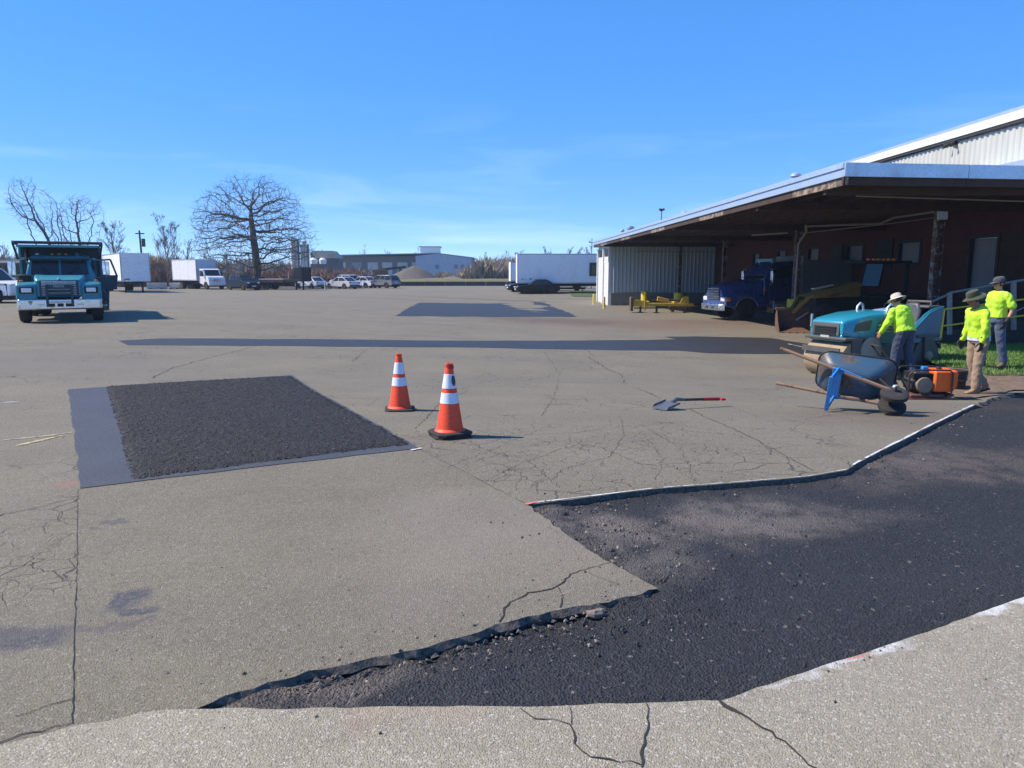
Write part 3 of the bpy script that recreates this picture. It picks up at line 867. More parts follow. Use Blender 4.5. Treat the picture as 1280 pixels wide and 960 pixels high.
# upper wall: corrugated sheets, each lapped over the next
mb = MB(); y = YF
rib = .30
prof = []
while y < YB:
    for dy, dx in ((0,0),(.10,0),(.15,-.045),(.25,-.045)): prof.append((y+dy, dx))
    y += rib
n = mb.av([wl(XW+.02+dx, yy, z) for yy, dx in prof for z in (ZM+.002, ZE-.10)])
for i in range(len(prof)-1): mb.f.append((n+2*i, n+2*i+2, n+2*i+3, n+2*i+1))
mb.build('upper_wall', M_siding, wh, 0, 0)
mb = MB(); wb(mb, XW+.08, XW+.3, YF, YB, ZM+.002, ZE-.10); mb.build('wall_backing', M_siding, wh, 0, 0)
mb = MB(); wb(mb, XW-.14, XW-.03, YF-.2, YB+.2, ZE-.06, ZE+.04); mb.build('gutter', M_frame_dark, wh, 0, 0)
y = YF-.25
k = 0
while y < YB:
    mb = MB(); L = min(5.2, YB+.25-y); wb(mb, XW-.17 - .004*(k % 2), XW-.02, y+.006, y+L-.006, ZE+.042, ZE+.34); mb.build('eave_panel', M_whitemetal, wh, .01)
    y += L; k += 1
mb = MB(); q = [wl(XW-.16, YF-.25, ZE+.341), wl(XW-.16, YB+.25, ZE+.341), wl(XW+22, YB+.25, ZE+1.7), wl(XW+22, YF-.25, ZE+1.7)]
q2 = [Vector(p)+Vector((0,0,.12)) for p in q]; mb.loft([q, q2]); mb.build('roof', M_galv, wh)
mb = MB(); wb(mb, XW+.36, XW+22, YF, YF+.3, ZB, ZE+.4); mb.build('front_wall', M_brick, wh, 0, 0)
mb = MB(); wb(mb, XW+.36, XW+22, YB-.3, YB, ZB, ZE+.4); mb.build('rear_wall', M_brick, wh, 0, 0)
mb = MB(); wb(mb, XW-.75, XW-.06, 13*K, 24.0*K, 1.6+2.95*K, 1.6+3.13*K); mb.build('flashing', M_galv, wh, .01)
# raised loading dock floor, its face coloured dark for the canopy shade
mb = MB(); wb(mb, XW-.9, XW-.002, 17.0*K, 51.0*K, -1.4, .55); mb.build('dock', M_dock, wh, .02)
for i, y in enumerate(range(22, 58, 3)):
    mb = MB(); wb(mb, XW-1.02, XW-.902, y, y+.35, .05, .45); mb.build('dock_bumper', M_rubber, wh, .02)

# security lamp on the upper wall
p = at_x(1191, 179, XW-.12)
lp = thing('security_lamp', 'small twin floodlight fixed high on the cream metal wall', 'lamp', p)
MB().bx(-.02,.10,-.12,.12,-.06,.06).build('bracket', M_frame_dark, lp, .01)
for s in (-1, 1): MB().cyl((-.03, s*.14, 0), (-.22, s*.2, -.10), .05, .085, 10).build('lamp_head', M_frame_dark, lp)

# loading canopy ------------------------------------------------
cp = thing('loading_canopy', 'long flat loading canopy with silver fascia on rusty columns', 'canopy', (XC, 15*K, zt(XC, 15*K)))
C0 = Vector(cp.location)
def cl(x, y, z): return (x-C0.x, y-C0.y, z-C0.z)
def cb(mb, x0, x1, y0, y1, z0, z1):
    a = cl(x0,y0,z0); b = cl(x1,y1,z1); mb.bx(a[0],b[0],a[1],b[1],a[2],b[2])
Y0, Y1 = 14.9*K, 52.9*K
XR = XW-.06
yk = lambda x: Y0 + (x-XC)*.10           # front edge runs slightly back to the right
mb = MB()
mb.loft([[cl(XC+.06,Y0+.06,ZT-.10), cl(XR,yk(XR)+.06,ZT-.10), cl(XR,Y1-.06,ZT-.10), cl(XC+.06,Y1-.06,ZT-.10)],
         [cl(XC+.06,Y0+.06,ZT-.03), cl(XR,yk(XR)+.06,ZT-.03), cl(XR,Y1-.06,ZT-.03), cl(XC+.06,Y1-.06,ZT-.03)]])
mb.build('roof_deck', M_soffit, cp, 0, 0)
y = Y0; k = 0
while y < Y1-.1:
    L = min(3.05, Y1-y); e = .003*(k % 2)
    mb = MB(); cb(mb, XC-e, XC+.055, y+.004, y+L-.004, ZT-.30, ZT-.115); mb.build('fascia_panel', M_galv, cp, .006)
    mb = MB(); cb(mb, XC-.035-e, XC+.052, y+.004, y+L-.004, ZT-.112, ZT+.01); mb.build('fascia_cap', M_galv, cp, .006)
    mb = MB(); cb(mb, XC+.05, XC+.12, y+.002, y+L-.002, ZT-.48, ZT-.303); mb.build('edge_timber', M_soffit if k % 3 else rusty('pale_edge_timber', (.30,.24,.18), (.10,.07,.05), .6), cp, .004)
    y += L; k += 1
x = XC
k = 0
while x < XR-.1:
    L = min(3.05, XR-x); e = .003*(k % 2)
    def seg(d0, d1, z0, z1, nm, mt):
        m = MB(); a, b = yk(x), yk(x+L)
        m.loft([[cl(x+.004,a+d0-e,z0), cl(x+L-.004,b+d0-e,z0), cl(x+L-.004,b+d1,z0), cl(x+.004,a+d1,z0)],[cl(x+.004,a+d0-e,z1), cl(x+L-.004,b+d0-e,z1), cl(x+L-.004,b+d1,z1), cl(x+.004,a+d1,z1)]])
        m.build(nm, mt, cp, .006)
    seg(-.055, .0, ZT-.30, ZT+.012, 'front_fascia_panel', M_galv)
    seg(.004, .08, ZT-.48, ZT-.303, 'front_edge_timber', M_soffit)
    x += L; k += 1
# roof purlins run along, beams run across at each column
for i in range(12):
    x = XC + .45 + i*.80
    mb = MB(); cb(mb, x, x+.07, yk(x)+.10, Y1-.1, ZT-.305, ZT-.102); mb.build('purlin', M_soffit, cp, 0, 0)
CY = [20.0*K, 29.4*K, 38.8*K, 48.2*K]
for y in [15.35*K] + CY:
    mb = MB()
    yy = y
    cb(mb, XC+.12, XR, yy+(.62 if y < 19 else 0), yy+.16+(.62 if y < 19 else 0), ZT-.58, ZT-.31); mb.build('beam', M_soffit, cp, 0, 0)
for y in CY:
    zg = zt(XK, y); mb = MB()
    for dx in (-.125, .095): cb(mb, XK+dx, XK+dx+.03, y-.02, y+.20, zg, ZT-.582)
    cb(mb, XK-.095, XK+.095, y+.075, y+.105, zg, ZT-.582)
    mb.build('column', M_steel_brown, cp, 0, 0)
    mb = MB(); cb(mb, XK-.2, XK+.2, y-.1, y+.28, zg-.02, zg+.03); mb.build('base_plate', M_black_metal, cp)
mb = MB(); cb(mb, XK-.16, XK+.16, 20*K-.06, 20*K-.022, ZT-.85, ZT-.60); mb.build('junction_box', M_galv, cp, .01)
# pipes below the deck and down the second column
Zp = ZT-.62
def pw(pts, r, name='pipe'):
    MB().tube([cl(*q) for q in pts], r, 8).build(name, M_pipe, cp)
pa = [at_y(1006,283,28.9*K), at_y(1100,279.5,27.5*K), at_y(1118,272,26.2*K), at_y(1178,263,22.5*K), at_y(1204,256,21.8*K), at_y(1206,248,21.8*K)]
pw([tuple(p) for p in pa], .045)
q0 = at_y(1000,303,29*K)
pw([tuple(at_y(1007,281,28.9*K)), tuple(at_y(1008,290,29*K)), tuple(at_y(1001,300,29.1*K)), tuple(at_y(998,306,29.1*K)), (at_y(998,306,29.1*K).x-.02, 29.1*K, zt(XK,29*K)+.9)], .055, 'downpipe')
pw([tuple(at_y(1002,291.5,29.2*K)), tuple(at_y(1100,281,27.6*K)), tuple(at_y(1200,268,25.2*K)), tuple(at_y(1290,254,23.4*K))], .022)
pw([tuple(at_y(940,294,36*K)), tuple(at_y(985,291,34*K))], .05)
pw([tuple(at_y(1070,245,17.5*K)), tuple(at_y(1290,252,17.3*K))], .02)
pw([tuple(at_y(1030,259,21*K)), tuple(at_y(1180,259.5,21*K))], .018)
# vents along the roof
for (px, py, y, s) in ((995,219,30,.26),(856,266,46,.26),(778,288,50,.18)):
    y *= K; p = at_y(px, py, y); v = thing('roof_vent', {995:'grey mushroom vent on the roof edge nearest the camera',856:'small roof vent midway along the canopy roof',778:'smallest roof vent near the far end of the canopy roof'}[px], 'vent', (p.x, p.y, p.z-.3), 0, 'vents on the warehouse roof')
    MB().cyl((0,0,-.9),(0,0,.22), s*.5, None, 10).build('pipe', M_galv, v); MB().lathe([(s*.55,.2),(s,.24),(s*.95,.33),(s*.4,.42)], n=12).build('cap', M_galv, v)
p = at_y(793, 284, 49*K); v = thing('roof_fan', 'low dark box fan on the canopy roof near its far end', 'roof fan', (p.x, p.y, p.z-.4)); MB().bx(-.1,1.3,-.4,.4,-.6,.32).build('housing', M_frame_dark, v, .02); MB().lathe([(.26,.2),(.3,.3),(.28,.46),(.1,.5)], (-.3,0,0), 12).build('cowl', M_galv, v)
p = at_y(827, 262, 44*K); zb = ZT-.03
v = thing('light_mast', 'thin roof mast with two small floodlights above the canopy', 'light mast', (p.x, p.y, zb))
MB().cyl((0,0,0),(0,0,p.z-zb), .035, .025, 8).build('pole', M_frame_dark, v)
for s in (-1,1): MB().beam((0,0,p.z-zb-.05),(s*.16,-.1,p.z-zb+.03),.16,.12).build('lamp_head', M_frame_dark, v, .01)
p = at_y(740, 298, 92)
v = thing('utility_mast', 'short thin mast with a crossarm rising beyond the shed corner', 'mast', (p.x, p.y, zt(p.x, 92)))
h_ = p.z - zt(p.x, 92)
MB().cyl((0,0,0),(0,0,h_), .06, .04, 8).build('pole', M_frame_dark, v); MB().bx(-.35,.35,-.03,.03,h_-.55,h_-.47).build('crossarm', M_frame_dark, v)
MB().bx(-.4,-.2,-.06,.06,h_-.45,h_-.3).build('insulator', M_galv, v)

# corrugated shed at the far end ---------------------------------
SX0, SX1, SY0, SY1 = 8.0*K, XW-.08, 52.2*K, 58.6*K
sh = thing('corrugated_shed', 'grey corrugated metal shed closing the far end of the canopy', 'shed', (SX0, SY0, zt(SX0, SY0)))
H0 = Vector(sh.location); zg = H0.z
def sb(mb, x0,x1,y0,y1,z0,z1): mb.bx(x0-H0.x,x1-H0.x,y0-H0.y,y1-H0.y,z0-H0.z,z1-H0.z)
x = SX0+.12; k = 0
while x < SX1-.05:                       # front sheets: each a folded panel of three ribs
    mb = MB(); L = min(.93, SX1-x); pr_ = []
    for j in range(3):
        for dx, dy in ((0,0),(.19,0),(.215,-.05),(.285,-.05)): pr_.append((x-H0.x+min(L,j*.31+dx), dy - .003*(k % 2)))
    pr_.append((x-H0.x+L-.004, -.003*(k % 2)))
    n = mb.av([(a, b, z) for a, b in pr_ for z in (1.02, ZT-.46-zg)])
    for i in range(len(pr_)-1): mb.f.append((n+2*i, n+2*i+2, n+2*i+3, n+2*i+1))
    mb.build('wall_sheet', M_shedmetal, sh, 0, 0)
    x += .93; k += 1
mb = MB(); sb(mb, SX0+.1, SX1, SY0+.02, SY1, zg-.1, ZT-.12); mb.build('core_wall', M_shedmetal, sh, 0, 0)
mb = MB(); sb(mb, SX0+.12, SX1, SY0-.12, SY0-.002, zg-.1, zg+1.015); mb.build('block_base', M_block, sh, .01)
M_doorwhite = paint('white_roller_door', (.72,.73,.74), .5, 0, .5, (.20,.15,.11), 1.6)
for k, (a, b) in enumerate(((SY0+.4, SY0+3.1),(SY0+3.7, SY0+6.6))):
    d = None
    mb = MB(); sb(mb, SX0+.0, SX0+.09, a, b, zg, ZT-1.2)
    d = mb.build('roller_door', M_doorwhite, sh, .01)
    for j in range(11):
        mb = MB(); z = zg + .25 + j*.38
        if z < ZT-1.3: sb(mb, SX0-.015, SX0-.002, a, b, z, z+.03); mb.build('door_slat', M_doorwhite, d, 0, 0)
    mb = MB(); sb(mb, SX0+.0, SX0+.085, a+.2, b-.2, ZT-1.15, ZT-.6); mb.build('vent_opening', M_black_metal, sh, 0, 0)
for y in (SY0+.02, SY0+3.2, SY0+6.7):
    mb = MB(); sb(mb, SX0-.10, SX0+.098, y, y+.30, zg-.05, ZT-.46); mb.build('pilaster', M_whitemetal, sh, .01)
mb = MB(); sb(mb, SX0-.4, SX1, SY0+.72, SY1+.4, ZT-.25, ZT+.02); mb.build('roof_edge', M_galv, sh, .01)
mb = MB(); sb(mb, SX1-6.5, SX1-.1, SY0-.10, SY0-.062, ZT-.86, ZT-.80); mb.build('wall_rail', M_pipe, sh)

# ramp railing ---------------------------------------------------
M_railgrey = paint('grey_rail', (.20,.21,.22), .5, .2, .2)
rl = thing('ramp_railing', 'grey post railing with yellow rails along the concrete ramp', 'railing', at_y(1187, 418, 18.6))
O = Vector(rl.location)
zr = zt(O.x, O.y)+.19
posts = [(1187, 366, 410, 18.4), (1267, 352, 404, 18.2), (1350, 338, 398, 18.0)]
tops = []
for (px, ya, yb, d) in posts:
    a = at_y(px, ya, d); b = at_y(px, yb+8, d)
    MB().beam(b-O, a-O, .09, .09, (0,1,0)).build('post', M_railgrey, rl, .005); tops.append(a)
def rail(p, q, r, mt, nm): MB().tube([p-O, q-O], r, 8).build(nm, mt, rl)
rail(at_y(1165,377,18.5), at_y(1187,367.5,18.4), .03, M_railgrey, 'top_rail'); rail(tops[0], tops[1], .03, M_railgrey, 'top_rail'); rail(tops[1], tops[2], .03, M_railgrey, 'top_rail')
rail(at_y(1178,387,18.33), at_y(1345,366,17.93), .022, M_yellow, 'yellow_rail')
rail(at_y(1178,407.5,18.33), at_y(1345,386,17.93), .022, M_yellow, 'yellow_rail')
rail(at_y(1258,395,18.12), at_y(1330,360,17.88), .016, M_railgrey, 'brace')
mb = MB(); a, b = at_y(1120,432,19.1), at_y(1300,412,18.9)
mb.loft([[(a.x,a.y,a.z-.9),(b.x,b.y,b.z-.9),(b.x+8,b.y+.4,b.z-.9),(b.x+8,b.y+1.4,b.z-.9),(a.x,a.y+.8,a.z-.9)],[(a.x,a.y,a.z+.12),(b.x,b.y,b.z+.30),(b.x+8,b.y+.4,b.z+.7),(b.x+8,b.y+1.4,b.z+.7),(a.x,a.y+.8,a.z+.12)]])
tag(mb.build('ramp_wall', M_dock, None, .01), 'low concrete ramp side coloured as in shade behind the railing at far right', 'ramp')
# ------------------------------------------------------------------ far setting: trees, brush, plant, far buildings
M_bark = paint('oak_bark', (.070,.060,.052), .95, 0, .4, (.03,.025,.02), 2, .3)
M_twig = paint('twig', (.095,.082,.075), .95, 0, 0)
M_twig_b = paint('brown_twig', (.15,.12,.085), .95, 0, 0)
def grow(mb, p, d, L, r, lev, R_, maxlev, up=.12, spread=.9, wander=.22, nch=(3,5), minr=.012, tips=None):
    n = 5 if lev < 2 else 3
    pts = [Vector(p)]; dirs = []; d = Vector(d).normalized()
    for i in range(n):
        d = (d + Vector((R_.gauss(0,wander), R_.gauss(0,wander), R_.gauss(0,wander*.7)+up*.5))).normalized()
        pts.append(pts[-1] + d*L/n); dirs.append(d)
    rs = [max(minr, r*(1-.72*i/n)) for i in range(n+1)]
    mb.tube(pts, rs, 6 if lev < 1 else 4 if lev < 2 else 3, cap=False)
    if lev >= maxlev: return
    k = R_.randint(*nch)
    for j in range(k):
        t = R_.uniform(.3, 1.0); i = min(n-1, int(t*n)); q = pts[i].lerp(pts[i+1], t*n-i)
        ax = Vector((R_.gauss(0,1), R_.gauss(0,1), R_.gauss(.25,.7))); ax = (ax - dirs[i]*ax.dot(dirs[i])).normalized()
        nd = (dirs[i] + ax*spread*R_.uniform(.6,1.3)).normalized()
        grow(mb, q, nd, L*R_.uniform(.45,.68)*(1.1-.4*t), max(minr, rs[i]*.62), lev+1, R_, maxlev, up, spread, wander, nch, minr)
def base_at(px, py, y):
    p = at_y(px, py, y); return Vector((p.x, y, zt(p.x, y)))
# the big oak
ob = base_at(322, 350, 97)
oak = thing('oak_tree', 'big bare oak with wide spreading crown standing beyond the parked vehicles', 'tree', ob)
Ro = random.Random(4); H = 13.9
mb = MB(); tp = []
for i in range(15):
    t = i/14
    tp.append(Vector((-.55*S(.15,.9,t) + .12*math.sin(t*9), .1*math.sin(t*5), t*H*.97)))
tr = [max(.05, .62*(1-t/14.6)**1.05 + (.35 if t == 0 else .10 if t == 1 else 0)) for t in range(15)]
mb.tube(tp, tr, 10); mb.build('trunk', M_bark, oak, 0)
limbs = [(.20,-1,7.4,.20,-.05),(.23,1,5.0,.17,-.30),(.30,-1,5.2,.15,.15),(.31,1,6.6,.19,.16),(.37,-1,6.3,.17,.12),(.40,1,5.6,.16,.14),(.45,-1,5.9,.16,.30),(.47,1,6.2,.16,.38),
 (.53,-1,6.1,.14,.38),(.56,1,6.2,.14,.36),(.60,-1,5.8,.12,.50),(.63,1,5.9,.13,.54),(.67,-1,5.2,.11,.60),(.70,1,5.2,.10,.62),(.75,-1,4.0,.09,.95),(.77,1,4.1,.09,1.0),(.84,-1,3.0,.07,1.1),(.86,1,3.0,.07,1.2),
 (.28,.3,4.6,.13,.2),(.42,-.3,4.6,.13,.3),(.5,.4,4.5,.12,.35),(.66,-.3,3.6,.1,.6),(.75,.3,3,.09,.7),(.95,.4,1.8,.06,1.3),(.95,-.5,1.8,.06,1.3)]

def colonise(start_pts, attract, step, kill, R_, iters=140, sway=.12):
    """grow a branching skeleton towards points scattered through the crown"""
    P = [np.array(p, float) for p in start_pts]; par = [i-1 for i in range(len(P))]
    A = np.array(attract, float); N = np.array(P)
    D = np.linalg.norm(A[:,None]-N[None], axis=2); near = D.argmin(1); dist = D.min(1)
    for _ in range(iters):
        if len(A) == 0: break
        new = []
        for nidx in np.unique(near):
            m_ = near == nidx
            d = ((A[m_]-P[nidx]) / np.maximum(dist[m_][:,None], 1e-6)).sum(0); L = np.linalg.norm(d)
            if L < 1e-6: continue
            q = P[nidx] + step*(d/L + np.array([R_.gauss(0,sway), R_.gauss(0,sway), R_.gauss(0,sway)]))
            new.append((nidx, q))
        if not new: break
        base = len(P)
        for k_, q in new: P.append(q); par.append(int(k_))
        Q = np.array([q for _, q in new]); D = np.linalg.norm(A[:,None]-Q[None], axis=2); mn = D.min(1); am = D.argmin(1)
        b_ = mn < dist; near[b_] = am[b_]+base; dist[b_] = mn[b_]
        keep = dist > kill; A, near, dist = A[keep], near[keep], dist[keep]
    return P, par
def skeleton_mesh(P, par, tip_r, power, rmax, n_start, R_, twig=0, twig_len=.7):
    n = len(P); rad = [0.0]*n; kids = [[] for _ in range(n)]
    for i in range(1, n): kids[par[i]].append(i)
    for i in reversed(range(n)): rad[i] = tip_r if not kids[i] else sum(rad[k_]**power for k_ in kids[i])**(1/power)
    s_ = rmax/max(rad[0], 1e-6)
    rad = [tip_r + (r-tip_r)*s_ if r > tip_r else r for r in rad]
    trunk_, crown_ = MB(), MB()
    done = [False]*n
    def chain(i0, first):
        pts_ = [] ; rs_ = []
        if first is not None: pts_.append(P[first]); rs_.append(min(rad[first], rad[i0]*1.25))
        i = i0
        while True:
            pts_.append(P[i]); rs_.append(rad[i])
            if not kids[i]: break
            ks = sorted(kids[i], key=lambda k_: -rad[k_])
            for k_ in ks[1:]: stack.append((k_, i))
            i = ks[0]
        mb_ = trunk_ if first is None else crown_
        big = max(rs_) > .12
        mb_.tube([Vector(p) for p in pts_], rs_, 10 if first is None else 7 if big else 4 if max(rs_) > .04 else 3, cap=False)
        for k_ in range(twig):
            e = Vector(pts_[-1]); d = (e - Vector(pts_[-2])).normalized() + Vector((R_.gauss(0,.6),R_.gauss(0,.6),R_.gauss(.1,.5)))
            grow(crown_, e, d, twig_len*R_.uniform(.6,1.3), tip_r*.8, 3, R_, 3, .05, .8, .2, (2,3), tip_r*.5)
            if len(pts_) > 4:
                e = Vector(pts_[R_.randrange(2, len(pts_)-1)]); grow(crown_, e, (R_.gauss(0,1),R_.gauss(0,1),R_.gauss(.2,.7)), twig_len*R_.uniform(.6,1.2), tip_r*.8, 3, R_, 3, .05, .8, .2, (2,3), tip_r*.5)
    stack = [(0, None)]
    while stack: i0, f_ = stack.pop(); chain(i0, f_)
    return trunk_, crown_
import sys; sys.setrecursionlimit(5000)
att = []
while len(att) < 4200:
    u = Ro.uniform(-1,1); v = Ro.uniform(-1,1); z = Ro.uniform(2.0, 14.1)
    tz = (z-2.0)/12.1
    rmax_ = 7.9*(min(1, .55+tz*2.2))*math.sqrt(max(0, 1-max(0,(tz-.30)/.72)**2.0))
    x_, y_ = u*8, v*8; q_ = math.hypot(x_, y_)
    if q_ > rmax_*(1+.18*noise.noise((math.atan2(y_,x_)*1.3, z*.35, 2))): continue
    if Ro.random() > .25 + .75*(q_/max(.1,rmax_))**1.2: continue
    att.append((x_-.3, y_, z))
stt = [(0,0,-.2),(0,0,.25),(-.03,0,.9),(-.02,0,1.6),(.03,0,2.3),(.0,.02,3.0),(-.06,.03,3.7),(-.12,.03,4.4),(-.13,0,5.1),(-.2,-.03,5.8),(-.28,0,6.5),(-.3,.05,7.2),(-.36,.03,7.9),(-.45,0,8.6),(-.45,.05,9.3)]
Ps, pr_ = colonise(stt, att, .38, .46, Ro, 140, .20)
for o_ in list(children(oak)): bpy.data.objects.remove(o_)
tm, cm = skeleton_mesh(Ps, pr_, .017, 2.25, .50, len(stt), Ro, 2, .85)
tm.build('trunk', M_bark, oak, 0); cm.build('branches', M_bark, oak, 0)
def crown_tree(px, ytop, ybase, dist, label, seed, lean, width, z0, n, thick):
    b = base_at(px, ybase, dist); Ht = at_y(px, ytop, dist).z - b.z; R_ = random.Random(seed)
    t_ = thing('bare_tree', label, 'tree', b); att = []
    while len(att) < n:
        z = R_.uniform(z0*Ht, Ht); tz = (z-z0*Ht)/(Ht*(1-z0)); rm = width*(.45+.75*tz if tz < .7 else .975*math.sqrt(max(0, 1-((tz-.7)/.31)**2)))
        a_ = R_.uniform(0, 2*PI); q_ = rm*math.sqrt(R_.random())
        if noise.noise((q_*math.cos(a_)*.45, q_*math.sin(a_)*.45, z*.4+seed)) < -.12: continue
        att.append((lean*z + q_*math.cos(a_), q_*math.sin(a_), z))
    st_ = [(lean*Ht*z0*.9*(i/6)**1.2, 0, Ht*z0*.9*i/6) for i in range(7)]
    P_, p_ = colonise(st_, att, .36, .44, R_, 130, .22)
    tm, cm = skeleton_mesh(P_, p_, .015, 2.2, thick, 7, R_, 2, .8)
    tm.build('trunk', M_bark, t_, 0); cm.build('branches', M_twig, t_, 0)
crown_tree(87, 226, 352, 82, 'tall leaning bare tree behind the teal dump truck', 11, -.34, 2.6, .28, 1700, .21)
crown_tree(103, 246, 352, 84, 'bare tree right of the leaning one behind the dump truck', 12, .04, 2.7, .33, 1500, .20)
def bare_tree(px, ytop, ybase, dist, label, seed, lean=0.0, mat=None, nl=9, spread=.6, trunk_frac=.35, minr=.02, thick=.16, maxlev=4, nm='bare_tree', group=None, up=.25):
    b = base_at(px, ybase, dist); top = at_y(px, ytop, dist); Ht = top.z - b.z
    tr_ = thing(nm, label, 'tree', b, 0, group); R_ = random.Random(seed)
    m = MB(); pts = [Vector((lean*Ht*(i/5)**1.2 + R_.gauss(0,.02)*Ht*(i > 0), R_.gauss(0,.02)*Ht*(i > 0), Ht*.8*i/5)) for i in range(6)]
    m.tube(pts, [max(.04, thick*(1-.75*i/5)) for i in range(6)], 8); m.build('trunk', mat or M_bark, tr_, 0)
    c = MB()
    for j in range(nl):
        t = trunk_frac + (1-trunk_frac)*(j+.5)/nl; i = min(4, int(t*5)); q = pts[i].lerp(pts[i+1], t*5-i)
        a = R_.uniform(0, 2*PI)
        grow(c, q, (math.cos(a)*spread+lean*.6, math.sin(a)*spread, .8), Ht*R_.uniform(.26,.40)*(1.2-.5*t), thick*.45*(1.1-t*.6), 1, R_, maxlev, up, .75, .16, (4,5), minr)
    c.build('crown', mat or M_twig, tr_, 0, 0)
    return tr_
bare_tree(145, 276, 354, 90, 'small bare tree showing above the white trailer', 13, 0, None, 10, .6, .3, .011, .12)
bare_tree(213, 278, 352, 98, 'pale bushy bare tree between the white trailer and the box truck', 14, 0, M_twig_b, 16, .5, .1, .011, .11, 4, up=.4)
for i, (px, yt, d) in enumerate(((8,304,150),(28,309,160),(235,300,140),(262,303,150),(285,312,150),(455,310,330),(486,312,330),(520,312,330),(606,318,190),(632,316,180),(648,313,170),(687,309,160),(722,312,160),(738,310,150),(708,313,165),(405,315,260))):
    bare_tree(px, yt, 345, d, ['pale bare tree on the far treeline left of the dump truck','bare tree far behind the dump truck cab','bare tree right behind the box truck body','thin bare tree above the box truck roof','low bare tree left of the big oak','faint bare tree behind the left end of the long warehouse','faint bare tree behind the middle of the long warehouse','faint bare tree beside the rooftop box of the long warehouse','low bare tree right of the long warehouse gable','bare tree left of the long white trailer','tallest bare tree just behind the left end of the white trailer','bare tree rising over the middle of the white trailer','bare tree over the right part of the white trailer','bare tree between white trailer and shed','short bare tree over the white trailer','hazy bare tree right of the hopper roof'][i], 40+i, Ro.uniform(-.05,.05), M_twig_b if i % 2 else M_twig, 8, .5, .2, .02, .11*d/110, 3, group='bare trees on the far treeline', up=.4)
# brush
def brush(name, pts, n, h0, h1, mat, label, seed, wd=.022):
    R_ = random.Random(seed); m = MB()
    for _ in range(n):
        i = R_.randrange(len(pts)-1); t = R_.random(); a, b = pts[i], pts[i+1]
        x = a[0]+(b[0]-a[0])*t + R_.gauss(0,1.2); y = a[1]+(b[1]-a[1])*t + R_.uniform(-1,1)*a[2]
        hm = a[3]+(b[3]-a[3])*t
        cl_ = .6 + .8*abs(noise.noise((x*.25, y*.2, seed)))
        h = hm*cl_*R_.uniform(.5,1.05); z = zt(x, y); an = R_.uniform(0, 2*PI); c, s = math.cos(an)*wd, math.sin(an)*wd
        lx, ly = R_.gauss(0,.28)*h, R_.gauss(0,.28)*h
        k = m.av([(x-c,y-s,z),(x+c,y+s,z),(x+lx*.5,y+ly*.5,z+h*.6),(x+lx,y+ly,z+h),(x+lx*.2+c*4,y+ly*.2+s*4,z+h*R_.uniform(.6,.95))])
        m.f.append((k,k+1,k+2)); m.f.append((k,k+2,k+3)); m.f.append((k+1,k+2,k+4))
    return tag(m.build(name, mat, None, 0, 0), label=label, kind='stuff')
def bx_(px, d): return at_y(px, 345, d).x
def leafmat(name, a, b):
    t = NT(name); n = t.noise(.35, 4); n2 = t.noise(2.5, 3); t.set(t.mix(t.ramp(t.math('ADD', t.math('MULTIPLY', n, .6), t.math('MULTIPLY', n2, .4)), .4, .6), a, b), .95); return t.m
M_brush_r = leafmat('red_brown_brush', (.20,.115,.09), (.32,.22,.17))
M_brush_t = leafmat('tan_brush', (.26,.20,.13), (.40,.32,.21))
M_brush_d = leafmat('grey_brown_brush', (.25,.20,.15), (.36,.30,.22))
M_brush_g = leafmat('spring_green_brush', (.20,.26,.06), (.30,.32,.10))
M_ever = leafmat('dark_evergreen', (.05,.055,.03), (.09,.085,.05))
brush('brush', [(bx_(-80,108),108,3,2.4),(bx_(130,106),106,3,2.4),(bx_(200,106),106,2.5,3.2),(bx_(238,106),106,2.5,2.4),(bx_(360,108),108,3,3.2),(bx_(430,110),110,3,3.0),(bx_(452,110),110,2,1.2)], 26000, 1, 3, M_brush_r, 'red brown bare brush along the far edge of the yard', 51)
brush('brush', [(bx_(188,112),112,2,3.6),(bx_(205,112),112,2,5.0),(bx_(225,112),112,2,4.6),(bx_(240,112),112,2,3.2)], 14000, 1, 3, M_brush_t, 'tall pale tan thicket left of the box truck', 52)
brush('brush', [(bx_(428,113),113,1.5,1.8),(bx_(446,113),113,1.5,2.2),(bx_(460,113),113,1.5,1.4)], 2200, 1, 3, M_brush_g, 'fresh green shrubs above the parked white cars', 53)
brush('brush', [(bx_(540,150),150,6,2.4),(bx_(590,150),150,6,2.4),(bx_(600,150),150,8,4.6),(bx_(645,150),150,8,5.4),(bx_(760,150),150,8,5)], 24000, 1, 3, M_brush_d, 'grey brown brush bank left of the long white trailer', 54, .028)
brush('brush', [(bx_(590,250),250,12,6.5),(bx_(660,250),250,12,8.0),(bx_(780,250),250,12,7)], 14000, 1, 3, M_brush_t, 'hazy tan woods behind the long white trailer', 55, .05)
brush('brush', [(bx_(-120,230),230,15,9),(bx_(60,230),230,15,8.5),(bx_(300,240),240,15,7),(bx_(400,260),260,15,6)], 18000, 1, 3, M_brush_d, 'hazy bare woods on the far left skyline', 56, .05)
brush('brush', [(bx_(490,122),122,2,.5),(bx_(600,122),122,2,.8),(bx_(640,122),122,2,1.0)], 5000, 1, 3, M_brush_t, 'low dry weeds on the far bank', 57)
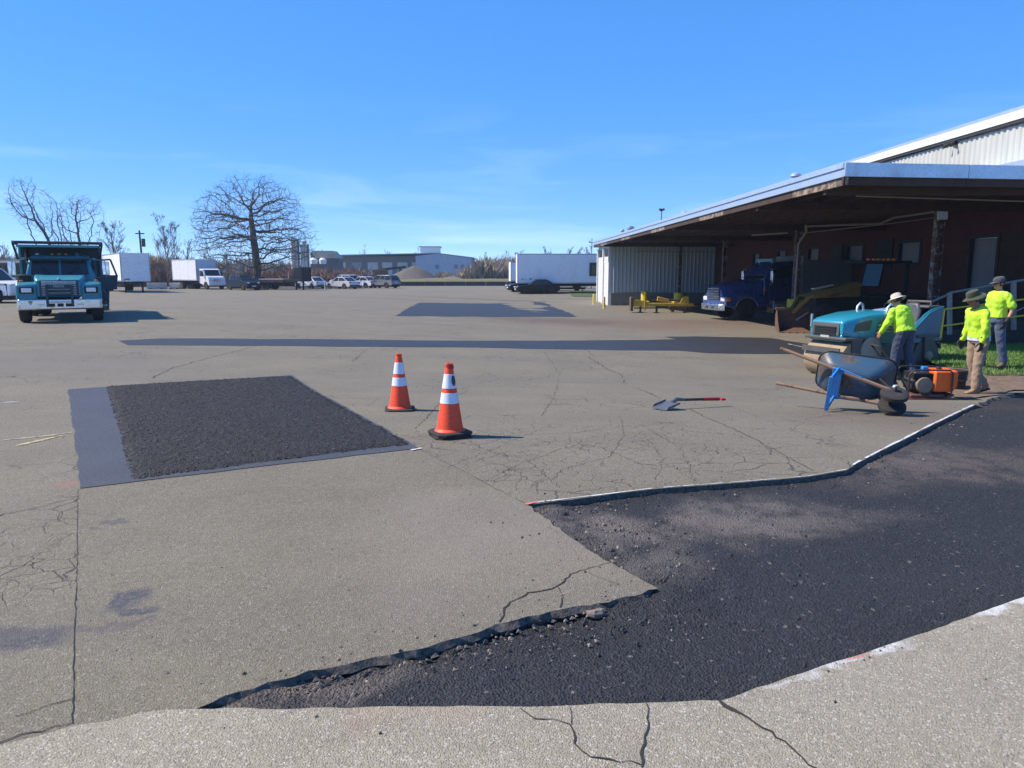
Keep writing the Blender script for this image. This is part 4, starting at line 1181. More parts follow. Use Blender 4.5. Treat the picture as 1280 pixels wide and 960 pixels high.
# far bank, low wall and grass edge
mb = MB()
def strip(mb, x0, x1, d0, d1, z0, z1, n=12):
    for i in range(n):
        a = x0+(x1-x0)*i/n; b = x0+(x1-x0)*(i+1)/n
        mb.bx(a+.01, b-.01, d0, d1, z0, z1)
zf = zt(-6, 108)
M_farwall = paint('dark_low_wall', (.055,.055,.056), .9, 0, .4, (.12,.10,.08), .6)
fw = thing('low_wall', 'long dark low wall closing the far edge of the yard', 'wall', (bx_(568,110), 110, zf))
x = bx_(480,110)
while x < bx_(645,110):
    L = 3.0; m = MB(); m.bx(x-fw.location.x, x-fw.location.x+L-.05, -.2, .2, -.1, .62); m.build('wall_block', M_farwall, fw, .02); x += L
bank = MB(); xs_ = [bx_(150,120) + i*(bx_(700,120)-bx_(150,120))/30 for i in range(31)]
rings = [[(x, 111, zf-.3),(x, 112.2, zf+.75+.2*noise.noise((x*.2,0,1))),(x, 128, zf+.9+.25*noise.noise((x*.15,3,1))),(x, 150, zf-.2)] for x in xs_]
n0 = bank.av([p for r in rings for p in r])
for i in range(30):
    for j in range(3): a = n0+i*4+j; bank.f.append((a, a+4, a+5, a+1))
M_bank = leafmat('dry_bank', (.13,.105,.07), (.15,.16,.07))
tag(bank.build('far_bank', M_bank, None, 0, 60), kind='structure')
# gravel heap
def heap(name, label, px, py_base, d, rx, ry, h, mat, seed):
    c = base_at(px, py_base, d); m = MB(); n = 26; rings = []
    for j in range(9):
        t = j/8; ring = []
        for i in range(n):
            a = 2*PI*i/n; k = (1-t)*(1+.18*noise.noise((math.cos(a)*1.4, math.sin(a)*1.4, seed+t)))
            ring.append((rx*k*math.cos(a)+.14*rx*t, ry*k*math.sin(a), h*(1-(1-t)**1.25)*(1+.05*noise.noise((a*2, t*4, seed))) - .2))
        rings.append(ring)
    m.loft(rings); o = m.build(name, mat, None, 0, 60); o.location = c; return o
M_heap = flatmat('crushed_stone', (.115,.10,.085), .95, .3, 3, .6)
M_heap2 = flatmat('earth_fill', (.17,.145,.11), .95, .3, 1.2, .6)
tag(heap('gravel_heap', '', 513, 346, 128, 6.3, 4.5, 3.3, M_heap, 3), 'big grey brown heap of crushed stone beyond the low wall', 'gravel heap')
tag(heap('earth_heap', '', 560, 346, 128, 6.0, 4, 1.5, M_heap2, 5), 'low tan heap of earth right of the stone heap', 'earth heap')
tag(heap('earth_heap', '', 27, 356, 78, 3.0, 2.0, 1.7, M_heap, 8), 'brown debris heap behind the white pickup at far left', 'earth heap')
# far plant: silos and hopper house
M_silo = paint('hazy_weathered_silo', (.55,.52,.48), .9, 0, .25, (.35,.32,.29), .4)  # weathered grey, made paler to stand for distant haze
M_hop = paint('hopper_roof', (.42,.36,.29), .9, 0, .3, (.3,.26,.2), .3)
for k, (px0, px1, yt, ycap) in enumerate(((364.5,375.5,300.5,297),(376.5,387.5,306,301.5))):
    d = 205; a = at_y(px0, 340, d); b = at_y(px1, 340, d); zt_ = at_y(px0, yt, d).z; zb_ = zt(a.x, d); zc = at_y(px0, ycap, d).z
    s_ = thing('concrete_silo', ['left and taller of the two grey concrete silos behind the oak','right and lower of the two grey concrete silos behind the oak'][k], 'silo', ((a.x+b.x)/2, d, zb_), 0, 'silos behind the oak')
    r = (b.x-a.x)/2; Hh = zt_-zb_
    for dx in (-r*.5, r*.5): MB().cyl((dx,0,0),(dx,0,Hh), r*.5, None, 14).build('silo_barrel', M_silo, s_)
    m = MB(); m.bx(-r*.45+(-.3 if k == 0 else .1), r*.35, -r*.4, r*.4, Hh, Hh+(zc-zt_)); m.build('head_house', M_silo, s_)
    MB().beam((r*.9,-r*.6,0),(r*.9,-r*.6,Hh*1.02),.25,.25).build('ladder', M_frame_dark, s_)
d = 215; a = at_y(389,340,d); b = at_y(424,340,d); g = zt(a.x, d)
hs = thing('hopper_house', 'tan roofed hopper house beside the concrete silos', 'plant building', (a.x, d, g)); Wd = b.x-a.x
zz = lambda py: at_y(389, py, d).z - g
MB().prism([(0,0),(Wd,0),(Wd,zz(323)),(Wd*.15,zz(323)),(0,zz(315))], 'y', 0, 6).build('wall', paint('hopper_wall', (.07,.085,.10), .8), hs)
MB().prism([(0,zz(315)),(Wd*.1,zz(313.5)),(Wd*.78,zz(313.5)),(Wd,zz(322.8)),(Wd*.2,zz(322.8))], 'y', -.5, 6.5).build('roof', M_hop, hs)
for q in (.18, .50): MB().lathe([(1.0,zz(330)),(1.1,zz(325)),(.5,zz(322.5))], (Wd*q, -2.5, 0), 10).build('hopper', M_whitemetal, hs)
# long blue grey warehouse far away
d = 240; g = zt(-20, d); zz = lambda py: at_y(480, py, d).z
x0, x1, xr, xg = at_y(412,340,d).x, at_y(530,340,d).x, at_y(590,340,d).x, at_y(545,340,d).x
fb = thing('far_warehouse', 'long low blue grey warehouse on the horizon with a white rooftop box', 'warehouse', (x0, d, g))
M_fblue = paint('far_blue_siding', (.34,.42,.51), .6, 0, .2, (.2,.2,.2), .2); M_fdark = paint('far_dark_siding', (.17,.205,.25), .7, 0, .2, (.06,.07,.08), .2); M_froof = paint('far_roof', (.38,.42,.46), .5, .2, .1)
q = lambda x: x - x0
MB().bx(0, q(x1)+1, 0, 30, 0, zz(320.5)-g).build('long_wall', M_fdark, fb)
MB().prism([(q(x1)-2,0),(q(xr),0),(q(xr),zz(323)-g),(q(xg)+1,zz(317.5)-g),(q(x1)-2,zz(320.4)-g)], 'y', -6, 30).build('gable_wall', M_fblue, fb)
MB().prism([(0,zz(323)-g),(q(x1)*.18,zz(319.8)-g),(q(xg)+1,zz(317.3)-g),(q(xr)+.6,zz(323)-g),(q(xr)+.6,zz(322)-g),(q(xg)+1,zz(316.6)-g),(q(x1)*.18,zz(318.8)-g),(0,zz(322)-g)], 'y', -6.4, 30.4).build('roof', M_froof, fb)
MB().bx(q(at_y(525,340,d).x), q(at_y(549,340,d).x), 2, 8, zz(318)-g, zz(308.5)-g).build('rooftop_box', M_whitemetal, fb)
MB().bx(q(at_y(523,340,d).x), q(at_y(550.5,340,d).x), 1.5, 8.5, zz(308.5)-g, zz(307.6)-g).build('box_coping', M_fdark, fb)
for px in (420,440,460,478,497,515): 
    a = q(at_y(px,340,d).x); MB().bx(a, a+3.2, -.12, -.002, .2, zz(328)-g).build('loading_door', M_whitemetal if px % 40 else M_fblue, fb)
for px in (546, 569, 577): a = q(at_y(px,340,d).x); MB().bx(a, a+1.2, -6.12, -6.002, zz(336)-g, zz(331)-g).build('window', M_fdark, fb)
# screening plant beside the heap
p = base_at(478, 346, 132); scp = thing('screening_machine', 'rusty screening machine with a long conveyor beside the stone heap', 'machine', p)
k = 132/920
M_rust = rusty('rusty_steel', (.12,.075,.05), (.16,.07,.03), .7)
MB().bx(-1.6,.9,-1,1,1.0,2.5).build('hopper', M_rust, scp, .05); MB().beam((-.5,0,2.4),(4.2,0,2.9),.9,.4).build('conveyor', M_frame_dark, scp)
for s in (-1.3,.7): MB().bx(s-.12,s+.12,-.9,.9,-.3,1.0).build('leg', M_rust, scp)
MB().beam((3.2,0,2.7),(3.0,0,-.2),.18,.5).build('leg', M_rust, scp)
# left: dark roofed shed behind the dump truck
p = base_at(2, 350, 100); ls = thing('open_shed', 'long dark roofed open shed at the far left edge', 'shed', p)
MB().loft([[(-14,0,2.9),(4.4,0,3.0),(4.4,8,3.4),(-14,8,3.4)],[(-14,0,3.2),(4.4,0,3.25),(4.4,8,3.65),(-14,8,3.65)]]).build('roof', paint('dark_shed_roof', (.085,.08,.078), .8), ls)
MB().bx(-14,4.2,7,7.3,-.2,3.3).build('rear_wall', paint('tan_shed_wall', (.20,.17,.13), .9), ls)
for x in (-13.5,-9,-4.5,0,3.9): MB().bx(x,x+.2,.3,.5,-.2,2.9).build('post', M_rust, ls)
# utility pole, concrete blocks, marker posts
p = base_at(180, 350, 104); up_ = thing('utility_pole', 'dark wooden utility pole with a transformer above the white trailer', 'utility pole', p); hh = at_y(180,288,104).z-p.z
MB().cyl((0,0,0),(-.15,0,hh), .17, .12, 8).build('pole', M_bark, up_); MB().bx(.12,.5,-.2,.2,hh-2.2,hh-1.1).build('transformer', M_frame_dark, up_, .05); MB().bx(-.7,.5,-.06,.06,hh-.5,hh-.35).build('crossarm', M_bark, up_)
def cblock(px0, px1, py, d, label):
    a = base_at(px0, py, d); b = base_at(px1, py, d); L = b.x-a.x
    t_ = thing('concrete_block', label, 'barrier', ((a.x+b.x)/2, d, a.z), R(rnd.uniform(-4,4)), 'concrete barriers along the far yard edge')
    MB().prism([(-.35,0),(.35,0),(.35,.2),(.2,.75),(-.2,.75),(-.35,.2)], 'x', -L/2, L/2).build('block', M_conc, t_, .03)
    for s in (-.3,.3): MB().bx(s*L-.15,s*L+.15,-.37,-.352,.05,.14).build('lift_slot', M_frame_dark, t_)
cblock(185, 208, 361, 90, 'long concrete barrier just right of the white trailer legs'); cblock(212.5, 226, 361, 90, 'shorter concrete barrier tucked against the box truck'); cblock(236,243,361,93,'end of a concrete barrier behind the box truck wheels')
def marker(px, ytop, ybot, label, mat, group='marker posts'):
    p = G(px, ybot); m = thing('bollard', label, 'bollard', p, 0, group); h = (ybot-ytop)*p.y/920*1.02
    MB().lathe([(.09,-.05),(.09,h-.05),(.07,h-.01),(.02,h)], n=12).build('post', mat, m); MB().lathe([(.17,-.02),(.17,.02),(.10,.05)], n=12).build('collar', M_conc, m)
marker(406.5, 353, 362, 'short pale post between the parked white cars', M_conc); marker(512.5, 351.5, 356, 'tiny pale post standing alone by the far low wall', M_conc)
marker(742, 368, 380.5, 'left and farther of two slim yellow bollards by the shed', M_yellow, 'yellow bollards by the shed'); marker(755, 371, 385.5, 'right and nearer of two slim yellow bollards by the shed', M_yellow, 'yellow bollards by the shed')
marker(727.5, 356, 363, 'yellow post on the grass verge below the white trailer', M_yellow)
# fat yellow column guards
for i, (x, y, r, h, lb) in enumerate(((XK, 48.1*K, .42, 1.15, 'fat yellow guard round the farthest canopy column'), (XK, 29.3*K, .38, 1.12, 'fat yellow guard round the canopy column behind the rusty bucket'), (at_y(806,362,58).x, 58, .27, 1.2, 'yellow guard post against the grey shed wall'), (at_y(1004,380,35.5).x, 35.5, .3, 1.0, 'yellow guard just behind the column with the downpipe'))):
    g_ = thing('column_guard', lb, 'column guard', (x, y+.1, zt(x, y)), 0, 'yellow guards at the canopy columns')
    MB().lathe([(r,-.05),(r,h-.04),(r*.93,h)], n=20).build('guard', M_yellow, g_); MB().lathe([(r+.05,-.02),(r+.05,.06)], n=20).build('base_ring', M_black_metal, g_)
# ------------------------------------------------------------------ vehicles (local +X forward, +Y left, Z up)
M_carglass = paint('tinted_glass', (.016,.020,.026), .06, 0, .12, (.10,.10,.10), 2, .0)
M_white_paint = paint('white_vehicle_paint', (.74,.75,.76), .35, 0, .12, (.4,.37,.33), 1.5, .02, .4, .03)
M_white_box = paint('white_box_panel', (.80,.81,.82), .5, 0, .32, (.45,.42,.38), .8, .04)
M_silver = paint('silver_paint', (.55,.56,.58), .35, .2, .1, (.3,.28,.25), 1.5, .02, .4, .03)
M_grey_paint = paint('grey_paint', (.20,.205,.215), .35, .2, .1, (.2,.18,.16), 1.5, .02, .4)
M_black_paint = paint('black_vehicle_paint', (.008,.009,.011), .35, 0, .06, (.05,.05,.05), 1.5, .02, .0)
M_black_paint.node_tree.nodes['Principled BSDF'].inputs['Specular IOR Level'].default_value = .3
M_navy = paint('dark_navy_paint', (.010,.014,.026), .35, 0, .06, (.05,.05,.05), 1.5, .02, .0)
M_navy.node_tree.nodes['Principled BSDF'].inputs['Specular IOR Level'].default_value = .3
M_teal = paint('teal_truck_paint', (.02,.225,.29), .38, 0, .25, (.10,.10,.085), 2.2, .05, .25)
M_teal_dull = paint('dull_teal_paint', (.014,.060,.078), .6, 0, .4, (.07,.07,.06), 2.2, .06)
M_blue = paint('skylit_blue_paint', (.030,.065,.22), .22, 0, .08, (.08,.08,.08), 2, .02, 1.0)  # blue raised to hold the sky light caught by hood and fenders
M_lens_w = paint('clear_lens', (.72,.74,.76), .12, .2, .05)
M_lens_r = paint('red_lens', (.35,.012,.012), .2, 0, .05)
M_lens_o = paint('amber_lens', (.80,.22,.02), .25, 0, .05)
M_rim = paint('steel_rim', (.34,.33,.32), .5, .3, .5, (.16,.12,.09), 6)
M_rim_alu = paint('alloy_rim', (.50,.51,.52), .3, .8, .2)
M_under = paint('underbody_black', (.016,.016,.016), .8, 0, .4, (.08,.07,.06), 4)
M_plate = paint('number_plate', (.6,.62,.64), .5, 0, .1)
M_rustframe = rusty('rusty_frame', (.05,.04,.036), (.14,.06,.03), .4)

def wheel(parent, x, y, r, wd, out, rim=None, nm='wheel', steer=0.0):
    """out: +1 outer face towards +Y"""
    M = Matrix.Translation((x, y, r)) @ Matrix.Rotation(steer, 4, 'Z')
    t = MB(M); h = wd/2
    t.lathe([(r*.58,-h*.8),(r*.62,-h),(r*.93,-h),(r*.985,-h*.75),(r,-h*.4),(r,h*.4),(r*.985,h*.75),(r*.93,h),(r*.62,h),(r*.58,h*.8)], n=24, axis='y')
    ty = t.build('tyre', M_rubber, None)
    w = bpy.data.objects.new(nm, None); COL.objects.link(w); w.parent = parent; w.empty_display_size = .1
    ty.parent = w
    m = MB(M); o = out
    m.lathe([(r*.60,-h*.7*o),(r*.60,h*.62*o),(r*.55,h*.60*o),(r*.50,h*.2*o),(r*.30,h*.05*o),(r*.24,h*.30*o),(r*.12,h*.42*o)], n=18, axis='y')
    m.build('rim', rim or M_rim, w)
    b = MB(M)
    for i in range(8):
        a = 2*PI*i/8; b.cyl((r*.38*math.cos(a), -h*.12*o*-1, r*.38*math.sin(a)), (r*.38*math.cos(a), h*.17*o, r*.38*math.sin(a)), r*.055, None, 6)
    b.build('lug_nuts', M_under, w)
    return w
def arch(xc, r, z0, n=7):
    """points of a wheel arch cut, front to rear along the lower edge"""
    return [(xc + r*math.cos(a), z0 + r*math.sin(a)) for a in [PI*i/(n-1) for i in range(n)]]

def make_car(kind, mat, label, loc, rz, group, cat='car', L=4.6, Wd=1.80):
    name = {'sedan':'parked_sedan','suv':'parked_suv','pickup':'parked_pickup'}[kind]
    c = thing(name, label, cat, loc, rz, group)
    Hh = {'sedan':1.45,'suv':1.66,'pickup':1.80}[kind]; sill = .30 if kind == 'sedan' else .38
    belt = {'sedan':.92,'suv':1.06,'pickup':1.14}[kind]; r = {'sedan':.33,'suv':.36,'pickup':.40}[kind]
    xf, xr = L/2, -L/2; wf, wr = L/2-.88, -L/2+.92
    if kind == 'pickup': wr = -L/2+1.15
    ra = r+.06
    hood = {'sedan':.78,'suv':.95,'pickup':1.05}[kind]
    if kind == 'sedan': top = [(xf,.52),(xf-.06,.70),(xf-.35,hood),(xf-1.45,belt),(xr+.75,belt+.02),(xr+.12,belt-.02),(xr,.70),(xr+.02,.42)]
    elif kind == 'suv': top = [(xf,.58),(xf-.04,.88),(xf-.3,hood),(xf-1.25,belt),(xr+.18,belt+.02),(xr+.02,.80),(xr,.5)]
    else: top = [(xf,.60),(xf-.03,.95),(xf-.25,hood),(xf-1.3,belt),(xf-3.05,belt),(xf-3.06,belt),(xr,belt-.02),(xr,.55)]
    low = [(xr+.1,sill)] + [(wr-ra, sill)] + [(x, z) for x, z in reversed(arch(wr, ra, r-.02))] + [(wr+ra, sill)] + [(wf-ra, sill)] + [(x, z) for x, z in reversed(arch(wf, ra, r-.02))] + [(wf+ra, sill),(xf-.1,sill)]
    poly = top + low
    body = MB()
    for s, (a, b) in enumerate(((-Wd/2, Wd/2),)): body.prism(poly, 'y', a, b)
    for i, v in enumerate(body.v):           # plan taper and tumblehome
        x, y, z = v; k = 1 - .10*S(.55, 1.0, abs(x)/(L/2)) - .03*max(0, z-.7)
        body.v[i] = (x, y*k, z)
    bo = body.build('body', mat, c, .045, 40, 3)
    m = MB(); m.bx(xr+.2, xf-.2, -Wd/2+.09, Wd/2-.09, .17, belt-.15); m.build('underbody', M_under, c)
    if kind == 'sedan': cab = [(xf-1.35,belt-.02),(xf-2.15,Hh-.02),(xf-2.5,Hh),(xr+1.35,Hh-.02),(xr+.55,belt)]
    elif kind == 'suv': cab = [(xf-1.18,belt-.02),(xf-1.85,Hh-.04),(xf-2.2,Hh),(xr+.5,Hh-.04),(xr+.10,belt)]
    else: cab = [(xf-1.25,belt-.02),(xf-1.85,Hh-.03),(xf-2.1,Hh),(xf-2.85,Hh-.02),(xf-3.0,belt)]
    def ring(z, ins=0.0):
        # front and rear x at height z along the cab profile
        def along(p, q): 
            t = (z-p[1])/max(1e-6, q[1]-p[1]); return p[0]+(q[0]-p[0])*t
        fx = along(cab[0], cab[1]); rx = along(cab[-1], cab[-2])
        hw = Wd/2*.93 - .22*(z-belt) - ins
        return [(fx-ins,hw*.86,z),(fx-.35,hw,z),(rx+.3,hw,z),(rx+ins,hw*.88,z),(rx+ins,-hw*.88,z),(rx+.3,-hw,z),(fx-.35,-hw,z),(fx-ins,-hw*.86,z)]
    g = MB(); g.loft([ring(belt-.02), ring((belt+Hh)/2), ring(Hh-.07)]); gl = g.build('windows', M_carglass, c, 0, 30)
    rf = MB(); a, b = ring(Hh-.075, -.012), ring(Hh-.05, -.005); d = [(x*.97 + (0), y*.86, Hh) for x, y, z in ring(Hh-.06, .06)]; rf.loft([a, b, d]); rf.build('roof', mat, c, .012)
    pl = MB()                                 # pillars
    R0, R1 = ring(belt-.01, -.008), ring(Hh-.07, -.008)
    for s in (1, -1):
        idx = (0,3) if s > 0 else (7,4)
        for k_ in idx: pl.beam(R0[k_], R1[k_], .07, .05, (0,0,1))
        i1, i2 = (1,2) if s > 0 else (6,5)
        for t in ((.42,) if kind != 'suv' else (.36,.72)):
            p0 = Vector(R0[i1]).lerp(Vector(R0[i2]), t); p1 = Vector(R1[i1]).lerp(Vector(R1[i2]), t); pl.beam(p0, p1, .07, .03, (0,1,0))
    o_ = pl.build('roof_pillars', mat, c, 0, 0); o_['kind'] = 'stuff'
    for x, rr in ((wf, 0),(wr, 0)):
        for s in (1, -1): wheel(c, x, s*(Wd/2-.12), r, .22, s, M_rim_alu)
    for s in (1, -1):
        MB().box((xf-.10, s*(Wd/2-.30), hood-.12), (.20,.34,.13), Matrix.Rotation(-s*.25,3,'Z')).build('headlight', M_lens_w, c, .03)
        MB().box((xr+.06, s*(Wd/2-.24), belt-.17), (.12,.30,.17), Matrix.Rotation(s*.2,3,'Z')).build('taillight', M_lens_r, c, .02)
        MB().ell((xf-1.5, s*(Wd/2+.06), belt+.08), (.08,.11,.07), 8, 6).build('mirror', mat, c)
        for xx in ((.35,-.55) if kind != 'pickup' else (.5,)): MB().bx(xx-.09, xx+.09, s*(Wd/2-.02)-.02, s*(Wd/2-.02)+.02, belt-.14, belt-.10).build('door_handle', M_chrome if kind == 'pickup' else mat, c)
    MB().bx(xf-.03, xf+.02, -.52, .52, .42, .62).build('grille', M_under, c, .02)
    MB().bx(xr-.012, xr+.03, -.26, .26, belt-.40, belt-.26).build('number_plate', M_plate, c)
    MB().bx(xf-.02, xf+.035, -.26, .26, .40, .52).build('number_plate', M_plate, c)
    m = MB(); m.bx(xr-.03, xr+.1, -Wd/2+.12, Wd/2-.12, .36, .48); m.build('bumper', M_under if kind != 'pickup' else M_chrome, c, .02)
    if kind == 'pickup':
        m = MB(); m.bx(xr+.06, xf-3.12, -Wd/2+.16, Wd/2-.16, belt-.45, belt+.004); m.build('bed_liner', M_under, c)
    return c
def gpt(px, py): p = G(px, py); return (p.x, p.y, p.z)
rowg = 'cars parked along the far edge'
make_car('sedan', M_white_paint, 'leftmost white sedan in the far row, next to the black flatbed trailer', gpt(389,360.6), math.atan2(.66,-.75), rowg)
make_car('suv', M_white_paint, 'white car mostly hidden behind the second sedan of the far row', gpt(431,359.0), math.atan2(.66,-.75), rowg)
make_car('sedan', M_silver, 'silver sedan in the middle of the far row, in front of a white car', gpt(428,361), math.atan2(.62,-.78), rowg)
make_car('sedan', M_white_paint, 'white sedan between the silver sedan and the grey suv of the far row', gpt(454,359.7), math.atan2(.60,-.8), rowg)
make_car('suv', M_grey_paint, 'grey suv at the right end of the far row', gpt(479,360), math.atan2(.58,-.81), rowg)
make_car('suv', M_navy, 'dark blue suv with bright headlight next to the white box truck', gpt(304,362.5), math.atan2(-.66,.75), 'dark cars by the oak')
make_car('sedan', M_black_paint, 'black car half hidden between dark suv and flatbed trailer', gpt(324,361), math.atan2(-.5,.86), 'dark cars by the oak')
make_car('sedan', M_black_paint, 'black sedan parked side-on before the long white trailer', gpt(671,366.8), math.atan2(-.16,-.98), 'cars by the long white trailer', L=4.5)
make_car('sedan', M_navy, 'dark car peeking out left behind the black sedan', gpt(660,364.4), math.atan2(-.26,-.96), 'cars by the long white trailer')
make_car('pickup', M_white_paint, 'white pickup parked under the long white trailer behind the black sedan', gpt(703,363.4), math.atan2(.08,-1), 'cars by the long white trailer', 'pickup truck', 5.4, 1.95)
pk = make_car('pickup', M_white_paint, 'large white pickup cut off by the left edge of the picture', gpt(-33,378), R(-8), None, 'pickup truck', 5.8, 2.05)
pk.scale = (1.06,1.06,1.0)

def box_body(par, x0, x1, wd, z0, z1, mat, panels=8, name='box_side', rear_door=False):
    """box of separate panels in a frame of rails"""
    m = MB(); m.bx(x0+.02, x1-.02, -wd/2+.02, wd/2-.02, z0, z1-.02); m.build('box', mat, par)
    for s in (1,-1):
        for i in range(panels):
            a = x0 + (x1-x0)*i/panels; b = x0 + (x1-x0)*(i+1)/panels; e = .004*(i % 2)
            y = s*(wd/2+e); m = MB(); m.bx(a+.016, b-.016, min(y, s*(wd/2-.021)), max(y, s*(wd/2-.021)), z0+.12, z1-.12); m.build('side_panel', mat, par)
        for z in ((z0, z0+.118),(z1-.118, z1)):
            m = MB(); y = s*(wd/2+.012); m.bx(x0, x1, min(y, s*(wd/2-.022)), max(y, s*(wd/2-.022)), z[0], z[1]); m.build('rail', M_alu, par)
    for x, d in ((x0,-1),(x1,1)):
        for s in (1,-1):
            m = MB(); m.bx(x-.03, x+.03, s*wd/2-.045, s*wd/2+.045, z0+.001, z1+.012); m.build('corner_post', M_alu, par, .01)
# white semi trailer behind the dump truck
def semi_trailer(label, loc, rz, L, wd, z0, z1, mat_end, legs_x, wheels_x, panels):
    t_ = thing('white_trailer', label, 'trailer', loc, rz, 'white box trailers')
    box_body(t_, 0, L, wd, z0, z1, M_white_box, panels)
    m = MB(); m.bx(-.035, -.001, -wd/2+.05, wd/2-.05, z0+.05, z1-.05); m.build('end_panel', mat_end, t_)
    m = MB(); m.bx(.1, L-.1, -.5, .5, z0-.28, z0-.002); m.build('chassis', M_under, t_)
    for s in (1,-1):
        m = MB(); m.bx(legs_x-.08, legs_x+.08, s*.75-.08, s*.75+.08, .06, z0-.002); m.bx(legs_x-.15, legs_x+.15, s*.75-.15, s*.75+.15, 0, .06); m.build('landing_leg', M_under, t_)
        for wx in wheels_x: wheel(t_, wx, s*(wd/2-.3), .5, .5, s)
    return t_
tr1 = semi_trailer('white box trailer with blue grey shaded end just right of the dump truck', gpt(171.5,366), math.atan2(.82,-.57), 12, 2.5, 1.08, 3.82, M_white_box, 1.4, (9.8,11.0), 10)
MB().bx(-.045,-.036,.55,.95,1.25,1.36).build('marker_plate', M_frame_dark, tr1); MB().bx(-.045,-.036,.98,1.06,1.18,1.3).build('marker_plate', M_lens_r, tr1)
p = at_y(646, 364, 78); zg_ = zt(p.x, 78)
tr2 = semi_trailer('long white trailer seen side-on with a green square at its right end', (p.x, 78, zg_), R(1.5), 9.6, 2.5, .95, at_y(646,317.3,78).z-zg_, M_white_box, 8.9, (1.9,), 8)
y_ = -1.285
MB().bx(7.45,8.75,y_-.03,y_,at_y(730,345,78).z-zg_,at_y(730,328.5,78).z-zg_).build('green_frame', paint('dark_green_frame', (.012,.045,.035), .5), tr2)
MB().bx(7.72,8.72,y_-.036,y_-.031,at_y(730,343.5,78).z-zg_,at_y(730,331,78).z-zg_).build('sign_panel', paint('olive_panel', (.085,.11,.04), .5, 0, .3), tr2)
for dx, s in ((.45,.16),(.75,.10),(1.25,.2)): MB().bx(dx,dx+s,y_-.012,y_-.001,1.35,1.35+s*.7).build('decal', M_grey_paint, tr2)
p = at_y(637.5, 362, 90); tr3 = semi_trailer('white trailer end showing just left of the long white trailer', (p.x, 90, zt(p.x,90)), R(4), 9, 2.45, .9, at_y(637,327.5,90).z-zt(p.x,90), M_white_box, 8, (1.6,), 6)

# box truck
b0 = gpt(262, 361.5)
bt = thing('box_truck', 'white box truck facing right beside the dark suv', 'box truck', b0, math.atan2(-.66,.75))
box_body(bt, -6.6, -.55, 2.45, 1.0, 3.55, M_white_box, 6)
MB().bx(-.54,-.50,-1.15,1.15,1.05,3.5).build('box_front', paint('shaded_box_front', (.55,.58,.62), .5), bt)  # front of the white box, its shade put into a grey colour
cabp = [(-.42,.75),(-.42,2.30),(-.25,2.42),(.35,2.42),(.62,2.30),(.95,1.62),(1.72,1.42),(1.86,1.2),(1.88,.62),(1.62,.55)]+[(x,z) for x,z in arch(1.12,.52,.42)]+[(.55,.55)]
m = MB(); m.prism(cabp,'y',-1.02,1.02); m.build('cab', M_white_paint, bt, .05, 40, 3)
MB().loft([[(.985,-.88,1.64),(.985,.88,1.64),(.66,.82,2.27),(.66,-.82,2.27)],[(.945,-.88,1.62),(.945,.88,1.62),(.62,.82,2.25),(.62,-.82,2.25)]]).build('windscreen', M_carglass, bt)
for s in (1,-1):
    MB().prism([(-.15,1.55),(.80,1.55),(.55,2.2),(-.15,2.2)],'y',s*1.021-.012,s*1.021+.012).build('side_window', M_carglass, bt)
    MB().bx(1.80,1.90,s*.72-.16,s*.72+.16,.98,1.14).build('headlight', M_lens_w, bt, .02)
    mr = MB().bx(.72,.82,s*1.22-.10,s*1.22+.10,1.55,2.0).build('mirror', M_under, bt, .02)
    wheel(bt, 1.12, s*.92, .42, .26, s); wheel(bt, -4.6, s*.88, .42, .5, s)
MB().bx(1.86,1.92,-.5,.5,.92,1.22).build('grille', M_chrome, bt, .02); MB().bx(1.84,2.02,-1.08,1.08,.5,.78).build('bumper', M_white_paint, bt, .03)
MB().bx(-6.4,.6,-.42,.42,.55,.98).build('chassis', M_under, bt)
# black flatbed trailer with bulkhead
fbp = gpt(374, 362.3)
ft = thing('flatbed_trailer', 'black flatbed trailer with a square bulkhead below the oak', 'trailer', fbp, math.atan2(.25,-.97))
MB().bx(-.9,1.3,-1.15,1.15,.95,1.15).build('front_deck', M_black_metal, ft); MB().bx(-.9,-.82,-1.15,1.15,1.152,2.55).build('bulkhead', M_black_metal, ft)
for y in (-1.1,-.55,0,.55,1.1): MB().bx(-.98,-.901,y-.05,y+.05,1.0,2.62).build('bulkhead_post', M_under, ft)
MB().bx(-.9,1.3,-1.19,-1.152,1.1,2.5).build('side_board', M_black_metal, ft)
MB().loft([[(1.3,-1.2,.95),(1.3,1.2,.95),(1.3,1.2,1.15),(1.3,-1.2,1.15)],[(6.2,-1.2,.82),(6.2,1.2,.82),(6.2,1.2,1.0),(6.2,-1.2,1.0)],[(7.0,-1.2,.62),(7.0,1.2,.62),(7.0,1.2,.76),(7.0,-1.2,.76)]]).build('deck', M_rustframe, ft)
MB().bx(1.5,4.6,-.9,.9,1.145,1.26).build('load', M_conc, ft)
for x in (3.6,4.7):
    for s in (1,-1): wheel(ft, x, s*1.0, .42, .3, s)
for s in (1,-1): MB().bx(-.2,-.05,s*.8-.07,s*.8+.07,.0,.95).build('landing_leg', M_under, ft)
MB().bx(1.35,6.0,-.5,.5,.5,.82).build('chassis', M_under, ft)
# ------------------------------------------------------------------ teal dump truck (faces the camera)
mp = G(79, 401.5)
dt = thing('dump_truck', 'teal dump truck facing the camera at far left with its door open', 'dump truck', mp, math.atan2(-mp.y, -mp.x)+R(-2.5))
